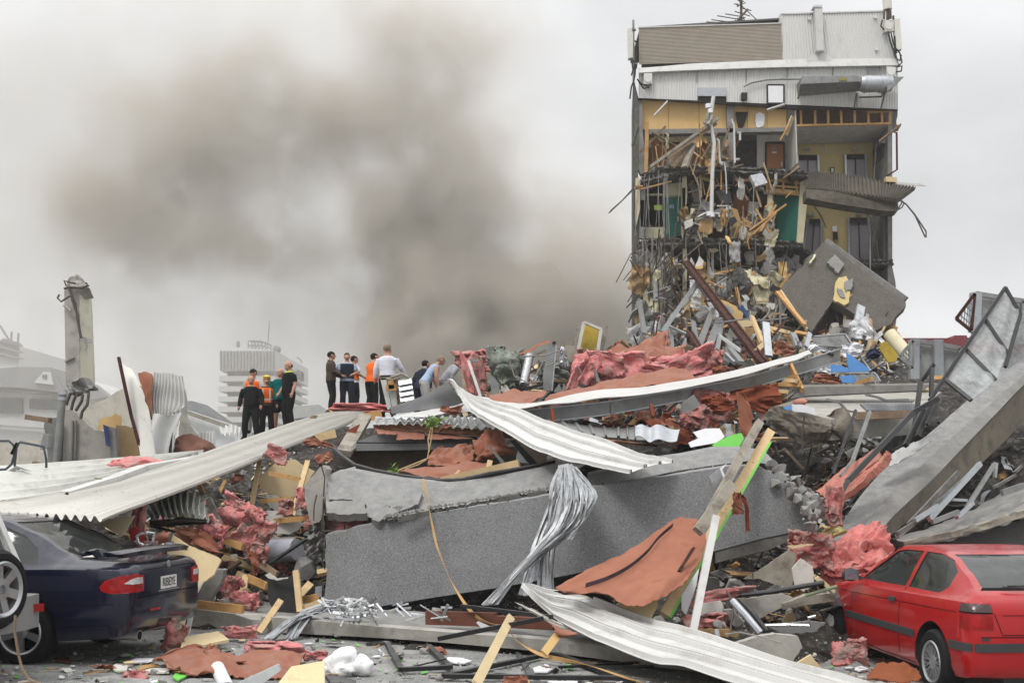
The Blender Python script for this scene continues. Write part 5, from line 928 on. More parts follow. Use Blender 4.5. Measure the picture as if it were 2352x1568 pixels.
# ---- left cavity under the corrugated roof
B('timber_stud','left upright of the orange timber frame in the left cavity',Z13,timber_pale,(285,-10,18.2),(215,390,17.6),.1)
B('timber_stud','right upright of the orange timber frame in the left cavity',Z13,timber_pale,(665,0,17.6),(545,435,16.8),.1)
B('timber_noggin','upper crosspiece of the orange timber frame',Z13,timber,(360,95,17.4),(605,145,17.3),.09)
B('timber_noggin','middle crosspiece of the orange timber frame',Z13,timber,(292,315,17.3),(560,298,17.2),.1)
B('timber_noggin','lowest crosspiece by the concrete stub',Z13,timber,(340,480,17),(665,450,16.6),.11)
Q('wall_board','cream board sheet behind the orange timber frame','board',Z13,board,18.0,((270,140),(410,10),(560,-15),(640,40),(720,80),(640,200),(610,285),(430,280),(300,235)),.03,.8)
Q('wall_board','lower cream board behind the orange timber frame','board',Z13,plaster,17.7,((330,255),(440,285),(600,330),(620,430),(420,410),(340,330)),.03,.8)
Q('grey_board','grey curved board low in the left cavity','board',Z13,plaster,16.9,((340,390),(430,395),(520,440),(620,490),(590,545),(520,580),(300,560),(330,480)),.04,.8)
Q('grey_board','pale grey board lying above the round beam','board',Z13,concrete_pale,16.7,((200,640),(300,610),(560,600),(590,640),(220,665)),.04)
mb = MB(); mb.tube([P(*Z13((215,735))[0],16.9),P(*Z13((400,715))[0],16.7),P(*Z13((580,700))[0],16.5)],[.17,.18,.165],24); mb.sm = True; one('round_beam','large smooth lilac-grey rounded beam in the left cavity','beam',mb,M('lilac',(.33,.335,.38),.7,var=.1,bump=.1))
mb = MB(); mb.tube(D(Z13((320,840),(470,740),(655,615)),15.5),.03,6); one('metal_rod','dark rod crossing the lilac-grey rounded beam','rod',mb,black_frame)
Q('charcoal_board','dark grey broken panel standing low left of the cracked panel','panel',Z13,M('charcoal',(.045,.045,.045),.8,var=.2,bump=.1),14.4,((345,910),(400,930),(510,920),(560,880),(575,1200),(530,1240),(420,1240),(350,1100)),.05,.6)
Q('torn_edge','torn pale paper edge on the dark grey panel','paper',Z13,plaster,14.3,((325,900),(360,885),(420,930),(510,918),(505,930),(420,945),(350,925)),.03,.8)
B('timber_stud','pale timber standing against the dark grey panel',Z13,timber_pale,(572,870,14.3),(605,1195,14.1),.1,.07)
B('timber_offcut','short orange timber leaning low in front of the dark panel',Z13,timber_pale,(450,1105,13.9),(275,1360,13.5),.1)
B('timber_offcut','short orange timber right of the dark panel, upper',Z13,timber_pale,(685,970,14.6),(600,1060,14.4),.12)
B('timber_offcut','brown timber right of the dark panel, lower',Z13,timber,(600,1105,14.6),(740,1080,14.4),.13)
B('timber_offcut','pale timber at the left foot of the cracked panel',Z13,timber_pale,(780,1105,14.3),(640,1160,14.1),.08)
B('timber_offcut','upright orange timber near the pink tufts in the cavity',Z13,timber_pale,(175,905,14.9),(145,1090,14.7),.11)
B('timber_offcut','brown timber joined to the upright near the pink tufts',Z13,timber,(180,920,14.9),(340,990,14.7),.13)
B('timber_offcut','long orange timber crossing the pink insulation, upper',Z13,timber,(305,390,16.3),(-20,535,15.8),.12)
B('timber_offcut','orange timber crossing the pink insulation, lower',Z13,timber_pale,(205,465,15.9),(10,615,15.6),.13)
B('timber_offcut','grey-white timber leaning above the pink insulation',Z4,timber_grey,(1435,245,15.8),(1515,425,15.4),.11)
B('timber_offcut','reddish timber low behind the blue car tail',Z4,timber,(1360,965,13.9),(1670,1000,13.7),.14)
B('timber_offcut','orange splintered plank in the middle of the cavity',Z13,timber,(0,625,15.4),(150,680,15.2),.13)
B('timber_offcut','old timber diagonal beside the dark grey panel',Z13,timber_old,(270,800,15.2),(420,900,15),.12)
Q('cream_sheet','large cream board leaning behind the blue car tail','board',Z4,board,lambda x,y: 13.6 - (y - 1250) * .002,((1190,485),(1300,560),(1500,640),(1520,660),(1470,760),(1400,810),(1330,880),(1290,960),(1260,1120),(1200,1130),(1140,900),(1150,600)),.04,.6)
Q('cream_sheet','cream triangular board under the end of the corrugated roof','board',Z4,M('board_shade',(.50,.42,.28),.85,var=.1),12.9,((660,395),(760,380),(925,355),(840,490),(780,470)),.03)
Q('white_strip','white board edge hanging down to the ground by the blue car','board',Z4,white,12.9,((1385,810),(1400,805),(1350,900),(1300,1165),(1270,1165),(1310,960)),.03)
Q('concrete_piece','grey broken beam piece behind the blue car tail','concrete',Z4,concrete,14.0,((1360,920),(1390,800),(1450,720),(1540,730),(1510,830),(1430,950),(1390,965)),.2,1)
Q('cream_sheet','flat cream board lying on the street right of the blue car','board',Z4,board,lambda x,y: 11.9 + (1475 - y) * .03,((1255,1190),(1500,1148),(1575,1205),(1240,1275)),.03,.6)
Q('cream_sheet','cream square board at the bottom edge beside the white bag','board',Z4,board,PL(9.2,0,3),((2000,1390),(2230,1350),(2230,1520),(1900,1520)),.03)
Q('cream_sheet','small pale board by the low slab edge','board',Z4,plaster,13.2,((1620,1035),(1800,1032),(1790,1072),(1730,1070)),.03,.5)
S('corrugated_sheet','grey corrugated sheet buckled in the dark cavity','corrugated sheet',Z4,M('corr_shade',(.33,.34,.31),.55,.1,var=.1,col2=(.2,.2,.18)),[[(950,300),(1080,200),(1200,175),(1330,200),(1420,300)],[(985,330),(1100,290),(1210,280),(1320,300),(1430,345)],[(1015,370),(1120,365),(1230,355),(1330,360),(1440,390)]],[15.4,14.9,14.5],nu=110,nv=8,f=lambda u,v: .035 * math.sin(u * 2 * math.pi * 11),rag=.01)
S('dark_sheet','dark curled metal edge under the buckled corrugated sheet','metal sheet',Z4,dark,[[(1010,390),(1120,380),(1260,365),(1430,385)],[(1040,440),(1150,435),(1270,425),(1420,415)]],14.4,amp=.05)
S('building_paper','terracotta paper roll beside the mirror','paper',Z4,paper,[[(1055,490),(1110,465),(1180,470)],[(1060,530),(1120,500),(1180,500)],[(1090,560),(1120,575),(1165,560)]],13.4,f=lambda u,v: .12 * math.sin(v * 3.1))
S('building_paper','terracotta paper strip folded in the left cavity','paper',Z4,paper,[[(1370,450),(1440,480),(1500,560)],[(1310,530),(1420,580),(1510,610)],[(1320,555),(1420,610),(1510,628)]],14.1)
S('building_paper','dusky terracotta paper in the middle of the cavity','paper',Z4,paper,[[(1210,430),(1330,440),(1380,500)],[(1200,500),(1300,560),(1400,570)]],14.4)
S('building_paper','hanging terracotta strip right of the door debris','paper',Z4,paper,[[(1690,590),(1760,600)],[(1720,680),(1780,690)],[(1740,770),(1765,770)]],14.6)
Q('red_sheet','glossy red panel behind the blue car rear window','panel',Z4,M('red_gloss',(.30,.02,.02),.3,var=.15),13.2,((880,450),(920,430),(1000,480),(960,560),(900,520)),.04)
mb = MB(); mb.tube(D(Z4((940,500),(965,480),(1010,474),(1060,478),(1050,540),(990,560),(950,545)),12.9),.02,6,closed=True); o = one('window_trim','bright rounded trim ring above the blue car boot','trim',mb,foil)
for lab,c,r,m_,sd,rot in (
        ('pink tuft hanging below the corrugated roof end',Z4((955,400,13.4))[0],(.17,.12,.42),pink_dusty,1,0),('large pink insulation pile in the middle of the cavity',Z4((1660,360,15.6))[0],(.55,.3,.4),pink,2,.5),
        ('dirty pink insulation under the crossing timbers',Z4((1740,460,15.4))[0],(.45,.3,.5),pink_dusty,3,.6),('pink tuft left of the grey-white timber',Z4((1450,460,14.9))[0],(.38,.25,.32),pink,4,.4),
        ('small pink tuft on the concrete stub corner',Z4((2075,240,16.5))[0],(.18,.15,.3),pink,5,0),('pink insulation in the rebar gap of the cracked panel',Z13((880,480,15.9))[0],(.75,.2,.22),pink_dusty,6,0),
        ('pink tuft by the upright orange timber',Z4((1600,870,14.8))[0],(.25,.2,.35),pink,7,0),('pink tuft left of the dark grey panel foot',Z4((1700,950,14.3))[0],(.3,.2,.25),pink,8,0),
        ('pink tuft on the street below the blue car bumper',Z4((1200,1190,11.9))[0],(.22,.2,.3),pink_dusty,9,.4),('pink tuft lying by the low slab near the short timber',Z4((1640,1155,12.9))[0],(.42,.25,.13),pink,10,0),
        ('pink strip lying on the ground in front of the silver strips',Z4((1900,1260,12))[0],(.6,.3,.13),pink,11,0),('pink tuft at the bottom edge near the green flake',Z4((940,1470,10.3))[0],(.2,.15,.15),pink,12,0),
        ('pink scrap near the white bag',Z4((2170,1320,11.2))[0],(.2,.15,.1),pink,13,0),('pink tuft behind the roof tip above the cavity',Z3((1900,1385,17.5))[0],(.35,.2,.22),pink_dusty,14,.3),
        ('pink tuft lower beside the round beam',Z4((1770,610,15.1))[0],(.28,.2,.2),pink_dusty,15,.3),('small pink tuft at the glossy red piece',Z4((1010,580,13))[0],(.28,.15,.15),pink_dusty,16,0),
        ('pink tuft above the timber noggin',Z4((1960,300,16.8))[0],(.22,.15,.22),pink_dusty,17,0)):
    fluff(lab,P(*c),[x * .66 for x in r],m_,sd,rot=rot)
# ---- heap behind the white sheet
for lab,c,r,m_,sd,rot in (
        ('large pink insulation mass over bent studs at the left of the heap',Z9((150,660,25))[0],(.85,.5,.3),pink_dusty,21,0),('pink insulation arm hanging down left of the grey wool',Z9((90,880,24.6))[0],(.22,.2,.85),pink,22,-.15),
        ('second pink arm hanging between bent studs',Z9((230,850,24.5))[0],(.2,.2,.75),pink_dusty,23,-.2),('pink insulation right end of the left mass',Z9((370,740,25))[0],(.5,.3,.28),pink_dusty,24,.2),
        ('pink tuft right of the grey wool',Z9((690,780,24.8))[0],(.2,.2,.3),pink,25,0),('dark pink insulation strip under the grey wool',Z9((600,940,24.6))[0],(.55,.25,.16),pink_dusty,26,-.2),
        ('great bright pink insulation heap right of centre',Z9((1750,800,24))[0],(1.15,.7,.75),pink,27,0),('pink insulation tail hanging left of the bright heap',Z9((1470,860,23.6))[0],(.35,.25,.75),pink,28,.5),
        ('pink insulation spreading right of the bright heap',Z9((2150,850,24.5))[0],(1.0,.5,.45),pink,29,.2),('red-pink tuft behind the steel stubs',Z9((1480,640,26))[0],(.45,.3,.3),pink_dusty,30,0),
        ('pink insulation pile below the shorter rusty beam',Z2((540,1150,25))[0],(1.25,.5,.5),pink,31,-.3),('ragged pink end hanging right of the shorter rusty beam',Z2((745,1090,25))[0],(.35,.3,.42),pink_dusty,32,0),
        ('pink tuft under the long beam at the right',Z8((215,830,19.5))[0],(.6,.3,.35),pink_dusty,33,.4),('pink tuft left below the long beam',Z8((80,910,19))[0],(.42,.25,.35),pink_dusty,34,.2)):
    fluff(lab,P(*c),[x * .74 for x in r],m_,sd,rot=rot)
fluff('round grey-green wool bundle between two pink masses',P(*Z9((540,770))[0],24.4),(.5,.4,.5),wool,41,.3,name='wool_bundle'); fluff('small grey-green wool tuft behind the big bundle',P(*Z9((400,640))[0],25.4),(.35,.25,.28),wool,42,name='wool_bundle'); fluff('dark grey wool behind the tall metal post',P(*Z9((1200,840))[0],25.2),(.6,.4,.35),wool,43,name='wool_bundle')
fluff('flat grey wool on the ridge of the heap',P(*Z9((650,650))[0],26),(.5,.3,.14),wool,44,name='wool_bundle')
fluff('pink insulation slab on the roof strip behind the people',P(*Z5((340,635))[0],24.6),(.85,.5,.10),M('pink_bright',(.68,.25,.24),.95,var=.15,scale=6,bump=.8,bscale=30),45,.2)
Q('cream_lump','cream torn board beside the pink slab on the roof strip','board',Z5,board_tan,25,((80,640),(110,620),(180,612),(250,630),(240,645),(100,660)),.1,1)
# flexible ducts
mb = MB(); p0,p1 = P(*Z9((815,630))[0],24.2),P(*Z9((745,975))[0],23.7); n = 42; mb.tube([p0.lerp(p1,i / n) for i in range(n + 1)],[.088 + (.01 if i % 2 else 0) for i in range(n + 1)],20); mb.sm = True; one('flexible_duct','straight silver ribbed duct standing in the heap','duct',mb,foil,sharp=20)
mb = MB(); L = D(Z9((1180,550),(1235,580),(1230,640),(1200,690),(1240,740),(1300,760)),24.6); pts = []
for a,b in zip(L,L[1:]): pts += [a.lerp(b,i / 6) for i in range(6)]
mb.tube(pts,[.075 + (.018 if i % 2 else 0) for i in range(len(pts))],16); mb.sm = True; one('flexible_duct','crumpled silver duct bending down behind the tall metal post','duct',mb,foil,sharp=20)
for lab,pts,Y,m_ in (('tall grey metal channel post standing in the heap',((1045,480),(1100,470),(1140,520),(1090,1045),(985,1040),(975,850)),24,galv_dull),('bright flange on the tall grey metal post',((1125,500),(1142,510),(1092,1045),(1078,1045)),23.95,galv),
        ('crumpled grey-brown sheet leaning in the heap',((1215,455),(1260,500),(1350,510),(1440,690),(1370,710),(1290,700),(1250,600)),24.3,timber_grey),('short grey post left of the standing duct',((350,870),(380,880),(460,960),(455,1090),(360,1090)),24,galv_dull),
        ('white round-ended pipe end low in the heap',((470,980),(540,970),(600,1060),(490,1060)),24.2,cream_metal),('thin steel stub left of the pink heap',((1490,560),(1520,550),(1560,670),(1530,690)),24.4,galv),('steel stub right of the steel loop',((1580,800),(1610,795),(1660,940),(1620,940)),23.3,galv_dull)):
    Q('metal_piece',lab,'metal',Z9,m_,Y,pts,.12)
Y_ = M('ochre_panel',(.46,.33,.06),.8,var=.12,col2=(.36,.25,.05))
r = thing('box_frame','upright open box with a yellow back standing on the heap ridge','box',P(*Z9((1500,560))[0],34))
mb = MB(); mb.poly(D(Z9((1465,240),(1665,310),(1625,560),(1400,560)),34.4),.05); part('back_panel',mb,Y_,r); mb = MB(); mb.poly(D(Z9((1465,225),(1460,235),(1390,565),(1330,510),(1370,300)),34),.1); part('side_panel',mb,timber_grey,r)
mb = MB(); mb.bar(P(*Z9((1465,225))[0],33.9),P(*Z9((1392,565))[0],33.9),.1,.08); mb.bar(P(*Z9((1465,228))[0],33.9),P(*Z9((1668,312))[0],34),.1,.08); mb.bar(P(*Z9((1668,312))[0],34),P(*Z9((1630,560))[0],34),.1,.1); part('rim',mb,plaster,r)
mb = MB(); mb.poly(D(Z9((1670,310),(1750,270),(1740,400),(1690,570),(1635,560)),34.2),.1); part('outer_panel',mb,timber_grey,r)
S('building_paper','long thin orange strip flying off the tall metal post','paper',Z9,M('orange_paper',(.52,.19,.11),.8,var=.12),[[(685,603),(800,560),(930,480),(1080,445)],[(700,610),(830,575),(940,500),(1090,462)]],24,amp=.02,nu=24,nv=3,rag=.01)
S('building_paper','broad terracotta sheet draped over the white beam top, left piece','paper',Z9,paper,[[(330,1100),(520,1055),(750,1045),(1030,1040)],[(350,1150),(560,1110),(780,1110),(1000,1100)],[(420,1190),(600,1200),(740,1160),(850,1180)],[(600,1220),(700,1215),(770,1245),(835,1235)]],[21.2,20.7,20.3,20],nu=24,nv=14,amp=.06,seed=4)
S('building_paper','long terracotta sheet edge running under the pink heap','paper',Z9,paper,[[(1200,1060),(1500,1000),(1800,910),(2100,840),(2352,800),(2700,790)],[(1050,1110),(1450,1050),(1750,985),(2100,940),(2352,930),(2800,900)],[(920,1215),(1300,1125),(1600,1060),(1900,1020),(2200,990),(2700,960)]],[22.4,21.7,21.2],nu=50,nv=14,amp=.09,fr=5,seed=5)
S('building_paper','terracotta sheet folded behind the pink heap, upper fold','paper',Z9,paper,[[(1620,590),(1930,500),(2150,480),(2352,490),(2700,480)],[(1640,650),(1950,590),(2150,560),(2400,560),(2650,540)],[(1700,700),(1950,660),(2150,640),(2352,640),(2700,620)],[(1900,720),(2080,760),(2250,800),(2400,800),(2700,760)]],[27.5,26.8,26.3,25.8],nu=40,nv=20,amp=.2,fr=4,seed=6)
S('building_paper','terracotta sheet sticking up at the foot of the tower wreckage','paper',Z10,paper,[[(270,1220),(400,1195),(470,1230)],[(260,1320),(400,1300),(490,1330)],[(200,1400),(400,1380),(480,1400)]],[31,30,29],amp=.25,nu=18,nv=16,seed=7)
S('building_paper','terracotta sheet curling on the right below the shorter rusty beam','paper',Z2,paper,[[(720,1130),(800,1125),(850,1150)],[(730,1200),(800,1190),(860,1170)]],24,amp=.1,seed=8)
S('building_paper','small terracotta sheet among the right wreckage by the rusty beam foot','paper',Z2,paper,[[(1150,990),(1200,960),(1300,1010)],[(1160,1060),(1230,1070),(1300,1050)]],34,amp=.15,seed=9)
S('black_sheet','dark torn plastic scrap on the terracotta fold','sheet',Z9,black_frame,[[(2120,760),(2200,710),(2352,690)],[(2180,780),(2260,770),(2352,750)]],25.5,amp=.05,seed=10)
for q in (((0,800,24.5),(70,1080,24)),((90,690,24.3),(235,1120,23.8)),((100,680,24.3),(215,688,24.3)),((640,700,25),(1035,530,25)),((640,740,25),(1000,560,25.2)),((1090,480,24),(1130,470,24)),((620,1050,23.5),(750,970,23.4)),((740,960,23.4),(790,1040,23.4)),((690,1040,23.6),(975,970,23.6)),((1100,920,24.6),(1390,940,24.6)),((1330,900,24.4),(1440,920,24.4)),((1600,540,24.8),(1630,640,24.6)),((1440,640,24.5),(1500,545,24.5)),((1545,630,24.5),(1635,665,24.3)),((1290,720,24.5),(1450,830,24.2)),((1340,780,24.2),(1400,920,24)),((1400,970,23),(1490,1000,22.9)),((1800,1200,19),(1810,1330,19))):
    B('metal_stud','thin bent metal stud poking out of the heap behind the white sheet',Z9,[galv_dull,black_frame,timber_old][len(str(q)) % 3],q[0],q[1],.1,.05,'metal stud')['group'] = 'bent studs in the heap behind the white sheet'
for i,q in enumerate((((0,1000),(30,1060)),((580,700),(640,880),(700,890)),((640,880),(800,950),(970,935)),((980,690),(940,780),(840,960)),((1000,755),(1160,700),(1180,680)),((1380,740),(1420,800),(1440,850)),((700,640),(1020,620),(1180,560)),((860,985),(880,930),(930,935)))):
    tub('loose_wire','thin grey wire looping over the heap behind the white sheet','wire',Z9(*q),23.4,.015,wire_grey,'wires over the heap behind the white sheet')
# saw-tooth dark sheet
mb = MB(); mb.poly(D(Z9((1110,1040),(1170,960),(1200,1035),(1225,960),(1290,1040),(1330,930),(1370,1030),(1400,960),(1400,1050),(1110,1060)),23.6),.03); one('toothed_sheet','jagged dark metal edge in front of the heap','metal sheet',mb,galv_dull)
# window stub by the people
r = thing('window_piece','broken white window piece with an orange rail beside the white shirt man','window',P(*Z5((510,640))[0],24))
for pts,m_,nm in ((((440,425),(480,425),(520,640),(490,640)),white_metal,'frame_post'),(((480,430),(560,430),(590,620),(520,640)),timber_old,'lining'),(((490,470),(545,470),(560,640),(525,640)),white_metal,'pane'),(((440,420),(640,410),(640,430),(445,438)),timber_grey,'top_rail')):
    mb = MB(); mb.poly(D(Z5(*pts),24.0 + (.05 if nm == 'lining' else 0)),.05); part(nm,mb,m_,r)
for a,b in (((480,490),(552,492)),((510,440),(520,500))): mb = MB(); mb.bar(P(*Z5(a)[0],23.9),P(*Z5(b)[0],23.9),.12,.05,(0,-1,0)); part('rail',mb,timber,r)
for k in range(4): mb = MB(); q = Z5((562 + k * 4,440 + 38 * k),(655 + k * 5,425 + 38 * k),(660 + k * 5,458 + 38 * k),(570 + k * 4,476 + 38 * k)); mb.patch([D(q[:2],23.8),D([q[3],q[2]],23.6)],nu=6,nv=6,f=lambda u,v: .06 * math.sin(v * 3.1)); part('louvre_blade',mb,galv,r)
mb = MB(); mb.bar(P(*Z5((562,430))[0],23.8),P(*Z5((598,600))[0],23.8),.1,.08); part('frame_post',mb,timber_old,r)
tub('bent_rail','thin tan bent rail over the broken white window piece','strip',Z5((515,420),(590,395),(640,425)),23.7,.035,timber_grey)
# ---- opening below the ledge
S('building_paper','large terracotta paper hood in the opening over the black tube','paper',Z5,paper,[[(1090,850),(1150,800),(1200,775),(1290,830)],[(1085,960),(1150,900),(1230,870),(1330,900)],[(1095,1020),(1200,980),(1330,950),(1500,1010)]],[17.6,17.3,17.3],amp=.12,nu=22,nv=18,seed=11)
S('building_paper','crumpled terracotta paper lying in the opening, left part','paper',Z5,paper,[[(860,885),(980,880),(1060,880),(1095,930)],[(770,960),(880,960),(1000,950),(1085,960)],[(765,1030),(900,1030),(1000,1010),(1090,980)]],[17.7,17.4,17.1],amp=.12,nu=24,nv=18,seed=12)
S('building_paper','flat terracotta paper tongue reaching down to the black tube','paper',Z5,paper,[[(570,1062),(800,1035),(1000,1000),(1180,1010)],[(700,1090),(850,1080),(1000,1060),(1160,1040)],[(860,1120),(900,1110),(980,1105),(1080,1080)]],[17,16.7,16.5],amp=.05,nu=24,nv=10,seed=13)
S('building_paper','curled terracotta flap on the corrugated roof edge','paper',Z5,paper,[[(830,800),(850,760),(900,738)],[(850,795),(900,770),(955,745)]],18,amp=.05,seed=14)
S('building_paper','two terracotta scraps below the rolled sheet','paper',Z5,paper,[[(860,610),(930,620),(1020,605)],[(850,650),(920,655),(1000,650)],[(900,670),(960,680),(1000,660)]],18.7,amp=.06,seed=15)
B('timber_plank','pale plank with white edge lying along the black tube',Z5,timber_pale,(865,1130,16.5),(1395,1010,16),.13,.06)
B('timber_offcut','short pale timber sticking up behind the plank, right',Z5,timber_pale,(1195,995,16.6),(1182,1050,16.5),.09)
B('timber_offcut','short pale timber wedge behind the plank, left',Z5,timber_pale,(985,1068,16.7),(945,1112,16.5),.08)
Q('metal_scrap','grey pointed metal scrap in the opening','metal',Z5,galv_dull,17,((1170,875),(1190,885),(1310,1015),(1270,1010)),.02)
Q('metal_scrap','pale triangular metal scrap right in the opening','metal',Z5,galv,16.8,((1385,915),(1445,960),(1460,1010),(1370,1000)),.02)
Q('metal_scrap','dark bar piece right in the opening','metal',Z5,black_frame,16.7,((1330,850),(1370,850),(1530,1020),(1470,1020)),.05)
mb = MB(); L = D(Z5((125,925,17.3),(170,970,17),(260,1035,16.7),(400,1075,16.4),(600,1115,16.1),(850,1145,15.8),(1000,1140,15.7),(1200,1095,15.7),(1540,1035,15.9),(1640,1010,16)))
r = thing('rubber_seal','thick black curved tube bundle drooping over the cracked panel','tube',L[4])
for k in range(3): mb = MB(); mb.tube([p + Vector((0,.05 * k,-.035 * k + .03)) for p in L],[.035] * 8 + [.02] * 2,8); mb.sm = True; part('strand',mb,black_frame,r)
B('metal_strip','thin pale flat strip beside the black tube end',Z5,plaster,(205,1065,16.3),(270,1048,16.4),.08,.03)
B('timber_post','weathered timber post leaning under the roof strip end',Z5,timber_grey,(335,690,20),(190,940,18.2),.28,.1)
Q('plank','brown dark board left of the weathered post','board',Z5,paper_dark,19,((150,880),(220,780),(300,740),(220,900),(160,920)),.05)
B('timber_offcut','orange timber under the roof strip, left of the post',Z5,timber_pale,(0,835,18.9),(135,805,18.9),.16)
B('timber_offcut','orange-brown timber at the end of the roof strip',Z5,timber,(320,700,22),(450,670,22),.2)
Q('timber_offcut','pale grey timber flake on the panel end','board',Z5,concrete_pale,17.2,((235,905),(275,860),(275,900),(240,930)),.05)
S('building_paper','terracotta scraps hanging left of the weathered post','paper',Z5,paper,[[(0,850),(60,855),(110,880)],[(0,905),(40,890),(140,920)]],18.3,amp=.05,seed=16)
S('building_paper','terracotta scrap under the roof strip near the timber frame','paper',Z3,paper,[[(2070,1290),(2150,1255),(2200,1290)],[(2100,1330),(2200,1330),(2250,1350)]],18.2,amp=.06,seed=17)
# twigs with leaves
pt = thing('torn_shrub','small torn shrub with bright green leaves lying on the corrugated roof edge','plant',P(*Z5((770,900))[0],17.9))
mb = MB()
for q in (((800,750),(795,830),(775,920),(765,980)),((790,760),(770,850),(778,930)),((765,980),(700,1020),(610,1050)),((800,745),(760,730),(740,740)),((800,745),(850,715),(880,705)),((770,975),(560,1060),(500,1070))): mb.tube(D(Z5(*q),17.8),.012,5)
part('stem',mb,timber_pale,pt); mb = MB(); R = random.Random(8)
for i in range(170):
    c,sx = ((805,735),60) if i < 120 else ((530,1070),50); x,y = c[0] + R.gauss(0,sx * .45),c[1] + R.gauss(0,15); a = P(*Z5((x,y))[0],17.7 + R.uniform(-.3,.2)); d_ = Vector((R.uniform(-1,1),R.uniform(-1,1),R.uniform(-.6,.9))).normalized() * R.uniform(.07,.13); s_ = d_.cross(Vector((R.random(),R.random(),R.random()))).normalized() * .016
    mb.add([a,a + d_ * .5 + s_,a + d_,a + d_ * .5 - s_],[[0,1,2,3]])
part('leaves',mb,M('leaf_light',(.13,.24,.04),.55,var=.5,scale=20),pt)
# ---- silver torn strip bundle over the cracked panel
def bundle(name,label,tracks,m_,seed,n,w_=.05,spread=8,z=Z6):
    R = random.Random(seed); r = thing(name,label,'metal strips',P(*z(tracks[0][-1][:2])[0],tracks[0][-1][2])); k = 0
    for i in range(n):
        tr = R.choice(tracks); o1,o2 = R.gauss(0,1),R.gauss(0,1); L = []
        for j,q in enumerate(tr): s_ = q[3] * .75; L.append(P(*z((q[0] + o1 * s_ + R.gauss(0,8),q[1] + o2 * s_ * .25))[0],q[2] + R.uniform(-.06,.06)))
        e = [R.uniform(.5,1) * w_ for _ in L]; mb = MB(); dx = [Vector((R.uniform(.5,1),R.uniform(-.5,.5),R.uniform(-.2,.2))).normalized()] * len(L)
        mb.patch([[p - q_ * w2 for p,q_,w2 in zip(L,dx,e)],[p + q_ * w2 for p,q_,w2 in zip(L,dx,e)]],nu=12,nv=2,f=lambda u,v: .02 * noise.noise(Vector((u * 4,v,i))),th=.004)
        part('strip',mb,m_,r)
    return r
sil = M('silver_strip',(.31,.32,.33),.42,.4,var=.25,scale=5,bump=.3,bscale=20,col2=(.16,.165,.17),c2lo=.5,c2hi=.7,c2s=8)
bundle('torn_metal_bundle','bundle of long torn silver strips hanging down over the cracked panel',[[(1720,10,14.6,22),(1740,120,14.2,45),(1740,260,13.9,60),(1690,420,13.8,55),(1600,520,13.7,30),(1400,720,13.5,18),(1180,965,13.2,25)],[(1720,10,14.6,22),(1750,140,14.2,40),(1760,300,13.9,50),(1680,500,13.8,40),(1540,620,13.7,20),(1330,820,13.4,18)],
    [(1710,20,14.6,20),(1680,150,14.2,30),(1630,300,14.1,20),(1600,600,14,25),(1580,860,13.8,30)],[(1740,20,14.6,20),(1840,120,14.2,18),(1890,220,14,12),(1830,360,13.9,15),(1720,520,13.8,15)],[(1690,160,14.2,25),(1560,500,14,25),(1430,900,13.5,22)]],sil,4,99,.024)
bundle('torn_metal_pile','tangled pile of shiny silver strips on the low slab',[[(1990,1200,13,20),(2060,1080,13.3,25),(2160,1000,13.5,30),(2300,960,13.6,35)],[(1850,1200,12.9,20),(2000,1080,13.2,20),(2150,1020,13.4,30),(2280,990,13.5,40)]],sil,5,50,.025,z=Z4)
R = random.Random(77); r = thing('silver_scrap_pile','glittering pile of short silver scraps along the foot of the cracked panel','metal scraps',P(*Z6((300,1050))[0],13.3))
for i in range(96):
    x = R.choice([R.gauss(170,90),R.gauss(260,60),R.uniform(350,980)]); top_ = 930 + max(0,(x - 250)) * .08; y = R.uniform(top_,1070 - max(0,x - 350) * .03); c = P(*Z6((x,y))[0],13.4 - (y - 950) * .006); d_ = Vector((R.uniform(-1,1),R.uniform(-.4,.4),R.uniform(-.35,.5))).normalized() * R.uniform(.04,.14)
    mb = MB(); mb.bar(c - d_,c + d_,R.uniform(.012,.035),.008,(R.uniform(-.5,.5),-1,.6)); part('scrap',mb,R.choice([sil,sil,galv,galv_dull,galv_dull]),r)
# ---- orange strap
mb = MB(); L = D(Z6((725,105,15.2),(760,250,14.9),(800,400,14.7),(840,570,14.5),(920,790,14.2),(1010,960,13.6),(1100,1060,12.9),(1200,1100,12.6),(1300,1115,12.3),(1390,1220,11.8),(1520,1310,11.3),(1700,1360,10.9),(1870,1385,10.6),(2100,1450,10.3),(2300,1520,10)))
mb.patch([L,[p + Vector((.034 * math.cos(i * 1.3),0,.03 * math.sin(i * 1.3) + .012)) for i,p in enumerate(L)]],nu=110,nv=2,th=.004); one('strap','long orange-tan strap hanging down the cracked panel to the street','strap',mb,strap_m)
# ---- front: terracotta sheet, roof sheet, timbers
def tcY(x,y): return 13.9 - (y - 1190) * .010 + (x - 1500) * .0006
tc_rows = [[(1274,1350),(1340,1316),(1428,1272),(1512,1218),(1566,1186),(1608,1198)],[(1280,1356),(1370,1345),(1460,1310),(1530,1275),(1580,1250),(1622,1240)],[(1290,1360),(1380,1362),(1450,1350),(1520,1320),(1580,1300),(1610,1290)],[(1300,1362),(1370,1368),(1430,1390),(1480,1400),(1530,1370),(1580,1340)]]
mb = MB(); mb.patch([[P(x,y,tcY(x,y)) for x,y in r_] for r_ in tc_rows],nu=34,nv=26,smooth=False,f=lambda u,v: .09 * abs(noise.noise(Vector((u * 2.4 + v,v * 2.4,5)))) + .03 * abs(noise.noise(Vector((u * 8,v * 6,5)))),th=.006,rag=.03); o = one('building_paper','big flat terracotta sheet lying right of the silver strips with a dark printed line','paper',mb,M('paper_bright',(.30,.125,.08),.8,var=.15,scale=2,bump=.4,bscale=7,col2=(.23,.09,.055),c2lo=.55,c2hi=.75))
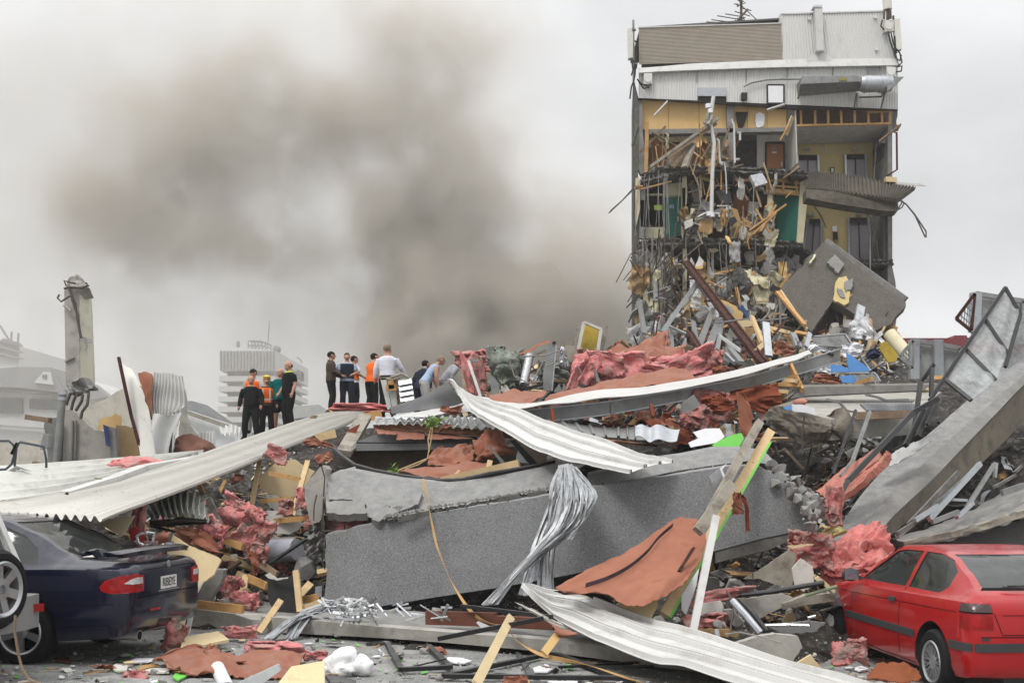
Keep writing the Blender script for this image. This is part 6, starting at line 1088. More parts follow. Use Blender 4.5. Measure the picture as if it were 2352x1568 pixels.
mb = MB(); L = [P(x,y,tcY(x,y) - .09) for x,y in Z6((1850,850),(2000,800),(2150,720),(2270,620),(2352,520))] + [P(1545,1210,tcY(1545,1210) - .09)]
mb.patch([L,[p + Vector((.01,0,.05)) for p in L]],nu=24,nv=1,th=.004); part('printed_line',mb,M('ink',(.07,.05,.06),.9,var=.4),o)
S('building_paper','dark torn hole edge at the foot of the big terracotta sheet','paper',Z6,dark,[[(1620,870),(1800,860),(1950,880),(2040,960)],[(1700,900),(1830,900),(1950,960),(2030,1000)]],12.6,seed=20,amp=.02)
S('building_paper','terracotta roll under the left end of the front roof sheet','paper',Z6,paper,[[(1615,1090),(1700,1130),(1800,1160)],[(1640,1150),(1700,1170),(1790,1165)],[(1660,1195),(1720,1190),(1780,1180)]],11.2,f=lambda u,v: .06 * math.sin(v * 3.1),seed=21)
fA = D(Z6((1410,840,13.2),(1500,850,13.2),(1600,880,13),(1850,900,12.8),(2050,990,12.4),(2352,1100,12.0)) + Z7((0,1130,11.9),(300,1230,11.5),(700,1360,11.1),(1000,1440,10.8),(1350,1540,10.4)))
fB = D(Z6((1410,845,13.1),(1520,960,12.7),(1640,1060,12.2),(1740,1120,11.8),(1900,1200,11.3),(2120,1290,10.8),(2352,1370,10.4)) + Z7((0,1385,10.35),(300,1480,10),(700,1600,9.6),(1100,1700,9.3)))
def fprof(u,v):
    w_ = .05 * any(abs(v - c) < .014 for c in (.05,.31,.37,.63,.69,.95))
    return w_ + .014 * noise.noise(Vector((u * 8,v * 3,1))) + .004 * noise.noise(Vector((u * 40,v * 4,1)))
mb = MB(); mb.patch([fA,[a.lerp(b,.33) for a,b in zip(fA,fB)],[a.lerp(b,.66) for a,b in zip(fA,fB)],fB],nu=44,nv=160,f=fprof,th=.006,smooth=False); one('roof_sheet','long ribbed white roof sheet lying in front and running out at the bottom','metal sheet',mb,white_metal)
S('roof_sheet','short folded pale sheet under the left end of the front roof sheet','metal sheet',Z6,cream_metal,[[(1360,945),(1500,1000),(1650,1080),(1740,1115)],[(1380,960),(1530,1050),(1650,1120),(1800,1160)]],12,amp=.02,seed=22)
Q('cream_sheet','cream broken board right of the big terracotta sheet','board',Z6,M('board_y',(.55,.45,.24),.85,var=.1),lambda x,y: 12.4 - (y - 1370) * .004,((2060,980),(2150,920),(2220,880),(2340,915),(2350,960),(2300,1060),(2280,1075)),.04,.5)
Q('cream_sheet','thin white board behind the cream broken board','board',Z6,white,12.6,((2030,990),(2200,880),(2240,885),(2080,1000)),.03)
# diagonal green-edged plank and companions
r = thing('green_edged_plank','long orange plank with a bright green edge leaning diagonally at the right','timber',P(1530,1410,12.6))
a,b = P(1770,990,15.2),P(1525,1412,12.6); mb = MB(); mb.bar(a,b,.115,.06,(0,-1,.2)); part('plank',mb,timber_pale,r)
d_ = (b - a).normalized().cross(Vector((0,-1,.2))).normalized(); mb = MB(); s_ = .07 if (d_.x > 0) else -.07; mb.bar(a.lerp(b,.06) + d_ * s_,b + d_ * s_,.03,.065,(0,-1,.2)); part('painted_edge',mb,green,r)
for t in (.2,.38,.47,.55,.8): mb = MB(); mb.blob(a.lerp(b,t) + Vector((0,-.035,0)),.012,0,1,1); part('knot',mb,timber_old,r)
B('grey_plank','grey weathered plank lying beside the green-edged plank',Z8,timber_grey,(515,945,15.1),(190,1530,13.4),.17,.08)
B('grey_plank','end of the grey plank resting low by the green-edged plank',Z7,timber_grey,(345,140,13.5),(110,465,13),.18,.08)
B('white_plank','white timber leaning in front of the green-edged plank',Z7,white_metal,(235,360,12.9),(75,1160,12.2),.12,.05)
B('metal_edge','rusty toothed batten left of the green-edged plank foot',Z7,rust,(80,580,12.9),(-20,740,12.6),.04,.05,'batten')
Q('white_board','white panel sliver between the plank and the front sheet','panel',Z7,white,12.6,((0,900),(120,720),(100,840),(30,1040),(0,1000)),.02)
Q('metal_scrap','pale folded metal plate leaning on the cracked panel at the right','metal',Z7,galv,14.1,((190,90),(255,30),(300,130),(265,200),(240,230)),.03)
Q('metal_scrap','narrow bright folded plate beside the pale folded one','metal',Z7,white,14.0,((262,32),(310,0),(280,40),(312,120),(300,130)),.02)
Q('green_sheet','bright green torn board lying on the grey slab','board',Z8,green,PL(16.3,0,.5),((395,1015),(412,1050),(380,1110),(355,1150),(312,1140),(290,1160),(188,1155),(240,1120),(200,1095),(260,1060),(330,1030)),.02,.4)
Q('white_tile_board','white broken board with a faint grid beside the green one','board',Z8,white,PL(16.6,0,.5),((75,1010),(160,985),(250,985),(285,1040),(230,1080),(60,1110),(45,1080),(110,1050)),.02,.4)
for lab,z,rows,Y in (('terracotta strip curling down beside the plank top',Z8,[[(360,740),(400,745)],[(365,830),(470,860)],[(380,960),(470,960)],[(400,1040),(430,1040)]],17),('small red-brown tag hanging on the green-edged plank',Z7,[[(360,190),(410,190)],[(345,260),(430,320)],[(345,350),(430,350)]],13.6),('dark red narrow strip hanging right of the plank',Z7,[[(395,200),(420,210)],[(415,250),(450,250)],[(435,330),(465,340)],[(440,480),(470,460)]],13.6)):
    S('building_paper',lab,'paper',z,paper if 'dark' not in lab else paper_dark,rows,Y,amp=.05,nu=8,nv=20,seed=len(lab))
for lab,q,m_ in (('dark red sheet mass under the long beam',[[(320,740),(500,700),(640,690)],[(330,800),(500,790),(660,780)],[(540,900),(600,860),(680,840)]],paper_dark),('brown sheet hanging under the beam, middle',[[(120,790),(160,770),(290,760)],[(140,850),(250,880),(370,860)]],paper_dark),('terracotta fold left under the beam',[[(30,870),(80,860),(140,880)],[(40,920),(100,960),(150,970)]],paper),('brick red torn sheets behind the beam end',[[(880,620),(950,620),(1050,650)],[(850,680),(950,690),(1060,690)]],paper)):
    S('building_paper',lab,'paper',Z8,m_,q,19.2,amp=.12,seed=len(lab))
for i,(a,b) in enumerate((((640,695),(790,700)),((680,670),(760,672)),((700,655),(760,640)),((400,760),(540,715)),((150,890),(300,905)),((330,770),(470,740)),((450,790),(560,745)),((620,740),(700,745)),((1150,690),(1260,655)),((1590,735),(1640,730)),((1650,655),(1730,652)),((200,930),(380,900)))):
    B('timber_offcut','small orange timber among the wreckage under the long beam',Z8,[timber,timber_pale][i % 2],(*a,20),(*b,19.6),.12)['group'] = 'orange timbers under the long beam'
Q('metal_sheet','grey folded plate under the long beam at its middle','metal sheet',Z8,galv_dull,18.5,((0,820),(80,760),(125,830),(100,850),(0,895)),.04)
# blue boards and white cloths at the back right
for lab,q,m_,Y in (('bright blue board standing among white cloth, left',((975,560),(1060,570),(1110,600),(1100,612),(980,612)),blue,27),('bright blue board standing among white cloth, right',((1090,480),(1240,590),(1240,608),(1110,612),(1100,560)),blue,27),('bright blue board lower behind the frosted sheet',((1045,640),(1140,632),(1180,655),(1140,690),(1060,680)),blue,26),('frosted clear sheet beside the lower blue board',((1130,630),(1270,630),(1300,675),(1160,680)),MATS['crazed_glass'],25.8),('grey glass pane on a thin frame behind the white cloth',((850,380),(1085,365),(1110,410),(1100,450),(900,440)),grey_panel,30)):
    Q('coloured_board' if 'blue' in lab else 'glass_sheet',lab,'board' if 'blue' in lab else 'glass',Z8,m_,Y,q,.04,.5)
for lab,rows,Y in (('white cloth draped over the grey post, large',[[(1100,290),(1160,260),(1225,240)],[(1120,340),(1190,330),(1265,350)],[(1160,400),(1210,400),(1250,400)]],28),('white cloth lower at the grey post',[[(1060,430),(1130,415),(1205,430)],[(1055,480),(1120,470),(1200,470)],[(1070,530),(1110,520),(1180,500)]],27.5),('white cloth at the right end of the beam',[[(830,460),(870,410),(900,430),(960,450)],[(850,485),(900,480),(960,480),(1000,480)]],26),('white cloth under the beam beside the leaning timber',[[(780,620),(830,600),(880,620)],[(800,660),(840,650),(860,650)],[(810,690),(830,690),(850,670)]],21),('white cloth behind the left blue board',[[(870,590),(940,570),(980,560)],[(900,620),(950,620),(990,650)]],26),('narrow white sheet leaning over the beam, left',[[(745,385),(770,395)],[(770,440),(830,465)]],27)):
    S('white_cloth',lab,'cloth',Z8,sheet_white,rows,Y,amp=.12,nu=16,nv=14,seed=len(lab))
S('white_cloth','pale cloth trailing on the diagonal slab top','cloth',Z8,M('cloth_grey',(.38,.38,.37),.85,var=.12),[[(1460,1110),(1580,1060),(1650,1065)],[(1350,1180),(1450,1140),(1600,1110)],[(1290,1230),(1400,1230),(1480,1180)]],[16.2,16,15.8],amp=.04,nu=20,nv=16,seed=31)
for i,(a,b,w_) in enumerate((((1185,180),(1145,400),.35),((1225,235),(1205,380),.15),((845,360),(820,450),.2),((735,360),(770,450),.25),((860,380),(1080,362),.06),((1080,365),(1250,610),.07),((980,620),(1270,618),.08),((1050,560),(1010,680),.07),((1270,620),(1310,680),.06),((1230,610),(1350,545),.05),((555,290),(575,510),.3),((440,60 + 200),(210,290),.05))):
    B('metal_post','grey metal length standing among the wreckage behind the beam end',Z8,[galv,galv_dull][i % 2],(*a,29),(*b,28),w_,.08)['group'] = 'grey metal lengths behind the beam end'
Q('ochre_board','olive-yellow board leaning by the cream tube','board',Z8,Y_,26,((1310,420),(1370,410),(1430,490),(1420,545),(1370,550),(1320,480)),.06,1)
S('navy_cloth','dark navy cloth beside the olive-yellow board','cloth',Z8,M('navy_cloth_m',(.03,.035,.07),.9),[[(1215,490),(1270,450),(1320,480)],[(1220,525),(1280,530),(1310,520)]],26,amp=.1)
# ---- tower foot: metal studs, boards
for i,(a,b,w_,m_) in enumerate((((790,650,43),(400,1215,34),.26,galv),((985,950,40),(770,1500,30),.3,galv_dull),((1050,1070,39),(900,1480,30),.38,galv_dull),((1090,1090,39),(1020,1460,31),.22,galv),((1190,1190,38),(1130,1560,31),.3,galv_dull),((1000,1210,36),(870,1430,31),.05,white_metal),((1000,1210,36),(1300,1420,31),.05,white_metal),((480,1140,37),(840,1310,33),.09,galv),((760,1090,39),(790,1290,34),.25,galv),((500,1150,38),(520,1500,31),.2,galv_dull),
        ((145,880,46),(200,1230,36),.3,galv_dull),((170,1240,38),(145,1330,36),.2,galv),((320,1070,44),(345,1210,40),.18,white_metal),((375,1070,44),(360,1190,40),.14,galv),((1180,1400,32),(1310,1560,30),.3,galv_dull),((1580,1110,40),(1590,1290,37),.28,plaster),((1600,1200,38),(1640,1490,33),.2,plaster),((180,775,46.5),(495,683,46.5),.06,galv),((360,810,46.4),(450,830,46.4),.05,galv),((1130,1460,31),(1230,1560,30),.12,galv))):
    B('metal_stud','bent grey metal stud leaning at the tower foot',Z10,m_,a,b,w_,.1,'metal stud')['group'] = 'metal studs leaning at the tower foot'
for i,(a,b,w_,m_) in enumerate((((1430,1030,42),(1550,1330,36),.3,timber_pale),((1600,1150,40),(1870,1220,39),.22,timber_pale),((1600,1160,40),(1680,1230,39),.15,timber),((1720,750,44),(2040,1130,40),.25,timber),((1760,740,44.2),(2060,1180,40),.14,timber_pale),((1480,1420,34),(1610,1300,36),.25,timber_pale),((1870,540,46.3),(1750,700,46.3),.18,timber),((1690,1230,38),(1810,1080,39),.14,rust),((1250,700,47.6),(1300,900,47),.22,timber),((1000,540,48),(1230,495,48),.16,timber),((1480,860,47),(1620,850,47),.1,timber_pale),((940,630,46),(1100,700,46),.12,timber),((700,1110,40),(770,1125,39.5),.1,timber),((670,1190,39),(730,1170,39),.12,timber),((1930,1210,38),(2100,1240,37),.2,timber),((2050,1280,36),(2300,1330,35),.2,timber_pale))):
    B('timber_length','orange splintered timber at the tower foot',Z10,m_,a,b,w_,.1,'timber')['group'] = 'splintered timbers at the tower foot'
for lab,q,m_,Y in (('tan torn board with a grey box at the tower foot',((1060,830),(1120,850),(1270,930),(1330,1010),(1300,1090),(1200,1085),(1060,930)),board_tan,42),('grey square box on the tan torn board',((1090,940),(1150,880),(1235,975),(1170,1040)),grey_panel,41.6),('dark blue broken panel right of the grey box',((1270,930),(1330,895),(1410,1050),(1380,1060),(1330,960),(1290,950)),M('panel_blue',(.02,.06,.16),.6),41.5),('flat tan boards stacked below the blue panel',((1200,1130),(1320,1060),(1440,1090),(1450,1140),(1300,1150),(1210,1150)),board,40),
        ('big shadowed brown board under the stacked boards',((1220,1160),(1450,1150),(1520,1330),(1350,1330),(1250,1240)),brown_board,39),('small tan board among the left studs',((610,1400),(670,1340),(790,1390),(780,1470),(640,1500)),timber_old,33),('white broken flake behind the leaning beam top',((790,430),(830,335),(880,390),(870,470),(780,470)),plaster,46.5),('tan broken flake under the white one',((770,455),(870,440),(870,480),(770,480)),board_tan,46.4),
        ('blue edged strip inside the tower foot',((1660,480),(1690,480),(1690,860),(1670,870)),M('strip_blue',(.03,.08,.25),.6),48.5),('white torn board right at the tower foot',((1575,930),(1620,875),(1700,880),(1680,950)),plaster,45),('small pale tile at the tower foot',((1000,780),(1060,820),(1040,860),(990,830)),plaster,44),('crumpled brown board beneath the fallen wall',((1660,1320),(1800,1300),(1870,1360),(1760,1420)),brown_board,36),('pale board under the beam right of the studs',((700,1500),(800,1470),(870,1500),(880,1560),(720,1560)),white,28)):
    Q('torn_board',lab,'board',Z10,m_,Y,q,.12,1.5,len(lab))
for i in range(16):
    R = random.Random(i + 60); x,y = R.uniform(1060,1650),R.uniform(480,820); mb = MB(); mb.rock(P(*Z10((x,y))[0],48.6),R.uniform(.25,.6),i); one('masonry_lump','grey broken masonry lump lodged in the lower storey','concrete',mb,concrete,'masonry lumps lodged in the lower storey')
for i in range(20):
    R = random.Random(i + 160); x,y = R.uniform(1700,2150),R.uniform(380,620) ; mb = MB(); mb.rock(P(*Z10((x,y))[0],49.2),R.uniform(.25,.5),i); one('masonry_lump','grey broken masonry lump behind the fallen wall','concrete',mb,concrete,'masonry lumps behind the fallen wall')
for i,q in enumerate((((1640,920),(1620,1000),(1540,1080)),((1720,900),(1690,1030),(1640,1110)),((1745,830),(1755,950),(1757,1120)),((1000,680),(1080,630),(1150,580)),((1200,1110),(1380,1070),(1560,1085)),((1820,1050),(1560,1080),(1500,1060)),((800,690),(700,860),(640,930)),((790,650),(870,760),(900,800)))):
    tub('loose_wire','thin pale wire tangled at the tower foot','wire',Z10(*q),43,.04,wire_grey,'wires tangled at the tower foot')
# ---- right: insulation strips and slabs of wreckage
S('insulation','long salmon-pink insulation batt on the diagonal slab, upper','insulation',Z8,M('salmon_batt',(.46,.19,.15),.97,var=.25,scale=6,bump=1,bscale=35,col2=(.42,.26,.18),c2lo=.5,c2hi=.7),[[(880,1400),(1010,1290),(1150,1200),(1290,1110)],[(930,1440),(1040,1350),(1180,1250),(1310,1150)],[(960,1460),(1070,1400),(1190,1290),(1320,1180)]],[15.3,15.1,15],th=.12,amp=.05,nu=30,nv=10,seed=41)
S('insulation','long salmon-pink insulation batt on the diagonal slab, lower','insulation',Z8,MATS['salmon_batt'],[[(1090,1370),(1200,1280),(1310,1190),(1350,1130)],[(1050,1440),(1180,1350),(1290,1240),(1360,1160)]],[14.9,14.8],th=.1,amp=.04,nu=26,nv=8,seed=42)
fluff('small pink tuft below the salmon batts',P(*Z7((1060,280))[0],12.9),(.13,.12,.28),pink_dusty,43)
S('insulation','big folded pink insulation blanket draped behind the red car bonnet, top fold','insulation',Z7,M('blanket',(.66,.21,.19),.96,var=.25,scale=4,bump=1,bscale=40,col2=(.62,.31,.28),c2lo=.5,c2hi=.66,c2s=6,sheen=.2),[[(1180,480),(1290,405),(1390,400),(1415,440)],[(1060,560),(1200,500),(1300,490),(1430,520)],[(970,600),(1120,680),(1240,560),(1470,590)]],[14.9,14.6,14.4],th=.12,nu=40,nv=30,amp=.16,fr=3.5,seed=44,rag=.04)
S('insulation','big folded pink insulation blanket draped behind the red car bonnet, lower fold','insulation',Z7,MATS['blanket'],[[(960,600),(1130,640),(1300,600),(1470,580)],[(950,700),(1120,720),(1300,680),(1420,650)],[(980,790),(1100,770),(1200,760),(1320,720)],[(1020,830),(1100,840),(1200,810),(1280,770)]],[14.5,14.3,14.35,14.3],th=.12,nu=40,nv=30,amp=.18,fr=3.5,seed=45,rag=.04)
fluff('ragged pink end left of the folded blanket',P(*Z7((890,610))[0],14.2),(.38,.2,.3),pink_dusty,46)
fluff('yellowish tuft above the ragged pink end',P(*Z7((1000,490))[0],14.3),(.28,.15,.12),M('yellow_wool',(.42,.36,.16),.95,var=.3,scale=8,bump=.9,bscale=30),47,rot=-.5)
for lab,q,m_,Y,th in (('large grey-tan board leaning in the right hollow',((430,790),(600,690),(740,590),(790,620),(760,840),(640,830),(540,790)),timber_grey,13.9,.04),('pale round-edged board beside the folded blanket',((760,720),(820,650),(900,700),(915,840),(790,890),(770,800)),plaster,13.4,.04),('grey flat board lying left of the red car',((400,930),(620,900),(700,890),(800,930),(540,1060),(470,1010)),concrete_pale,13.0,.04),('grey board corner low by the white timber',((130,960),(270,940),(300,1020),(180,1070),(120,1040)),plaster,12.7,.04),
        ('cream stone-like board lying in front of the red car',((330,1245),(540,1185),(640,1165),(800,1185),(830,1260),(760,1365),(560,1320)),concrete_pale,11.6,.12),('small cream wedge board in front of the red car',((790,1370),(890,1310),(960,1400),(940,1410)),board,11.0,.04),('brown-orange plank at the foot of the white timber',((105,1135),(340,1135),(400,1160),(380,1190),(110,1180)),brown_board,12.2,.06),('green-edged board scrap in the right hollow',((355,895),(400,875),(430,890),(380,905)),green,13.2,.03),('pale yellow sliver near the yellowish tuft',((725,565),(900,550),(915,555),(760,585)),board,13.6,.03),('cream plank leaning under the folded blanket',((915,790),(940,770),(1060,870),(1050,890)),board,12.8,.04),
        ('dark upright block left of the red car',((160,780),(260,790),(265,910),(160,900)),concrete_dark,13.6,.3),('grey beam piece left of the red car wheel',((700,960),(860,900),(1050,890),(1060,940),(850,970),(700,1000)),timber_grey,12.9,.15),('dark metal tray left of the front wheel',((560,1110),(890,1080),(990,1090),(920,1150),(720,1170)),galv_dull,12.4,.08)):
    Q('loose_board',lab,'board',Z7,m_,Y,q,th,1.2,len(lab))
for lab,L,r_,m_ in (('long thin dark pipe across the right hollow',((360,905,12.9),(600,880,12.8),(980,815,12.6)),.03,black_frame),('thin green-grey rod beside the dark pipe',((850,905,12.7),(1070,840,12.6)),.02,M('rod_green',(.2,.25,.15),.7)),('bent chrome tube frame by the red car wheel',((550,1110,12.1),(720,1105,12),(880,1110,11.9),(870,1055,11.9),(920,1045,11.9)),.018,foil),('steel reinforcing curl at the broken slab end',((800,95,15),(815,160,14.9),(880,180,14.8),(905,230,14.7)),.03,rebar),('bent white-grey rail leaning in the right debris',((350,940,12.2),(450,1050,12),(540,1160,11.9)),.04,galv),('dark rail beside the bent white-grey rail',((400,940,12.3),(480,1020,12.1),(580,1150,12)),.035,black_frame),('thin wire arching over the cream stone board',((300,1170,11.5),(400,1155,11.4),(560,1190,11.2),(690,1230,11.1)),.008,wire_grey),('loop of steel wire left in the right debris',((310,870,12.6),(360,960,12.4),(340,1100,12.2),(330,1190,12)),.012,rebar),('short upright peg in the right debris',((240,1145,12),(250,1200,11.9)),.03,galv_dull)):
    mb = MB(); mb.tube(D(Z7(*L)),r_,8); mb.sm = True; one('metal_rod',lab,'rod',mb,m_)
for i,(x,y,Y,r_) in enumerate(((590,90,14.9,.22),(640,140,14.7,.18),(690,90,15.1,.25),(740,150,14.7,.2),(760,200,14.5,.22),(800,240,14.4,.18),(840,270,14.4,.2),(870,210,14.6,.18),(900,290,14.3,.22),(930,250,14.5,.2),(960,310,14.2,.16),(850,330,14.1,.2),(890,360,14.1,.18),(930,340,14.2,.15),(880,420,13.9,.2),(830,190,14.8,.2),(780,120,15.1,.25),(670,40,15.3,.25),(620,10,15.4,.2),(270,970,12.9,.2),(330,1040,12.6,.22),(380,1080,12.4,.18),(250,1110,12.3,.16),(520,1180,12,.14))):
    mb = MB(); [mb.rock(P(*Z7((x + (k % 2) * 22,y + (k // 2) * 22))[0],Y + .05 * k),r_ * (.5,.34,.3,.4)[k],i * 4 + k) for k in range(4)]; one('concrete_chunk','grey broken concrete lump at the broken right end of the cracked panel' if i < 19 else 'grey concrete lump low in the right debris','concrete',mb,concrete,'lumps at the right end of the cracked panel' if i < 19 else 'lumps low in the right debris')
for i,(a,b,w_) in enumerate((((2150,0,15.6),(1960,300,14.8),.07),((2290,80,15.5),(2150,160,15),.05),((1860,245,14.4),(1960,250,14.4),.05),((1720,400,13.8),(1900,330,14),.08),((1480,480,13.6),(1690,350,13.9),.07),((1600,390,13.7),(1760,290,14),.08),((2160,0,15.8),(2150,100,15.6),.05),((2330,20,16),(2290,60,15.8),.05),((1890,370,14),(2000,270,14.4),.06),((2200,200,15),(2352,150,15.2),.12),((1900,60,15.2),(1560,420,13.8),.09),((2050,0,15.6),(1700,380,14.2),.1),((2000,60,15.4),(1480,500,13.8),.08))):
    B('metal_strip','dusty grey metal strip in the gap under the diagonal slab',Z7,[galv_dull,concrete_dark,galv][i % 3],a,b,w_,.05,'metal strip')['group'] = 'strips in the gap under the diagonal slab'
# ---- street foreground
def onstreet(z,pts,up=.02):
    o = []
    for p in z(*pts):
        Y = 11
        for _ in range(6): X = (p[0] - CX) / F * Y; Y = F * (H - gz(X,Y) - up) / (p[1] - HY)
        o.append(P(p[0],p[1],Y))
    return o
def G(name,label,cat,z,m_,pts,th=.015,up=.03):
    mb = MB(); mb.poly(onstreet(z,pts,up),th,(0,0,-1)); return one(name,label,cat,mb,m_)
def GB(name,label,z,m_,pts,w_=.06,cat=None,up=.05,parent=None):
    p = onstreet(z,pts,up); r = parent or thing(name,label,cat or name,p[0])
    for a,b in zip(p,p[1:]): mb = MB(); mb.bar(a,b,w_,w_ * .7); part('frame_bar',mb,m_,r)
    return r
GB('window_frame','black three-sided window frame lying on the street near the white bag',Z6,black_frame,((490,1235),(585,1410),(920,1395),(770,1250)),.06,'window frame')
GB('window_frame','long black bent frame lying along the bottom of the street',Z6,black_frame,((2100,1470),(880,1455),(1600,1305),(1660,1310),(2180,1495)),.06,'window frame')
B('frame_bar','black bar leaning over the low slab, left',Z6,black_frame,(840,1200,12.2),(1560,1060,11.9),.06,.05,'metal bar'); B('frame_bar','thin black bar along the slab behind the strap',Z6,black_frame,(1000,975,13),(1620,1050,12),.05,.05,'metal bar'); GB('frame_bar','thin black bar lying right on the street under the front roof sheet',Z6,black_frame,((1670,1395),(2352,1355)),.04,'metal bar')
B('white_plank','long pale plank propped on the low slab and the street',Z6,board,(1340,1050,12.3),(1100,1510,9.9),.11,.03)
B('white_plank','narrow tan and white plank behind the long black frame',Z6,board_tan,(1655,1180,11.2),(1565,1300,11),.1,.03)
G('metal_plate','dark grey plate lying under the long black frame','plate',Z6,M('slate',(.09,.09,.095),.7),((1365,1280),(1400,1290),(1500,1450),(1450,1440)))
B('timber_beam','dark red-brown beam lying behind the low slab',Z6,M('redbrown',(.13,.045,.025),.7,var=.3),(760,1055,13.2),(1240,1070,12.9),.2,.08); B('timber_beam','second dark red-brown beam piece right of the first',Z6,MATS['redbrown'],(1240,1080,12.9),(1640,1100,12.3),.16,.08)
S('building_paper','large folded terracotta sheet on the street at the lower left','paper',Z4,paper,[[(1380,1240),(1480,1260),(1600,1310),(1750,1290),(2000,1275),(2100,1330)],[(1060,1320),(1250,1320),(1500,1350),(1700,1360),(1900,1340),(2080,1370)],[(1100,1370),(1250,1390),(1450,1370),(1640,1400),(1850,1400),(2050,1430)],[(1250,1420),(1380,1425),(1550,1430),(1650,1470),(1800,1480),(2000,1460)]],[11.4,11,10.6,10.3],amp=.1,fr=4,nu=50,nv=22,seed=51,rag=.05)
S('building_paper','upright terracotta fold behind the large sheet on the street','paper',Z4,paper,[[(1385,1240),(1440,1245),(1500,1270)],[(1400,1300),(1450,1310),(1560,1320)],[(1400,1360),(1500,1360),(1700,1350)]],[11.4,11.2,10.9],amp=.08,seed=52)
S('building_paper','small terracotta paper at the bottom edge below the black frame','paper',Z6,paper,[[(1290,1455),(1380,1450),(1460,1455)],[(1270,1520),(1370,1525),(1460,1520)]],9.9,amp=.03,seed=53)
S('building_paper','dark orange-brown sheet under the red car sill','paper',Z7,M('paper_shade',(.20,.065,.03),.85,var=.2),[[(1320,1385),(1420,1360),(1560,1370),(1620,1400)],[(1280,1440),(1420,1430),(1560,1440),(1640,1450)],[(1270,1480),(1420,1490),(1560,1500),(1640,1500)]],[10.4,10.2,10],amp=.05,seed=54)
mb = MB(); mb.tube(D(Z4((1495,1400,10.5),(1560,1540,10.0))),.065,18); mb.sm = True; one('drain_pipe','short white pipe on the street at the bottom edge','pipe',mb,sheet_white)
mb = MB(); mb.poly(D(Z4((1640,1500),(1910,1375),(1925,1420),(1790,1520),(1640,1530)),10.1),.06); one('white_box_section','white channel length at the bottom edge beside the white pipe','channel',mb,M('pale_grey',(.5,.52,.52),.6))
mb = MB(); c = P(*Z6((190,1370))[0],10.7); mb.blob(c,(.16,.14,.15),.25,1.2,4,3); mb.blob(c + Vector((.17,0,-.02)),(.12,.1,.1),.2,1.4,3,6); mb.blob(c + Vector((-.17,.05,-.06)),(.11,.1,.07),.2,1.4,3,7); one('plastic_bag','white rounded plastic bag lying on the street','bag',mb,M('bag',(.80,.80,.80),.5,var=.04,bump=.3,bscale=6))
G('pipe_piece','black pipe piece beside the white bag','pipe',Z6,black_frame,((65,1450),(110,1440),(275,1485),(270,1510),(100,1500)),.05)
for lab,z,q,m_ in (('curled brown strap on the street in front of the blue car',Z4,((920,1430),(980,1380),(1080,1370),(1100,1385),(1010,1400)),strap_m),('flat white-lilac paper under the blue car tail',Z4,((875,1360),(930,1335),(1060,1332),(1040,1350),(900,1365)),sheet_white),('pale rounded plate on the street',Z4,((750,1395),(800,1370),(880,1385),(870,1415),(800,1420)),plaster),('dusty sheet on the street at the left',Z4,((745,1365),(820,1320),(920,1320),(820,1350)),mud_shade),('round green flake on the street',Z4,((1185,1460),(1210,1430),(1260,1430),(1285,1450),(1220,1485)),MATS['green']),('pale torn board on the street below the green flake',Z4,((940,1425),(1050,1400),(1200,1400),(1130,1430)),plaster),('dark shape of a torn tile near the blue car wheel',Z4,((350,1340),(430,1310),(480,1330),(480,1360)),MATS['redbrown']),('white crumpled paper near the long black frame, left',Z6,((870,1340),(910,1325),(1000,1330),(1070,1350),(1020,1365),(950,1362)),sheet_white),('white crumpled paper inside the long black frame',Z6,((1490,1400),(1530,1385),(1630,1405),(1590,1425),(1500,1425)),sheet_white),('white paper at the bottom edge',Z6,((1590,1490),(1800,1490),(1790,1502),(1620,1502)),sheet_white),('white paper by the red car front wheel, left',Z7,((960,1260),(1060,1265),(1100,1285),(1080,1300),(980,1285)),sheet_white),('lilac-white paper near the red car sill',Z7,((1170,1400),(1235,1385),(1285,1405),(1220,1420)),sheet_white),('white paper behind the cream stone board',Z7,((870,1255),(930,1258),(925,1268),(880,1268)),sheet_white),('lilac paper standing on the low slab',Z6,((1100,1090),(1115,1080),(1205,1120),(1140,1130)),sheet_white)):
    G('flat_scrap',lab,'scrap',z,m_,q) if 'standing' not in lab else Q('flat_scrap',lab,'scrap',z,m_,12.5,q,.01)
fluff('dusty pink tuft in front of the red car wheel',P(*Z7((1160,1300))[0],10.9),(.22,.15,.16),pink_dusty,61); fluff('thin pink strand across the right hollow',P(*Z7((240,910))[0],12.9),(.5,.15,.09),pink_dusty,62,rot=-.15); fluff('reddish tuft behind the white timber',P(*Z7((170,1090))[0],12.5),(.3,.2,.12),pink_dusty,63)
tub('hose','thin brown hose hanging past the spare wheel onto the street','hose',Z4((105,1040),(100,1150),(125,1300),(150,1400),(200,1480),(280,1510)),9.3,.012,timber_old)
# ================================================================ cars (local frame: x forward from the rear bumper, y left, z up)
def cr1(tab,x):
    if x <= tab[0][0]: return tab[0][1:]
    if x >= tab[-1][0]: return tab[-1][1:]
    k = next(i for i in range(len(tab) - 1) if tab[i + 1][0] >= x); a,b = tab[k],tab[k + 1]; t = (x - a[0]) / (b[0] - a[0]); t = t * t * (3 - 2 * t) * .35 + t * .65
    return tuple(p + (q - p) * t for p,q in zip(a[1:],b[1:]))
def hard(o,mat2=None):
    me = bpy.data.meshes.new_from_object(o.evaluated_get(bpy.context.evaluated_depsgraph_get())); o.modifiers.clear(); o.data = me; return me
rubber = M('rubber',(.014,.014,.015),.8,var=.2,bump=.2,dust=.05); alloy = M('alloy',(.42,.42,.43),.35,.8,var=.1,bump=.05); well = M('wheel_well',(.008,.008,.008),.95); trim_m = M('trim_m',(.035,.035,.038),.6,var=.1)
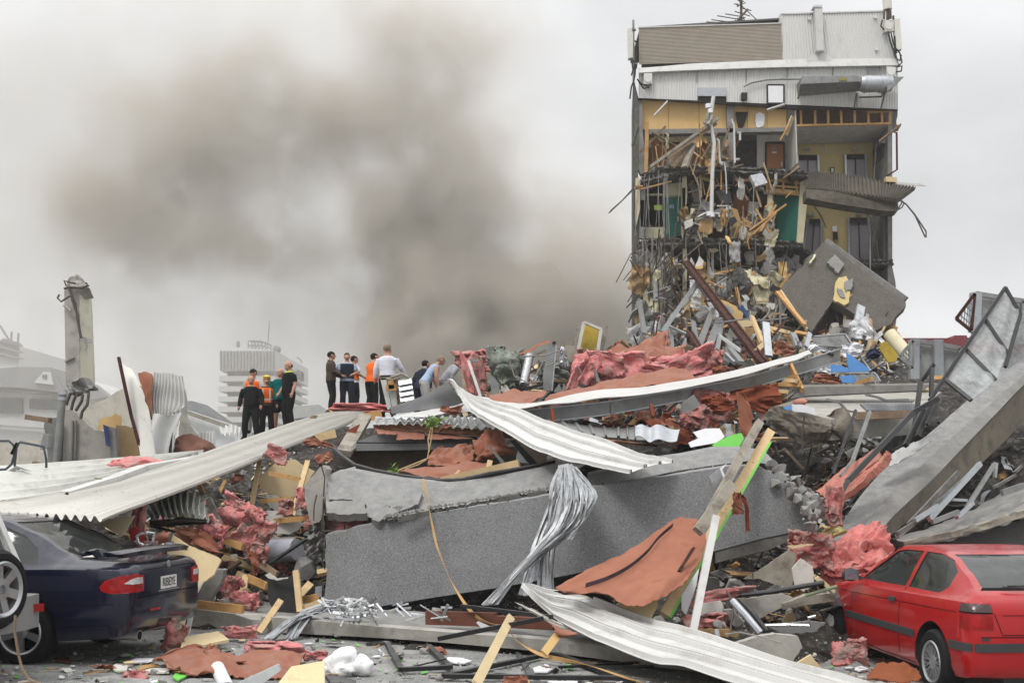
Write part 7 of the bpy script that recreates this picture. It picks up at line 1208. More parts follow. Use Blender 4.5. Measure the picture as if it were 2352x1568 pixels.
cabin = M('cabin_dark',(.03,.03,.032),.9); seat_m = M('seat_m',(.05,.05,.055),.9); tint = M('car_glass',(.02,.026,.025),.04,var=.2,scale=2,bump=0,alpha=.8,spec=.6,dust=.08); lamp_red = M('lamp_red',(.26,.002,.003),.12,var=.4,scale=9,bump=.2,bscale=40); lamp_clear = M('lamp_clear',(.55,.55,.55),.12,.2,var=.35,scale=14,bump=.4,bscale=50,coat=1)
lamp_smoke = M('lamp_smoke',(.05,.03,.03),.15,var=.3,bump=.1)
def make_car(name,label,W,tab,paint,org,yaw,wheels,tr,rim_r,spokes,spw):
    """tab rows: x, ground clearance, belt height, half width factor, roof height, roof half width"""
    root = thing(name,label,'car',(0,0,0)); L = tab[-1][0]; xs = [L * i / 110 for i in range(111)]; xs = sorted(set(xs + [.03,.06,.1])); mb = MB()
    for x in xs:
        zb,zs,wf,zt,wt = cr1(tab,x); w_ = W / 2 * wf; half = [(0,zb),(w_ * .6,zb),(w_ * .94,zb + .015),(w_ * .985,zb + .10),(w_,zb + (zs - zb) * .35),(w_ * 1.0,zb + (zs - zb) * .62),(w_ * .985,zs - .10),(w_ * .96,zs - .03),(w_ * .915,zs)]
        k = w_ * .9
        for t in (.12,.3,.5,.7,.86): half.append((k + (wt - k) * (t ** 1.15),zs + (zt - .03 * (zt - zs > .1) - zs) * t))
        half += [(wt * .97,zs + (zt - zs) * .955),(wt * .88,zs + (zt - zs) * .985),(wt * .5,zt - .002),(0,zt)]
        mb.v += [Vector((x,y,z)) for y,z in half] + [Vector((x,-y,z)) for y,z in half[-2:0:-1]]
    n = len(half) * 2 - 2; m = len(xs)
    mb.f = [[i * n + j,i * n + (j + 1) % n,(i + 1) * n + (j + 1) % n,(i + 1) * n + j] for i in range(m - 1) for j in range(n)] + [list(range(n)),list(range((m - 1) * n,m * n))[::-1]]; mb.sm = True
    body = part('body',mb,paint,root); bvh = BVHTree.FromPolygons([v.co.copy() for v in body.data.vertices],[list(p.vertices) for p in body.data.polygons])
    return root,body,bvh
def cut(body,cutters,mat):
    body.data.materials.append(mat)
    for c in cutters:
        me = c.mesh('cut',mat,smooth=False); o = link('cut',me); md = body.modifiers.new('b','BOOLEAN'); md.operation = 'DIFFERENCE'; md.solver = 'EXACT'; md.object = o; md.material_mode = 'TRANSFER'
        hard(body); bpy.data.objects.remove(o)
    for p in body.data.polygons: p.use_smooth = p.material_index == 0
    body.data.set_sharp_from_angle(angle=math.radians(32))
def proj(bvh,pts,d_,off,origin=None,n=10,th=.004):
    """patch of the body skin: outline pts (in the plane across d_) projected along d_ and lifted by off"""
    d_ = Vector(d_).normalized(); P3 = [Vector(p) for p in pts]; tri = tessellate_polygon([P3]); bm = bmesh.new(); vs = [bm.verts.new(p) for p in P3]
    for t in tri: bm.faces.new([vs[i] for i in t])
    for _ in range(n):
        e = [x for x in bm.edges if x.calc_length() > .09]
        if not e: break
        bmesh.ops.subdivide_edges(bm,edges=e,cuts=1); bmesh.ops.triangulate(bm,faces=bm.faces)
    mb = MB(); k = len(bm.verts); bm.verts.index_update(); top = []
    for v in bm.verts:
        h = bvh.ray_cast(v.co - d_ * 3,d_); q = h[0] if h[0] else v.co; top.append(q - d_ * off)
    mb.v = top + [p + d_ * th for p in top]; mb.f = [[v.index for v in f.verts] for f in bm.faces]; mb.f += [[i + k for i in reversed(f)] for f in mb.f]
    for e in bm.edges:
        if len(e.link_faces) == 1: a,b = e.verts[0].index,e.verts[1].index; mb.f.append([a,b,b + k,a + k])
    bm.free(); mb.sm = True; return mb
def wheel(root,x,y,tr,rim_r,spokes,spw,steer=0,wd=.21,dbl=False):
    m = Matrix.Translation((x,y,tr)) @ Matrix.Rotation(steer,4,'Z') @ Matrix.Rotation(math.radians(-90 if y > 0 else 90),4,'X'); mb = MB(); h = wd / 2 # local +z points outward
    mb.lathe([(rim_r,-h),(tr - .03,-h),(tr - .008,-h + .02),(tr,-h * .5),(tr,h * .5),(tr - .008,h - .02),(tr - .03,h),(rim_r + .02,h + .006),(rim_r - .005,h - .01),(rim_r - .02,h - .06)],40,m,caps=False); t = part('tyre',mb,rubber,root)
    mb = MB(); mb.lathe([(rim_r + .004,h - .002),(rim_r - .006,h + .008),(rim_r - .022,h - .004),(rim_r - .03,-h * .4)],40,m,caps=False); mb.lathe([(.075,h - .05),(.07,h - .012),(.03,h - .004),(.001,h - .004)],24,m,caps=False)
    for i in range(spokes):
        for dq in ((-.1,.1) if dbl else (0,)):
            a = 2 * math.pi * i / spokes + .3; q = a + dq; c0 = m @ Vector((.05 * math.cos(a),.05 * math.sin(a),h - .03)); c1 = m @ Vector(((rim_r - .015) * math.cos(q),(rim_r - .015) * math.sin(q),h - .02)); mb.bar(c0,c1,spw,.03,m.to_3x3() @ Vector((0,0,1)),taper=1.25 if not dbl else .8)
    part('rim',mb,alloy,t,smooth=False); mb = MB(); mb.lathe([(rim_r - .03,-h * .3),(.0,-h * .3)],24,m,caps=False); part('brake_backing',mb,well,t)
def place(root,org,yaw): root.location = org; root.rotation_euler = (0,0,yaw)
def side(xz,s_=1,W=1): return [(x,s_ * 1.5,z) for x,z in xz]
def lettering(body,size,m_,root,loc,rot,sx=1,ext=.003,bold=0):
    me = text_mesh(body,size,ext,bold,sx); me.materials.clear(); me.materials.append(m_); o = link('lettering',me,root); o.matrix_local = Matrix.Translation(loc) @ rot; return o
REAR = Matrix(((0,0,-1),(-1,0,0),(0,1,0))).to_4x4() # text on the rear face, read from behind
def seats(root,xs_,W,zc):
    for x in xs_:
        for y in (-.36,.36):
            mb = MB(); mb.blob((x,y,zc),(.09,.23,.3),.03,1,3,1); mb.blob((x - .03,y,zc + .36),(.06,.13,.09),.03,1,3,2); part('seat',mb,seat_m,root)
# ---- blue saloon
navy = M('navy_paint',(.003,.0045,.019),.18,.1,var=.15,scale=2,bump=.0,coat=.45,dust=.12,spec=.4)
tab = [(0,.42,.90,.80,.93,.60),(.02,.36,.93,.86,.97,.62),(.06,.30,.955,.91,.995,.64),(.14,.27,.965,.95,1.01,.66),(.3,.25,.97,.975,1.02,.68),(.62,.23,.975,.99,1.035,.70),(.78,.22,.975,1,1.10,.66),(1.15,.22,.97,1,1.30,.61),(1.5,.2,.965,1,1.435,.58),(1.8,.2,.96,1,1.47,.57),(2.3,.2,.95,1,1.485,.57),(2.8,.2,.94,1,1.45,.57),(3.1,.2,.93,1,1.34,.6),(3.55,.2,.92,1,1.03,.68),(4.3,.22,.82,.98,.88,.6),(4.75,.26,.7,.93,.74,.5),(4.88,.34,.6,.84,.62,.4)]
car,body,bvh = make_car('parked_car','dusty dark blue saloon with a boot spoiler parked at the lower left',1.84,tab,navy,0,0,0,0,0,0,0)
def glasshouse(root,body,bvh,W,rear_pts,side_pts,paint_cut,arches,tr,wsm=.0):
    cs = []
    for x in arches:
        for s_ in (1,-1):
            mb = MB(); mb.tube([(x,s_ * (W / 2 - .28),tr + .01),(x,s_ * (W / 2 + .2),tr + .01)],tr + .065,40); cs.append(mb)
    for pts in side_pts:
        mb = MB(); mb.poly([(x,-1.4,z) for x,z in pts],2.8,(0,1,0)); cs.append(mb)
    mb = MB(); mb.poly([(rear_pts[0],y,z) for y,z in rear_pts[2]],rear_pts[1] - rear_pts[0],(1,0,0)); cs.append(mb)
    glass_ = [('rear_window',proj(bvh,[(-1,y,z) for y,z in rear_pts[3]],(1,0,0),-.012,th=.003))]
    for pts in side_pts:
        for s_ in (1,-1): glass_.append(('side_window',proj(bvh,side(pts,s_),(0,-s_,0),-.012,th=.003)))
    cut(body,cs,cabin)
    for nm,mb in glass_: part(nm,mb,tint,root)
sp1 = [(.98,.985),(1.06,1.14),(1.22,1.255),(1.5,1.37),(1.85,1.42),(2.0,1.43),(2.0,.99)]; sp2 = [(2.08,.99),(2.08,1.435),(2.45,1.435),(2.85,1.37),(3.35,1.04),(3.35,.98)]
rz = [(-.58,1.07),(.58,1.07),(.50,1.40),(-.50,1.40)]
glasshouse(car,body,bvh,1.84,(.62,2.3,rz,rz),[sp1,sp2],None,(1.13,3.92),.325)
seats(car,(1.55,2.5),1.84,.85)
for x,s_ in ((1.13,1),(3.92,1),(1.13,-1),(3.92,-1)): wheel(car,x,s_ * .79,.325,.225,5,.055,0,.22)
mb = proj(bvh,[(-1,.33 + .0,.87),(-1,.43,.93 - .01),(-1,.68,.925),(-1,.80,.90),(-1,1.0,.84),(-1,1.0,.77),(-1,.8,.735),(-1,.36,.74)],(1,-.001,0),.014)
def lampset(s_):
    d_ = Vector((1,-.75 * s_,0)).normalized(); r_ = Vector((-d_.y,d_.x,0)) * (1 if s_ > 0 else -1) # across axis
    c = Vector((.08,.78 * s_,0)); f = lambda q: [c + r_ * a + Vector((0,0,z)) - d_ for a,z in q]
    return f,d_
for s_ in (1,-1):
    f,d_ = lampset(s_); o = part('tail_lamp',proj(bvh,f([(-.22,.72),(-.22,.88),(-.1,.90),(.08,.885),(.18,.84),(.22,.78),(.21,.735),(.15,.715)]),d_,.010,th=.02),lamp_red,car); part('reversing_lens',proj(bvh,f([(-.2,.80),(-.19,.86),(-.10,.865),(-.02,.845),(.04,.81),(-.05,.798)]),d_,.016,th=.012),lamp_clear,o)
part('reflector',proj(bvh,[(-1,.50,.50),(-1,.74,.505),(-1,.74,.53),(-1,.50,.525)],(1,-.3,0),.006),lamp_red,car)
mb = MB(); S0 = [(.30,.80,1.035),(.13,.77,1.05),(.03,.5,1.075),(0,0,1.085),(.03,-.5,1.075),(.13,-.77,1.05),(.30,-.80,1.035)]; S1 = [(.52,.81,1.035),(.34,.80,1.06),(.23,.5,1.08),(.20,0,1.085),(.23,-.5,1.08),(.34,-.80,1.06),(.52,-.81,1.035)]
mb.patch([[Vector(p) + Vector((0,0,.045)) for p in S0],[(Vector(a) + Vector(b)) / 2 + Vector((0,0,.065)) for a,b in zip(S0,S1)],[Vector(p) + Vector((0,0,.04)) for p in S1]],nu=30,nv=6,th=.05); part('spoiler',mb,navy,car)
pl_ = MB(); pl_.box((-.015 + .03,0,.77),.012,.37,.13); pt_ = part('number_plate',pl_,M('plate_m',(.62,.62,.60),.5,var=.08,col2=(.4,.4,.38)),car); pt_.location = (-.012,0,0)
lettering('RIBEYE',.125,M('plate_ink',(.02,.02,.02),.6),pt_,Vector((.0075,0,.767)),REAR,.8,.002,0)
mb = MB(); mb.box((.004,0,.69),.02,.46,.012); part('plate_trim',mb,alloy,car)
lettering('COMMODORE',.035,alloy,car,Vector((.012,.42,.70)),REAR,1.1,.002); lettering('V6',.035,alloy,car,Vector((.015,-.45,.735)),REAR,1.1,.002)
mb = MB(); mb.blob((.0,0,.955),(.008,.04,.035),.25,3,3,3); part('badge',mb,alloy,car)
seam = M('seam',(.004,.004,.006),.9)
for pts in ([(-1,-.7,.655),(-1,.7,.655),(-1,.7,.663),(-1,-.7,.663)],[(-1,-.58,.925),(-1,.58,.925),(-1,.58,.931),(-1,-.58,.931)]): part('body_seam',proj(bvh,pts,(1,0,0),.002),seam,car)
for s_ in (1,):
    part('body_seam',proj(bvh,side([(0.1,.605),(.72,.60),(.72,.607),(.1,.612)],s_),(0,-s_,0),.002),seam,car)
    part('side_skirt',proj(bvh,side([(.2,.30),(.70,.28),(.70,.38),(.2,.40)],s_),(0,-s_,0),.014,th=.03),navy,car)
    part('door_seam',proj(bvh,side([(1.55,.3),(1.558,.3),(1.30,.95),(1.292,.95)],s_),(0,-s_,0),.002),seam,car)
for k,r_ in enumerate((.055,.045)): mb = MB(); mb.tube([(.05 - k * .002,.55,.27),(.35,.55,.28)],r_,18); mb.sm = True; part('exhaust_pipe',mb,alloy if k == 0 else well,car)
mb = MB(); mb.poly([(.66,.30,1.055),(.50,.25,1.05),(.47,.50,1.048),(.62,.62,1.05)],.006,(0,0,1)); part('sheet_scrap',mb,plaster,car,'white torn sheet lying on the boot')
place(car,Vector((-3.61,11.72,0)),math.radians(180 - 8))
# ---- red hatchback
red = M('red_paint',(.34,.002,.004),.22,.0,var=.12,scale=2,bump=.0,coat=.35,dust=.07,spec=.4)
tab = [(0,.38,.80,.86,.84,.60),(.02,.30,.84,.90,.88,.62),(.05,.26,.90,.925,.945,.64),(.12,.24,.955,.955,1.0,.66),(.2,.23,.96,.965,1.035,.665),(.5,.21,.955,.985,1.17,.625),(.85,.2,.95,.99,1.30,.585),(1.1,.2,.945,1,1.35,.56),(1.6,.2,.935,1,1.385,.55),(2.1,.2,.925,1,1.36,.55),(2.5,.2,.915,1,1.2,.6),(2.95,.2,.90,.99,.98,.66),(3.6,.22,.82,.97,.86,.6),(4.1,.28,.7,.91,.72,.5),(4.22,.34,.6,.82,.62,.4)]
car,body,bvh = make_car('parked_car','dusty red three door hatchback parked at the lower right',1.70,tab,red,0,0,0,0,0,0,0)
sp1 = [(.72,.965),(.60,1.03),(.62,1.17),(.80,1.27),(1.1,1.315),(1.42,1.32),(1.42,.965)]; sp2 = [(1.50,.965),(1.50,1.32),(1.95,1.315),(2.15,1.29),(2.78,.98),(2.78,.945)]
rz = [(-.57,1.05),(.57,1.05),(.50,1.315),(-.50,1.315)]
glasshouse(car,body,bvh,1.70,(.02,1.9,rz,rz),[sp1,sp2],None,(.70,3.40),.312)
mb = proj(bvh,[(-1,y,z) for y,z in [(-.61,1.03),(.61,1.03),(.57,1.03 + .02),(-.57,1.05)]],(1,0,0),.003); part('rear_window_edge',mb,well,car)
seats(car,(1.15,2.0),1.7,.8)
for x,s_,st in ((.70,1,0),(3.40,1,.42),(.70,-1,0),(3.40,-1,.42)): wheel(car,x,s_ * (.92 if st and s_ > 0 else .74),.312,.20,13,.012,st,.21,True)
for s_ in (1,-1):
    f = lambda q: [Vector((.08,.72 * s_,0)) + Vector((-.4,-.9 * s_,0)).normalized().cross(Vector((0,0,1))) * 0 + Vector((a * .5,a * -.86 * s_,z)) * 1 + Vector((-.86,.5 * s_,0)) for a,z in q]; d_ = Vector((.86,-.5 * s_,0))
    o = part('tail_lamp',proj(bvh,f([(-.27,.70),(.33,.695),(.30,.89),(.25,.93),(-.22,.93),(-.27,.90)]),d_,.010,th=.02),lamp_red,car); part('indicator_lens',proj(bvh,f([(-.26,.85),(.30,.85),(.29,.89),(.24,.923),(-.21,.923),(-.26,.895)]),d_,.016,th=.012),lamp_smoke,o)
    part('lamp_divider',proj(bvh,f([(-.27,.842),(.31,.842),(.31,.852),(-.27,.852)]),d_,.018,th=.012),seam,o)
part('bumper_strip',proj(bvh,[(-1,-.75,.50),(-1,.75,.50),(-1,.75,.575),(-1,-.75,.575)],(1,0,0),.016,th=.03),trim_m,car); part('bumper_strip',proj(bvh,side([(.022,.50),(.34,.50),(.34,.575),(.022,.575)]),(0,-1,0),.016,th=.03),trim_m,car)
part('rubbing_strip',proj(bvh,side([(1.08,.50),(3.0,.50),(3.0,.57),(1.08,.57)]),(0,-1,0),.014,th=.02),trim_m,car)
for pts in (side([(1.10,.235),(3.0,.235),(3.0,.245),(1.10,.245)]),side([(.25,.83),(3.3,.78),(3.3,.786),(.25,.836)]),side([(1.46,.3),(1.468,.3),(1.468,.96),(1.46,.96)]),side([(2.82,.3),(2.828,.3),(2.828,.94),(2.82,.94)])): part('body_seam',proj(bvh,pts,(0,-1,0),.002),seam,car)
for pts in ([(-1,-.7,.625),(-1,.7,.625),(-1,.7,.633),(-1,-.7,.633)],[(-1,.50,.655),(-1,.508,.655),(-1,.58,.84),(-1,.572,.84)],[(-1,-.55,.645),(-1,.50,.645),(-1,.50,.652),(-1,-.55,.652)],[(-1,-.5,.82),(-1,.5,.82),(-1,.5,.826),(-1,-.5,.826)]): part('body_seam',proj(bvh,pts,(1,0,0),.002),seam,car)
part('door_handle',proj(bvh,side([(1.56,.80),(1.72,.80),(1.72,.845),(1.56,.845)]),(0,-1,0),.02,th=.03),trim_m,car)
mb = MB(); mb.blob((2.62,.93,1.0),(.05,.10,.075),.05,1,3,1); mb.bar((2.60,.80,.96),(2.62,.9,.98),.05,.04); o = part('wing_mirror',mb,trim_m,car); mb = MB(); mb.box((2.565,.935,1.0),.006,.15,.105); part('mirror_glass',mb,M('mirror',(.3,.36,.42),.1,.8,var=.1),o)
mb = MB(); mb.tube([(.165,.42,1.06),(.13,.1,1.055),(.14,-.25,1.06)],.012); mb.tube([(.15,.38,1.075),(.14,-.2,1.07)],.008); part('wiper',mb,trim_m,car)
part('badge',proj(bvh,[(-1,.62,.60),(-1,.69,.60),(-1,.69,.625),(-1,.62,.625)],(1,0,0),.006),trim_m,car); mb = MB(); mb.box((.30,-.1,.24),.25,1.0,.12); part('exhaust_box',mb,trim_m,car)
mb = MB(); mb.tube([(.0,-.35,.25),(.2,-.35,.26)],.035,14); part('exhaust_pipe',mb,galv_dull,car)
lettering('316i',.03,alloy,car,Vector((3.02,.85,.62)),Matrix.Rotation(math.pi,4,'Z') @ Matrix.Rotation(math.pi / 2,4,'X'),1,.002)
place(car,Vector((4.86,9.93,-.215)),math.radians(93))
# ---- off-roader at the left edge
silver = M('suv_paint',(.50,.50,.48),.3,.3,var=.05,coat=.6,dust=.4,bump=0)
suv = thing('parked_offroader','pale four wheel drive at the left edge with a spare wheel on its tail','car',(0,0,0))
mb = MB(); pr = [(.02,.55),(.02,1.0),(.10,1.05),(.38,1.72),(1.2,1.8),(3.0,1.75),(3.4,1.1),(4.3,1.0),(4.3,.5)]; mb.poly([(x,-.58,z) for x,z in pr],1.42,(0,1,0)); body = part('body',mb,silver,suv)
mb = MB(); mb.tube([(.9,-.9,.37),(.9,.9,.37)],.42,28); m2 = MB(); m2.tube([(3.4,-.9,.37),(3.4,.9,.37)],.42,28); cut(body,[mb,m2],cabin)
for p in body.data.polygons: p.use_smooth = False
mb = MB(); mb.poly([(.118,-.5,1.10),(.118,.62,1.10),(.34,.52,1.64),(.34,-.46,1.64)],.02,(-1,0,.3)); part('rear_window',mb,tint,suv)
mb = MB(); mb.poly([(.3,-.585,1.12),(.52,-.585,1.62),(1.4,-.585,1.66),(1.4,-.585,1.12)],1.43,(0,1,0)); part('side_window',mb,tint,suv)
mb = MB(); bmp = [(.55,-.74),(.18,-.76),(-.08,-.70),(-.15,-.45),(-.17,0),(-.16,.5),(-.10,.82),(.18,.90),(.55,.88)]; mb.poly([(x,y,.46) for x,y in bmp],.30,(0,0,1)); o = part('rear_bumper',mb,M('bumper_grey',(.20,.20,.195),.7,var=.1,dust=.3),suv)
mb = MB(); mb.box((-.12,-.62,.64),.03,.12,.07,-.35); part('reflector',mb,lamp_red,o)
wheel(suv,.9,.72,.36,.2,6,.05); wheel(suv,.9,-.72,.36,.2,6,.05); wheel(suv,3.4,.72,.36,.2,6,.05); wheel(suv,3.4,-.72,.36,.2,6,.05)
m = Matrix.Translation((-.14,.0,.86)) @ Matrix.Rotation(math.radians(-90),4,'Y'); mb = MB(); tr,rr_,h = .345,.24,.11
mb.lathe([(rr_,-h),(tr - .03,-h),(tr,-h * .5),(tr,h * .5),(tr - .035,h),(rr_ + .02,h + .006),(rr_ - .01,h - .02)],44,m,caps=False); sw = part('spare_wheel',mb,rubber,suv)
mb = MB(); mb.lathe([(rr_ + .005,h),(rr_ - .01,h + .012),(rr_ - .035,h - .01),(rr_ - .05,-.02)],44,m,caps=False); mb.lathe([(.10,h - .055),(.095,h - .02),(.04,h - .015),(.038,h - .05),(.0,h - .05)],24,m,caps=False)
for i in range(6):
    a = math.pi / 3 * i + .2; mb.bar(m @ Vector((.06 * math.cos(a),.06 * math.sin(a),h - .045)),m @ Vector((.205 * math.cos(a),.205 * math.sin(a),h - .03)),.075,.035,(1,0,0),1.1)
part('rim',mb,alloy,sw,smooth=False); mb = MB(); mb.lathe([(rr_ - .04,.0),(0,.0)],24,m,caps=False); part('wheel_backing',mb,well,sw)
mb = MB(); mb.tube([(.02,-.57,1.0),(.34,-.56,1.66)],.025,6); part('window_rail',mb,white_metal,suv)
place(suv,Vector((-4.60,9.62,.01)),math.radians(180 - 13))
# ================================================================ people
skin = M('skin',(.42,.22,.15),.6,var=.1,bump=.05); skin2 = M('skin_tan',(.34,.17,.11),.6,var=.1,bump=.05)
def cloth(n,c,**k): return M('cloth_' + n,c,.9,var=.2,bump=.3,bscale=12,**k)
c_black = cloth('black',(.012,.012,.013)); c_navy = cloth('navy',(.018,.022,.035)); c_grey = cloth('grey',(.045,.045,.05)); c_orange = cloth('orange',(.75,.13,.02)); c_teal = cloth('teal',(.0,.12,.11)); c_white = cloth('white',(.62,.62,.68)); c_blue = cloth('blue',(.30,.38,.50)); c_lime = cloth('lime',(.45,.75,.05)); c_silver = cloth('silver',(.5,.5,.48)); c_yellow = M('helmet_yellow',(.75,.50,.02),.35,var=.05,bump=0); c_brown = cloth('brown',(.06,.045,.035)); c_check = cloth('check',(.30,.30,.32),col2=(.08,.08,.1),c2s=30)
h_dark = M('hair_dark',(.02,.013,.01),.8,bump=.4); h_grey = M('hair_grey',(.22,.17,.13),.8,bump=.4)
TOR = [(.86,.155,.105),(.93,.172,.118),(1.0,.168,.115),(1.12,.15,.105),(1.26,.17,.115),(1.38,.185,.112),(1.44,.16,.10),(1.485,.095,.075),(1.52,.062,.062)]
def person(label,foot,yaw,hgt=1.78,lean=0,top=c_black,sleeve=1,legs=c_black,shorts=0,vest=None,hair=h_dark,bald=0,helmet=0,arms=None,head=(0,0),stance=((-.12,0),(.12,0)),collar=None,belly=1,stripes=None,group=None,coat_len=.9,sk=skin):
    root = thing('person',label,'person',(0,0,0),group); RL = Matrix.Translation((0,0,.92)) @ Matrix.Rotation(-lean,4,'X') @ Matrix.Translation((0,0,-.92))
    arms = arms or (((-.24,-.02,1.16),(-.25,.06,.92)),((.24,-.02,1.16),(.25,.06,.92)))
    def tor(grow,z0,z1,cap=1):
        mb = MB(); n = 20; rows = [r for r in TOR if z0 - .01 <= r[0] <= z1 + .01]; rows = [(z0,*rows[0][1:])] + rows if rows[0][0] > z0 + .02 else rows; rows = rows + [(z1,*rows[-1][1:])] if rows[-1][0] < z1 - .02 else rows
        mb.lathe([(1,i) for i in range(len(rows))],n)
        for i,(z,rx,ry) in enumerate(rows):
            for j in range(n):
                a = 2 * math.pi * j / n; b_ = (belly - 1) * math.exp(-((z - 1.08) / .13) ** 2) * max(0,math.sin(a)) * ry; mb.v[i * n + j] = RL @ Vector(((rx + grow) * math.cos(a),(ry + grow) * math.sin(a) + b_ * 1.6,z))
        return mb
    sh = [RL @ Vector((s_ * .175,0,1.41)) for s_ in (-1,1)]; el = [RL @ Vector(a[0]) for a in arms]; wr = [RL @ Vector(a[1]) for a in arms]; ft = [Vector((x,y,.07)) for x,y in stance]
    hp = [Vector((s_ * .09,0,.90)) for s_ in (-1,1)]; kn = [(a + b) / 2 + Vector((0,.05,-.0)) for a,b in zip(hp,ft)]
    def limb(mb,P_,r_):
        L = []; q = []
        for i in range(len(P_) - 1):
            for t in (0,.5): L.append(P_[i].lerp(P_[i + 1],t)); q.append(r_[i] + (r_[i + 1] - r_[i]) * t + (.006 if t else 0))
        mb.tube(L + [P_[-1]],q + [r_[-1]],12)
    mb = tor(0,.86,1.52); hc = RL @ Vector((0,.02,1.665)); HM = Matrix.Translation(hc) @ Matrix.Rotation(head[0],4,'Z') @ Matrix.Rotation(-head[1],4,'X')
    mb.tube([RL @ Vector((0,0,1.46)),RL @ Vector((0,.005,1.55)),hc],[.06,.056,.05],12)
    def hd(sx,sy,sz,c=(0,0,0)):
        m = MB(); m.blob((0,0,0),(sx,sy,sz),0,1,3,0); return [HM @ (v + Vector(c)) for v in m.v],m.f
    mb.add(*hd(.076,.095,.108,(0,-.005,.01))); mb.add(*hd(.055,.065,.06,(0,.03,-.06))); mb.add(*hd(.012,.022,.022,(0,.098,-.012))); mb.add(*hd(.026,.012,.008,(0,.086,-.058)))
    for s_ in (-1,1): mb.add(*hd(.012,.022,.033,(s_ * .08,-.005,-.005)))
    for i,s_ in enumerate((-1,1)):
        limb(mb,[sh[i],el[i],wr[i]],[.058,.043,.029]); limb(mb,[hp[i],kn[i],ft[i]],[.085,.056,.042])
        d_ = (wr[i] - el[i]).normalized(); f_ = Vector((0,1,0)); f_ = (f_ - d_ * f_.dot(d_)).normalized(); sd = d_.cross(f_)
        mb.tube([wr[i],wr[i] + d_ * .045,wr[i] + d_ * .085],[.026,.036,.032],8)
        for k in range(4): b0 = wr[i] + d_ * .075 + f_ * (.027 - .018 * k); mb.tube([b0,b0 + d_ * (.04 - .004 * abs(k - 1)),b0 + d_ * (.066 - .008 * abs(k - 1)) + sd * .014 * s_],[.0105,.0095,.008],6)
        mb.tube([wr[i] + d_ * .02 + f_ * .025,wr[i] + d_ * .05 + f_ * .05,wr[i] + d_ * .08 + f_ * .052],[.013,.011,.009],6)
    def fuse(o,vs):
        md = o.modifiers.new('r','REMESH'); md.mode = 'VOXEL'; md.voxel_size = vs; md.use_smooth_shade = True; hard(o); return o
    mb.sm = True; b = fuse(part('body',mb,sk,root),.0115)
    mb = tor(.016,coat_len,1.475)
    for i in (0,1):
        if sleeve: limb(mb,[sh[i],el[i]] + ([wr[i]] if sleeve == 1 else []),[.072,.058,.042]) if sleeve == 1 else limb(mb,[sh[i],sh[i].lerp(el[i],.75)],[.075,.068])
    mb.sm = True; fuse(part('shirt' if sleeve != 1 else 'jacket',mb,top,root),.016)
    mb = MB(); mb.tube([Vector((0,0,1.0)),Vector((0,0,.92)),Vector((0,0,.86))],[.15,.165,.15],16); mb.v = [Vector((v.x * 1.1,v.y * .82,v.z)) for v in mb.v]
    for i in (0,1): limb(mb,[hp[i],kn[i],ft[i] + Vector((0,0,.0))] if not shorts else [hp[i],hp[i].lerp(kn[i],.85)],[.108,.078,.068] if not shorts else [.108,.095])
    mb.sm = True; fuse(part('shorts' if shorts else 'trousers',mb,legs,root),.016)
    for i in (0,1): mb = MB(); mb.blob(ft[i] + Vector((0,.05,-.025)),(.052,.135,.05),.02,1,3,1); part('shoe',mb,c_black if not shorts else c_silver,root)
    if vest:
        v_ = fuse(part('vest',tor(.032,1.0,1.45),vest,root),.016)
        if stripes:
            for s_ in (-1,1): mb = MB(); mb.tube([RL @ Vector((s_ * .09,.15,1.02)),RL @ Vector((s_ * .09,.155,1.25)),RL @ Vector((s_ * .085,.13,1.40))],.02,6); part('reflective_strip',mb,c_silver,v_)
            mb = tor(.038,1.07,1.12); part('reflective_strip',mb,c_silver,v_)
    if collar: mb = MB(); mb.tube([RL @ Vector((.075 * math.cos(a),.078 * math.sin(a),1.50 - .02 * math.sin(a))) for a in [2 * math.pi * k / 12 for k in range(12)]],.02,6,closed=True); part('collar',mb,collar,root)
    for s_ in (-1,1): mb = MB(); mb.add(*hd(.009,.006,.006,(s_ * .03,.083,.012))); part('eye',mb,c_black,root)
    mb = MB(); R = Random = None
    if helmet:
        vs,fs = hd(.112,.132,.105,(0,-.005,.045)); mb.add([Vector((v.x,v.y,max(v.z,hc.z + .035))) for v in vs],fs); mb.sm = True; h_ = part('hard_hat',mb,c_yellow,root); mb = MB(); mb.add(*hd(.10,.05,.012,(0,.11,.04))); part('brim',mb,c_yellow,h_)
    else:
        vs,fs = hd(.083,.104,.112,(0,-.014,.020)); keep = lambda v: (lambda q: q.z > .045 - q.y * .55 or (q.y < -.01 and q.z > -.05) if not bald else (-.05 < q.z < .035 and q.y < .03))(HM.inverted() @ v)
        mb.add([v if keep(v) else hc + (v - hc) * .8 for v in vs],fs); mb.sm = True; part('hair',mb,hair,root)
    k = hgt / 1.77; root.scale = (k * 1.15,k * 1.15,k); root.rotation_euler = (0,0,yaw); root.location = foot; return root
d2 = math.radians
def at(x,y,Y): return P(x,y,Y)
hang = lambda sx=1,f=.04: ((-.23 * sx,-.02,1.16),(-.24 * sx,f,.92))
def AR(l,r): return (l,r)
LH = ((-.235,-.03,1.16),(-.245,.05,.93)); RH = ((.235,-.03,1.16),(.245,.05,.93))
person('bald man in a long black jacket standing nearest on the roof strip',at(577,1012,30),d2(175),1.74,top=c_black,legs=c_black,bald=1,hair=h_grey,arms=(((-.26,-.02,1.18),(-.27,.1,.95)),((.26,-.02,1.18),(.27,.08,.93))),belly=1.3,coat_len=.80,head=(d2(20),0),stance=((-.16,0),(.16,.05)))
person('dark haired man in an orange safety vest behind the bald man',at(582,995,31.5),d2(170),1.80,top=c_grey,sleeve=2,vest=c_orange,legs=c_grey,head=(d2(-15),.2),arms=(((-.28,.02,1.17),(-.2,.12,.98)),RH))
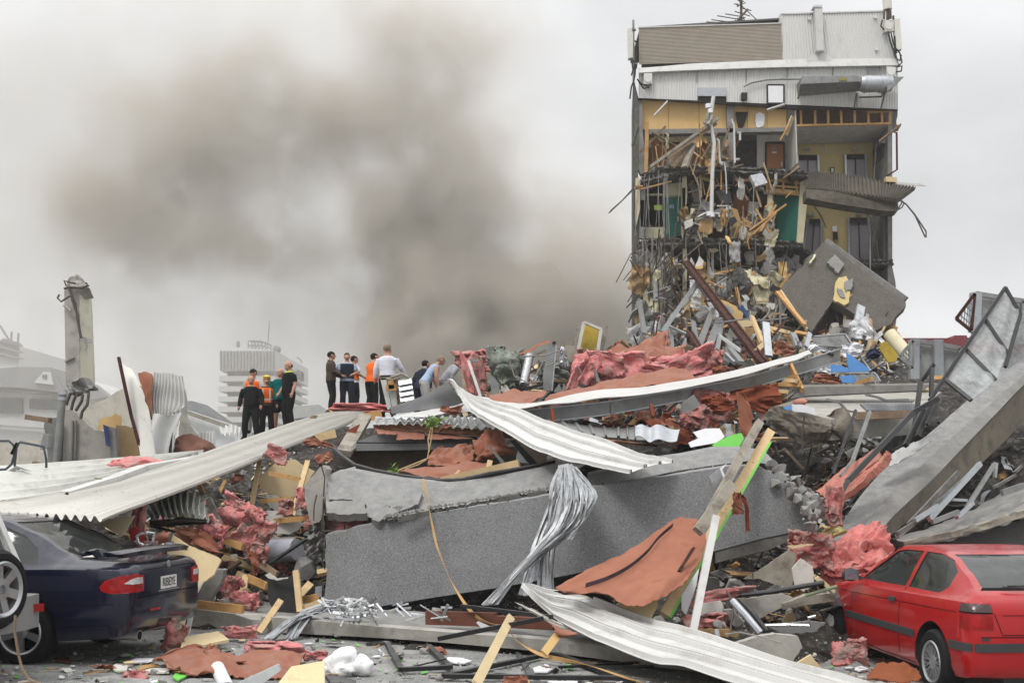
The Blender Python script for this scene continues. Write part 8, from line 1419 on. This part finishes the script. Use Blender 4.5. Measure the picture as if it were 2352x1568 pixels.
person('person in a yellow hard hat and orange vest looking down',at(613,1002,31),d2(190),1.66,top=c_brown,vest=c_orange,stripes=1,legs=c_black,helmet=1,head=(0,-.35),arms=(((-.25,.02,1.14),(-.26,.16,.95)),RH),lean=.1)
person('man in a teal shirt and dark shorts seen from the side',at(644,993,31),d2(200),1.77,top=c_teal,sleeve=2,legs=c_black,shorts=1,hair=h_grey,bald=1,head=(d2(-40),-.1),stance=((-.12,.12),(.12,-.1)),belly=1.2)
person('bald man in a black polo with lime green collar and glasses',at(664,985,30.5),d2(130),1.84,top=c_black,sleeve=2,legs=c_black,bald=1,collar=c_lime,belly=1.3,head=(d2(10),0),arms=(LH,((.24,0,1.16),(.2,.14,.95))))
person('man in a dark hooded jacket standing left of the police officer',at(760,945,33),d2(-75),1.76,top=c_brown,legs=c_black,head=(d2(0),0),arms=(((-.22,.06,1.16),(-.16,.25,1.06)),((.22,.06,1.16),(.14,.28,1.06))),collar=c_brown)
person('police officer in a dark vest over pale blue sleeves looking down',at(797,945,33.2),d2(190),1.74,top=c_blue,sleeve=2,vest=c_navy,legs=c_navy,head=(0,-.45),arms=(((-.25,.02,1.18),(-.14,.2,1.1)),((.25,.02,1.18),(.15,.2,1.08))))
person('person in an orange-topped white vest behind the police officer',at(813,945,34.3),d2(-60),1.70,top=c_white,sleeve=2,vest=c_orange,legs=c_black,head=(d2(-10),-.2),arms=(LH,((.24,.05,1.18),(.2,.2,1.1))))
person('person in an orange shirt partly hidden by the white shirt man',at(853,950,32.5),d2(-40),1.78,top=c_orange,sleeve=2,legs=c_black,vest=None,lean=.15,head=(d2(-30),-.5),arms=(((-.22,.1,1.2),(-.1,.25,1.12)),RH))
person('white haired man in a white shirt seen from behind',at(890,958,28.5),d2(-8),1.86,top=c_white,legs=c_black,hair=h_grey,head=(d2(-25),0),arms=(((-.25,0,1.18),(-.28,.05,.95)),((.28,.05,1.2),(.36,.2,.98))),coat_len=1.0)
person('dark haired person in a dark jacket with a pale collar bending away',at(966,965,31),d2(-30),1.72,lean=.3,top=c_navy,legs=c_navy,collar=c_blue,head=(d2(-20),-.3))
person('man in a light sleeveless singlet bending forward to the right',at(975,955,29.5),d2(-75),1.70,lean=.55,top=c_blue,sleeve=0,legs=c_grey,head=(0,.2),arms=(((-.24,.1,1.2),(-.2,.3,1.05)),((.24,.12,1.18),(.22,.3,.98))),hair=h_grey)
person('person in a checked shirt half hidden behind the rolled sheet',at(1020,950,30),d2(-60),1.66,lean=.6,top=c_check,legs=c_grey,head=(0,.1),sk=skin2)
# ================================================================ loose debris: one of each kind, then copies
R = random.Random(99)
def inpoly(x,y,q):
    c = False
    for i in range(len(q)):
        (a,b),(p,r) = q[i][:2],q[i - 1][:2]
        if (b > y) != (r > y) and x < (p - a) * (y - b) / (r - b) + a: c = not c
    return c
def proto(name,cat,mbs,mats):
    """a few shapes x a few materials of one kind of small debris, as mesh data to be shared by copies"""
    return name,cat,[m.mesh(name,mats[i % len(mats)],smooth=False) for i,m in enumerate(mbs)]
def shard(seed,r=.5,th=.03,n=6,el=.6):
    q = random.Random(seed); mb = MB(); mb.poly([(math.cos(a) * r * q.uniform(.6,1),math.sin(a) * r * el * q.uniform(.6,1),0) for a in [2 * math.pi * (k + q.uniform(-.3,.3)) / n for k in range(n)]],th,(0,0,-1)); return mb
def rk(seed): mb = MB(); mb.rock((0,0,0),.5,seed); return mb
def stick(w_,h_): mb = MB(); mb.bar((-.5,0,0),(.5,0,0),w_,h_); return mb
def bent(seed,w_):
    q = random.Random(seed); mb = MB(); L = [Vector((-.5 + k / 4,q.uniform(-.05,.05),q.uniform(-.08,.08))) for k in range(5)]; mb.patch([L,[p + Vector((0,w_,q.uniform(-.03,.03))) for p in L]],nu=8,nv=3,th=.006); return mb
def crumple(seed):
    mb = MB(); mb.patch([[(-.5,-.4,0),(0,-.4,.1),(.5,-.4,0)],[(-.5,.4,.05),(0,.4,0),(.5,.4,.1)]],nu=12,nv=12,f=lambda u,v: .22 * noise.noise(Vector((u * 3,v * 3,seed))),th=.008,rag=.08,seed=seed); return mb
def tuft(seed): mb = MB(); batt(mb,Vector(),(.5,.3,.35),random.Random(seed),fib=30); return mb
def crumb(seed): mb = MB(); mb.rock((0,0,0),.5,seed + 50); return mb
K = dict(splinter=proto('wood_splinter','splinter',[stick(.05,.02),stick(.035,.03),stick(.07,.015)],[timber_pale,timber,timber_old,brown_board]),crumb=proto('rubble_crumb','rubble',[crumb(i) for i in range(7)],[concrete_pale,concrete,plaster]),sheet=proto('sheet_scrap','sheet',[crumple(i + 20) for i in range(8)],[galv_dull,brown_board,concrete_dark,timber_grey,grey_panel]),rod=proto('thin_rod','rod',[stick(.018,.018)],[rebar,wire_grey,galv]),lining=proto('lining_shred','lining',[crumple(i + 40) for i in range(6)] + [shard(i + 80,.5,.03) for i in range(5)],[cream_wall,board_tan,plaster,brown_board,grey_panel]),
    rock=proto('concrete_chunk','concrete',[rk(i) for i in range(8)],[concrete,concrete_pale,concrete,mud_shade]),
    board=proto('board_shard','board',[shard(i) for i in range(12)],[plaster,board,concrete_pale,grey_panel,timber_grey,board]),
    wood=proto('timber_offcut','timber',[stick(.11,.05),stick(.16,.06),stick(.09,.07),stick(.2,.03),stick(.12,.05)],[timber,timber_pale,timber_old,brown_board,timber_grey]),
    metal=proto('metal_strip','metal strip',[bent(i,.08 + .03 * (i % 3)) for i in range(9)],[galv_dull,galv,sil,black_frame,galv_dull]),
    paper=proto('torn_paper','paper',[crumple(i) for i in range(8)],[paper,paper_dark,paper]),
    pink=proto('insulation_tuft','insulation',[tuft(i) for i in range(5)],[pink_dusty,pink,pink_dusty]),
    black=proto('black_strip','strip',[stick(.05,.04),stick(.07,.03)],[black_frame]),
    flake=proto('green_flake','glass flake',[shard(i + 40,.5,.05,5,.7) for i in range(6)],[green]),
    white=proto('white_scrap','scrap',[shard(i + 60,.5,.03,5,.7) for i in range(5)] + [crumple(33)],[white,sheet_white,plaster]))
for _,_,L in K.values():
    if L[0].name.startswith('insul'):
        for me in L:
            for p in me.polygons: p.use_smooth = True
NC = {}
def strew(kind,n,region,lo,hi,place_,tilt=.5,flat=1,sink=.0,ybias=1):
    nm,cat,meshes = K[kind]; xs_ = [p[0] for p in region]; ys_ = [p[1] for p in region]; k = tries = 0; g = nm.replace('_',' ') + 's ' + place_
    if NC.get(nm,0) + n > 295: n = 295 - NC.get(nm,0)
    while k < n and tries < n * 30:
        tries += 1; x,y = R.uniform(min(xs_),max(xs_)),min(ys_) + (max(ys_) - min(ys_)) * R.random() ** ybias
        if not inpoly(x,y,region): continue
        h = hit(x,y)
        if h is None or h.y > 60 or h.y < 9: continue
        s_ = R.uniform(lo,hi) * (R.random() * .6 + .4); o = bpy.data.objects.new(nm,R.choice(meshes)); COL.objects.link(o)
        o.rotation_euler = (R.gauss(0,tilt),R.gauss(0,tilt),R.uniform(0,6.28)); o.scale = (s_,s_ * (.25 + .75 * R.random() if kind in ('wood','metal','black','splinter','rod') and s_ < .5 else 1),s_ * flat); o.location = h + Vector((0,0,s_ * .12 * (1 - sink) + .01))
        tag(o,'%s %s' % (dict(rock='grey lump of broken concrete',board='pale broken board piece',wood='splintered timber offcut',metal='bent metal strip',paper='torn terracotta paper',pink='small pink insulation tuft',black='thin black frame piece',flake='small bright green flake',white='small white scrap',splinter='thin wood splinter',crumb='small rubble crumb',sheet='crumpled grey sheet scrap',rod='thin metal rod',lining='torn wall lining shred')[kind],place_),cat,g); k += 1
    NC[nm] = NC.get(nm,0) + k
cav = [(240,1230),(420,1130),(560,1060),(700,1000),(760,1010),(740,1400),(430,1420),(450,1300),(300,1260)]; hol = [(1560,1260),(1850,1215),(1900,1000),(2050,1050),(1950,1240),(1960,1430),(1600,1440)]
heapL = [(880,960),(1050,900),(1060,860),(1250,830),(1460,790),(1700,740),(1860,830),(1800,890),(1500,900),(1200,960)]; foot_ = [(1465,700),(1600,660),(1800,700),(2040,760),(2060,860),(1900,880),(1700,860),(1460,830)]
under = [(1180,950),(1560,910),(1800,880),(1780,1050),(1500,1020),(1250,1000)]; street = [(-20,1500),(430,1450),(760,1470),(1500,1530),(1960,1440),(2130,1560),(2100,1590),(-20,1590)]; left_ = [(380,1050),(560,1000),(760,930),(880,930),(700,1000),(480,1060),(300,1070)]
slabt = [(450,1405),(700,1420),(1200,1455),(1500,1480),(1600,1430),(1400,1400),(760,1395),(640,1380)]; rgt = [(2050,1230),(2352,1130),(2352,1000),(2200,1120)]; back = [(1800,760),(2060,780),(2200,880),(2352,900),(2352,830),(2050,840),(1900,880)]
HB,HR,LC,FT,ST,UB = 'on the heap behind the white sheet','in the hollow left of the red car','in the left cavity','at the foot of the tower','strewn on the street','under the long beam'
gap_ = [(1790,1030),(1900,1015),(2090,1010),(2000,1120),(1930,1200),(1850,1190),(1830,1100)]; GP = 'in the dark gap left of the diagonal slab'
for kind,n,reg,lo,hi,pl_,tl,fl in (('rock',42,cav,.12,.4,LC,.5,1),('board',34,cav,.25,.8,LC,.6,1),('wood',55,cav,.3,1.1,LC,.45,1),('paper',26,cav,.25,.6,LC,.6,1),('pink',22,cav,.15,.42,LC,.5,1),('metal',26,cav,.3,.9,LC,.5,1),('white',10,cav,.1,.3,LC,.6,1),
    ('rock',60,hol,.1,.4,HR,.5,1),('board',36,hol,.2,.7,HR,.5,1),('metal',34,hol,.3,.9,HR,.4,1),('wood',22,hol,.3,.8,HR,.4,1),('black',12,hol,.4,1.2,HR,.4,1),('pink',8,hol,.12,.3,HR,.4,1),('white',10,hol,.1,.3,HR,.4,1),
    ('metal',80,heapL,.6,1.9,HB,.6,1),('board',44,heapL,.4,1.2,HB,.7,1),('wood',42,heapL,.5,1.6,HB,.6,1),('paper',34,heapL,.4,1.3,HB,.5,1),('pink',18,heapL,.3,.8,HB,.4,1),('black',22,heapL,.6,1.8,HB,.6,1),('rock',20,heapL,.3,.7,HB,.5,1),
    ('metal',50,foot_,.8,2.6,FT,.8,1),('board',60,foot_,.5,1.6,FT,.8,1),('wood',70,foot_,.8,2.4,FT,.7,1),('rock',60,foot_,.4,1.1,FT,.5,1),('black',16,foot_,.8,2.4,FT,.6,1),('white',16,foot_,.3,.9,FT,.8,1),('paper',12,foot_,.5,1.2,FT,.6,1),
    ('paper',34,under,.4,1.0,UB,.6,1),('wood',34,under,.4,1.3,UB,.4,1),('metal',24,under,.5,1.4,UB,.4,1),('pink',12,under,.2,.5,UB,.4,1),('board',14,under,.3,.7,UB,.5,1),
    ('rock',90,street,.04,.16,ST,.4,.7),('board',60,street,.08,.32,ST,.12,1),('flake',120,street,.05,.16,ST,.15,.5),('white',70,street,.06,.24,ST,.12,.6),('wood',26,street,.1,.4,ST,.12,1),('metal',22,street,.15,.5,ST,.15,1),('black',22,street,.2,.7,ST,.1,1),('pink',8,street,.06,.16,ST,.3,1),('paper',8,street,.1,.3,ST,.2,1),
    ('wood',14,left_,.5,1.3,'by the roof strip edge',.3,1),('board',20,left_,.4,1.0,'by the roof strip edge',.3,1),('rock',14,left_,.2,.5,'by the roof strip edge',.4,1),('rock',9,slabt,.1,.35,'on the low slab',.4,1),('board',22,slabt,.1,.35,'on the low slab',.15,1),('metal',18,slabt,.2,.6,'on the low slab',.2,1),('wood',10,slabt,.2,.5,'on the low slab',.2,1),('metal',12,rgt,.3,1,'beside the diagonal slab',.4,1),('white',30,back,.3,.9,'behind the beam end',.7,1),('wood',20,back,.5,1.4,'behind the beam end',.5,1)):
    strew(kind,n,reg,lo,hi,pl_,tl,fl)
for kind,reg,n,lo,hi,pl_ in (('splinter',cav,70,.2,.8,LC),('splinter',hol,50,.2,.7,HR),('splinter',heapL,40,.4,1.2,HB),('splinter',foot_,60,.6,1.8,FT),('splinter',street,60,.1,.4,ST),('crumb',cav,60,.06,.2,LC),('crumb',hol,90,.06,.2,HR),('crumb',street,100,.03,.1,ST),('crumb',slabt,40,.04,.14,'on the low slab'),
    ('crumb',gap_,40,.1,.3,GP),('sheet',gap_,16,.2,.6,GP),('rod',gap_,24,.5,1.6,GP),('splinter',gap_,20,.3,.9,GP),('splinter',left_,20,.4,1,'by the roof strip edge'),('sheet',left_,16,.3,.8,'by the roof strip edge'),('sheet',cav,45,.2,.6,LC),('sheet',hol,55,.2,.6,HR),('sheet',heapL,60,.4,1.1,HB),('sheet',under,40,.3,.8,UB),('sheet',foot_,60,.6,1.5,FT),('sheet',rgt,14,.3,.7,'beside the diagonal slab'),('rod',cav,30,.5,1.3,LC),('rod',hol,40,.5,1.3,HR),('rod',heapL,60,.8,2,HB),('rod',foot_,60,1,3,FT)):
    strew(kind,n,reg,lo,hi,pl_,.6 if reg is not street else .12)
def hang_(kind,n,reg,lo,hi,Y,pl_,word):
    nm,cat,meshes = K[kind]; q = reg; xs_ = [p[0] for p in q]; ys_ = [p[1] for p in q]; k = t = 0
    while k < n and t < 4000:
        t += 1; x,y = R.uniform(min(xs_),max(xs_)),R.uniform(min(ys_),max(ys_))
        if not inpoly(x,y,q): continue
        o = bpy.data.objects.new(nm,R.choice(meshes)); COL.objects.link(o); s_ = R.uniform(lo,hi); o.scale = (s_,s_ * R.uniform(.5,1),s_); o.location = P(x,y,R.uniform(*Y)); o.rotation_euler = (R.uniform(0,6.3),R.gauss(1.2,.5) if kind in ('rod','splinter','wood') else R.uniform(0,6.3),R.uniform(0,6.3)); tag(o,word + ' ' + pl_,cat,nm.replace('_',' ') + 's ' + pl_); k += 1
mid = Z1((560,1440),(1140,1400),(1150,1560),(560,1600)); mid2 = Z2((540,100),(1140,60),(1150,262),(540,262)); low = Z2((210,340),(1240,340),(1240,900),(210,900)); upL = Z1((285,940),(880,930),(880,1160),(285,1160)); ceil_ = Z1((540,1200),(1340,1200),(1340,1340),(540,1330)); lowL = Z2((210,380),(560,380),(540,900),(215,900))
for kind,n,reg,lo,hi,Y,pl_,w_ in (('lining',26,mid2,.5,1.3,(47.6,49.6),'in the middle rooms of the tower','torn wall lining shred'),('splinter',26,mid2,.6,1.6,(47.4,49),'in the middle rooms of the tower','thin wood splinter'),('sheet',20,mid2,.4,1,(48,50),'in the middle rooms of the tower','crumpled grey sheet scrap'),('lining',20,upL,.3,.9,(48,50.4),'in the upper room of the tower','torn wall lining shred'),('splinter',24,upL,.8,2,(47.8,50),'in the upper room of the tower','thin wood splinter'),
    ('lining',90,low,.4,1.3,(47,49.8),'in the lowest rooms of the tower','torn wall lining shred'),('rod',34,low,1,3,(46.8,48.6),'in the lowest rooms of the tower','thin metal rod'),('splinter',20,ceil_,.6,1.8,(48,49.6),'under the broken upper slab','thin wood splinter'),('lining',12,ceil_,.3,.9,(48,49.8),'under the broken upper slab','torn wall lining shred'),('sheet',22,lowL,.5,1.4,(47.4,49),'in the lower left corner of the tower','crumpled grey sheet scrap'),('rod',30,lowL,1.5,3.5,(46.8,48),'in the lower left corner of the tower','thin metal rod')):
    hang_(kind,n,reg,lo,hi,Y,pl_,w_)
# grit nobody could count
mb = MB();
for i in range(5200):
    reg = R.choice([street,street,street,cav,hol,slabt,foot_,back]); xs_ = [p[0] for p in reg]; ys_ = [p[1] for p in reg]; x,y = R.uniform(min(xs_),max(xs_)),R.uniform(min(ys_),max(ys_)); h = hit(x,y)
    if h is None or h.y > 60 or h.y < 9: continue
    r_ = R.uniform(.006,.022) * max(1,h.y / 13) * (1.5 if h.y > 14 else 1); a = [h + Vector((R.uniform(-r_,r_),R.uniform(-r_,r_),R.uniform(0,r_))) for _ in range(3)] + [h + Vector((0,0,r_ * 1.2))]; mb.add(a,[[0,1,2],[0,3,1],[1,3,2],[2,3,0]])
stuff('grit','fine broken grit and crumbs strewn over the street and rubble','grit',mb,concrete_pale,smooth=False)
# ================================================================ smoke and haze
def vol_mat(name,col,dens,aniso=0,blobs=None):
    m = bpy.data.materials.new(name); m.use_nodes = True; t = m.node_tree; t.nodes.clear(); N = t.nodes; L = t.links; o = N.new('ShaderNodeOutputMaterial'); v = N.new('ShaderNodeVolumePrincipled'); L.new(v.outputs[0],o.inputs['Volume'])
    v.inputs['Color'].default_value = (*col,1); v.inputs['Density'].default_value = dens; v.inputs['Anisotropy'].default_value = aniso; v.inputs['Density Attribute'].default_value = ''
    if blobs:
        c = N.new('ShaderNodeTexCoord'); V = c.outputs['Object']
        def nz(s,d_,r_): n = N.new('ShaderNodeTexNoise'); n.inputs['Scale'].default_value = s; n.inputs['Detail'].default_value = d_; n.inputs['Roughness'].default_value = r_; return n
        w_ = nz(.16,3,.6); L.new(V,w_.inputs[0]); s1 = N.new('ShaderNodeVectorMath'); s1.operation = 'SUBTRACT'; s1.inputs[1].default_value = (.5,.5,.5); L.new(w_.outputs['Color'],s1.inputs[0]); s2 = N.new('ShaderNodeVectorMath'); s2.operation = 'MULTIPLY_ADD'; s2.inputs[1].default_value = (9,5,9); L.new(s1.outputs[0],s2.inputs[0]); L.new(V,s2.inputs[2]); W_ = s2.outputs[0]; acc = None
        for (x,y,z,rx,ry,rz,k) in blobs:
            mp = N.new('ShaderNodeMapping'); mp.vector_type = 'POINT'; mp.inputs['Scale'].default_value = (1 / rx,1 / ry,1 / rz); mp.inputs['Location'].default_value = (-x / rx,-y / ry,-z / rz); L.new(W_,mp.inputs[0]); ln = N.new('ShaderNodeVectorMath'); ln.operation = 'LENGTH'; L.new(mp.outputs[0],ln.inputs[0])
            mr = N.new('ShaderNodeMapRange'); mr.interpolation_type = 'SMOOTHERSTEP'; mr.inputs[1].default_value = 1.15; mr.inputs[2].default_value = .1; mr.inputs[3].default_value = 0; mr.inputs[4].default_value = k; L.new(ln.outputs['Value'],mr.inputs[0])
            if acc is None: acc = mr.outputs[0]
            else: a = N.new('ShaderNodeMath'); a.operation = 'ADD'; L.new(acc,a.inputs[0]); L.new(mr.outputs[0],a.inputs[1]); acc = a.outputs[0]
        n2 = nz(.26,8,.70); L.new(V,n2.inputs[0]); r2 = N.new('ShaderNodeMapRange'); r2.inputs[1].default_value = .38; r2.inputs[2].default_value = .62; r2.inputs[3].default_value = .25; r2.inputs[4].default_value = 2.0; L.new(n2.outputs[0],r2.inputs[0])
        mu = N.new('ShaderNodeMath'); mu.operation = 'MULTIPLY'; L.new(acc,mu.inputs[0]); L.new(r2.outputs[0],mu.inputs[1]); m3 = N.new('ShaderNodeMath'); m3.operation = 'MULTIPLY'; m3.inputs[1].default_value = dens; L.new(mu.outputs[0],m3.inputs[0]); L.new(m3.outputs[0],v.inputs['Density'])
    return m
YS = 64.0
def sb(px,py,rx,rz,k,Y=YS,ry=6): p = P(px,py,Y); s_ = F / Y; return (p.x,p.y,p.z,rx / s_,ry,rz / s_,k)
blobs = [(-17,64,16,29,10,27,.09),sb(1010,700,210,150,2.6),sb(1180,740,190,130,2.7,66),sb(920,560,150,170,1.0),sb(1060,470,210,190,.6),sb(1000,300,230,180,.5),sb(1330,690,230,180,.55,60),sb(800,300,230,160,.4),sb(560,260,280,200,.4),sb(400,330,230,210,.35),sb(390,520,270,160,.38),sb(620,580,180,90,.5),sb(1000,90,260,170,.45),sb(240,480,190,160,.3),sb(1300,560,200,160,.3),sb(1120,840,250,120,2.0,62),sb(1380,760,220,140,.9,60),sb(900,800,110,120,.7,62)]
a,b = P(60,30,YS - 9),P(1530,1010,YS - 9)
mb = MB(); mb.add([(x,y,z) for z in (.3,41) for x,y in ((-42,YS - 8),(8.3,YS - 8),(8.3,YS + 8),(-42,YS + 8))],[[3,2,1,0],[4,5,6,7],[0,1,5,4],[1,2,6,5],[2,3,7,6],[3,0,4,7]])
sm = stuff('smoke','thick brown-grey smoke rising behind the rubble and drifting left','smoke',mb,vol_mat('smoke',(.83,.78,.70),.58,.0,blobs),smooth=False)
mb = MB(); X0,X1,Y0,Y1,Z0,Z1_ = -140,140,-8,330,-1.3,46; mb.add([(x,y,z) for z in (Z0,Z1_) for x,y in ((X0,Y0),(X1,Y0),(X1,Y1),(X0,Y1))],[[3,2,1,0],[4,5,6,7],[0,1,5,4],[1,2,6,5],[2,3,7,6],[3,0,4,7]])
stuff('haze','thin pale dusty haze over the whole site','haze',mb,vol_mat('haze',(.95,.95,.95),.0006),smooth=False)
